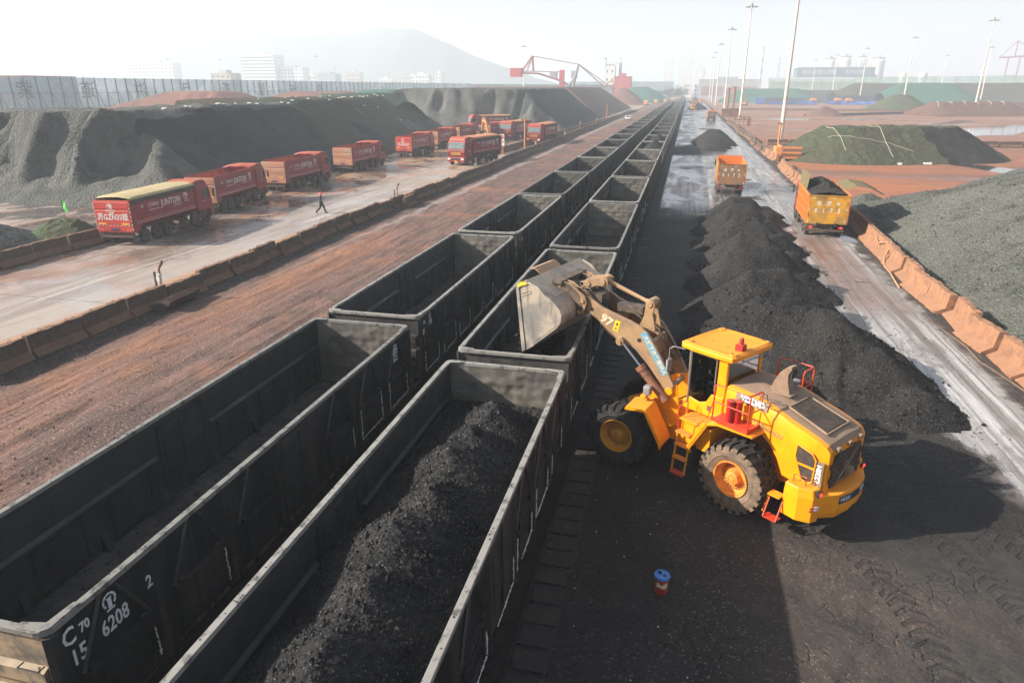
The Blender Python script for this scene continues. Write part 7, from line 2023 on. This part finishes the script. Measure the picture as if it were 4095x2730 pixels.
for i, (x, y, h) in enumerate(((24.5,395,10),(27.6,398,10.5),(25.5,430,9))):
    t = thing('rusty_column', 'rusty steel column by the far masts, %s from the left' % ordn(i+1), 'column', (x, y, 0), 0, 'rusty columns by the masts'); c = MB(); c.tube([(0,0,0),(0,0,h)], .7, 12); c.box(-.9,.9,-.9,.9,h,h+.4); c.obj('shaft', M_['rust'], t)
t = thing('rusty_shed', 'rusty plate shed beside the road just past the dark-tailed lorry', 'shed', (20.5, 285, 0)); c = MB(); c.box(-3.6,3.6,-2,2,0,2.6); c.obj('wall', M_['rust'], t); c = MB(); c.box(-3.8,3.8,-2.2,2.2,2.62,2.8); c.obj('roof', M_['boomd'], t); c = MB(); c.box(-1,.2,-2.1,-2.02,.1,1.9); c.obj('door', M_['boomd'], t)
t = thing('scaffold_frame', 'rusty scaffold of plates beside the second mast', 'scaffold', (20.0, 226, 0)); c = MB()
for x in (-1.8,-.4,1.0,2.4): c.box(x-.1,x+.1,-.2,.2,0,2.2+.5*(x < 0))
c.box(-1.9,2.5,-.1,.1,1.2,1.5); c.box(-1.9,2.5,-.1,.1,1.9,2.1); c.obj('frame', M_['rust'], t)
t = thing('stub_post', 'short dark stub post casting a shadow on the orange yard', 'post', (21.6, 216, 0)); c = MB(); c.prism([(-.5,0),(-.4,2.0),(.1,2.4),(.6,1.9),(.5,0)], -.3, .3, 'y'); c.obj('shaft', M_['rust'], t)
# trees
def tree(label, x, y, h, r, seed):
    t = thing('tree', label, 'tree', (x, y, 0), 0, 'trees by the plant buildings'); rnd = random.Random(seed)
    c = MB(); c.tube([(0,0,0),(.1,0,h*.4),(0,.2,h*.75)], [.3,.2,.08], 7)
    for k in range(5): a = k*1.3; c.tube([(0,0,h*.35+k*.3),(r*.6*cos(a),r*.6*sin(a),h*.6+k*.3)], [.12,.04], 5)
    c.obj('trunk', M_['boomd'], t)
    c = MB()
    cl = [(rnd.gauss(0,r*.45), rnd.gauss(0,r*.45), h*.62+rnd.gauss(0,h*.15)) for _ in range(14)]
    for _ in range(900):
        q = rnd.choice(cl); p = Vector(q)+Vector((rnd.gauss(0,1),rnd.gauss(0,1),rnd.gauss(0,.8)))*r*.22; s_ = .25+.3*rnd.random()
        u = Vector((rnd.gauss(0,1),rnd.gauss(0,1),rnd.gauss(0,1))).normalized(); v = u.cross(Vector((.3,.5,1))).normalized()
        c.add([p+u*s_, p+v*s_*.7, p-u*s_, p-v*s_*.7], [(0,1,2,3)])
    c.obj('crown', M_['tree'], t)
for i, (x, y, h, r) in enumerate(((-62,520,11,5),(-56,640,9,5),(-34,660,10,6),(-24,665,9,6),(-14,670,11,6),(-5,680,12,7),(-3,700,10,6),(-300,700,14,8),(-430,760,16,9),(-410,770,15,9))):
    tree('hazy bushy tree on the skyline, %s of the scattered trees' % ordn(i+1), x, y, h, r, i)
t = None
for i, (x, y) in enumerate(((-22,470),(-17,500),(-12,540),(-8,600),(-2,640))):
    q = thing('crane_truck', 'tiny orange vehicle at the end of the ore strip, %s from the camera' % ordn(i+1), 'vehicle', (x, y, 0), 0, 'tiny vehicles at the end of the ore strip'); c = MB(); c.box(-1.2,1.2,-3,1,.6,2.4); c.obj('body', M_['orange'], q); c = MB(); c.box(-1.2,1.2,1.1,3,.6,2.8); c.obj('cab', M_['bwhite'], q)
    c = MB()
    for a in (-2,0,2):
        for s in (1,-1): c.lathe([(s*1.0,.0),(s*1.0,.5),(s*1.25,.5),(s*1.25,0)], 12, 'x', 0, Matrix.Translation((0,a,.5)))
    c.obj('wheel', M_['ttyre'], q)

# hills -------------------------------------------------------------------
def prof(x, pts):
    if x <= pts[0][0]: return pts[0][1]
    for (a, b), (c_, d) in zip(pts, pts[1:]):
        if a <= x <= c_:
            t = (x-a)/(c_-a); t = t*t*(3-2*t)*.4+t*.6; return b+(d-b)*t
    return pts[-1][1]
def hill(name, y0, pts, dep):
    xs = fr(pts[0][0], pts[-1][0], 14); ys = fr(-dep, dep*1.3, dep/9); nx = len(xs)
    grid(name, xs, [y0+v for v in ys], lambda x, y: max(-5, prof(x, pts)*(1-min(1, abs((y-y0)/dep))**1.4) + 5*nz(x, y, .02, 3, 4) - 3), M_['hill'], kind='structure')
k = 1.0135
hill('hills', 1500, [(x*k, 10+(z-10)*k) for x, z in [(-2600,120),(-1900,140),(-1600,150),(-1500,150),(-1264,147),(-1100,136),(-970,128),(-830,122),(-700,124),(-616,134),(-560,128),(-500,104),(-426,74),(-351,48),(-250,18),(-170,0)]], 170)

# ---------------------------------------------------------------- haze, sky, sun, camera
HZ = float(0.0009)
mb = MB(); mb.box(-6500, 6500, -90, 6800, -6.2, 168)
o = mb.obj('haze', [], kind='stuff'); o['label'] = 'pale haze over the whole yard'; o['category'] = 'haze'
hm = bpy.data.materials.new('haze_air'); hm.use_nodes = True; nt = hm.node_tree; nt.nodes.clear()
ou = nt.nodes.new('ShaderNodeOutputMaterial'); pv = nt.nodes.new('ShaderNodeVolumePrincipled')
pv.inputs['Color'].default_value = (.80,.90,1,1); pv.inputs['Density'].default_value = HZ; pv.inputs['Anisotropy'].default_value = .15
nt.links.new(pv.outputs[0], ou.inputs['Volume']); o.data.materials.clear(); o.data.materials.append(hm)

w = bpy.data.worlds.new('World'); sc.world = w; w.use_nodes = True; nt = w.node_tree
bg = nt.nodes['Background']; sky = nt.nodes.new('ShaderNodeTexSky'); sky.sky_type = 'NISHITA'; sky.sun_disc = False
SV = Vector((-1.7, -.55, 1.0)).normalized(); el = math.asin(SV.z); az = atan2(SV.x, SV.y)
sky.sun_elevation = el; sky.sun_rotation = az; sky.air_density = 1.0; sky.dust_density = 1.5; sky.ozone_density = 1.0
hs = nt.nodes.new('ShaderNodeHueSaturation'); hs.inputs['Saturation'].default_value = .6; hs.inputs['Value'].default_value = 1.0
nt.links.new(sky.outputs[0], hs.inputs['Color']); nt.links.new(hs.outputs[0], bg.inputs[0]); bg.inputs[1].default_value = .065
l = bpy.data.lights.new('sun', 'SUN'); l.energy = 5.0; l.angle = radians(.5); l.color = (1, .90, .77)
lo = bpy.data.objects.new('sun', l); COL.objects.link(lo); lo.rotation_euler = SV.to_track_quat('Z', 'Y').to_euler()
cam = bpy.data.cameras.new('camera'); cam.lens = 24.0; cam.sensor_width = 36; cam.clip_end = 12000; cam.clip_start = .1
co = bpy.data.objects.new('camera', cam); COL.objects.link(co)
co.location = (4.1265, 0, 10.0162); co.rotation_euler = (pi/2-.3546, 0, .2384); sc.camera = co
sc.view_settings.view_transform = 'Standard'; sc.view_settings.look = 'None'; sc.view_settings.exposure = 1.32; sc.view_settings.gamma = 1
cy = sc.cycles; cy.max_bounces = 6; cy.diffuse_bounces = 2; cy.glossy_bounces = 2; cy.transparent_max_bounces = 12; cy.volume_bounces = 1
cy.use_denoising = True; cy.use_adaptive_sampling = True; cy.adaptive_threshold = .02; cy.sample_clamp_indirect = 6
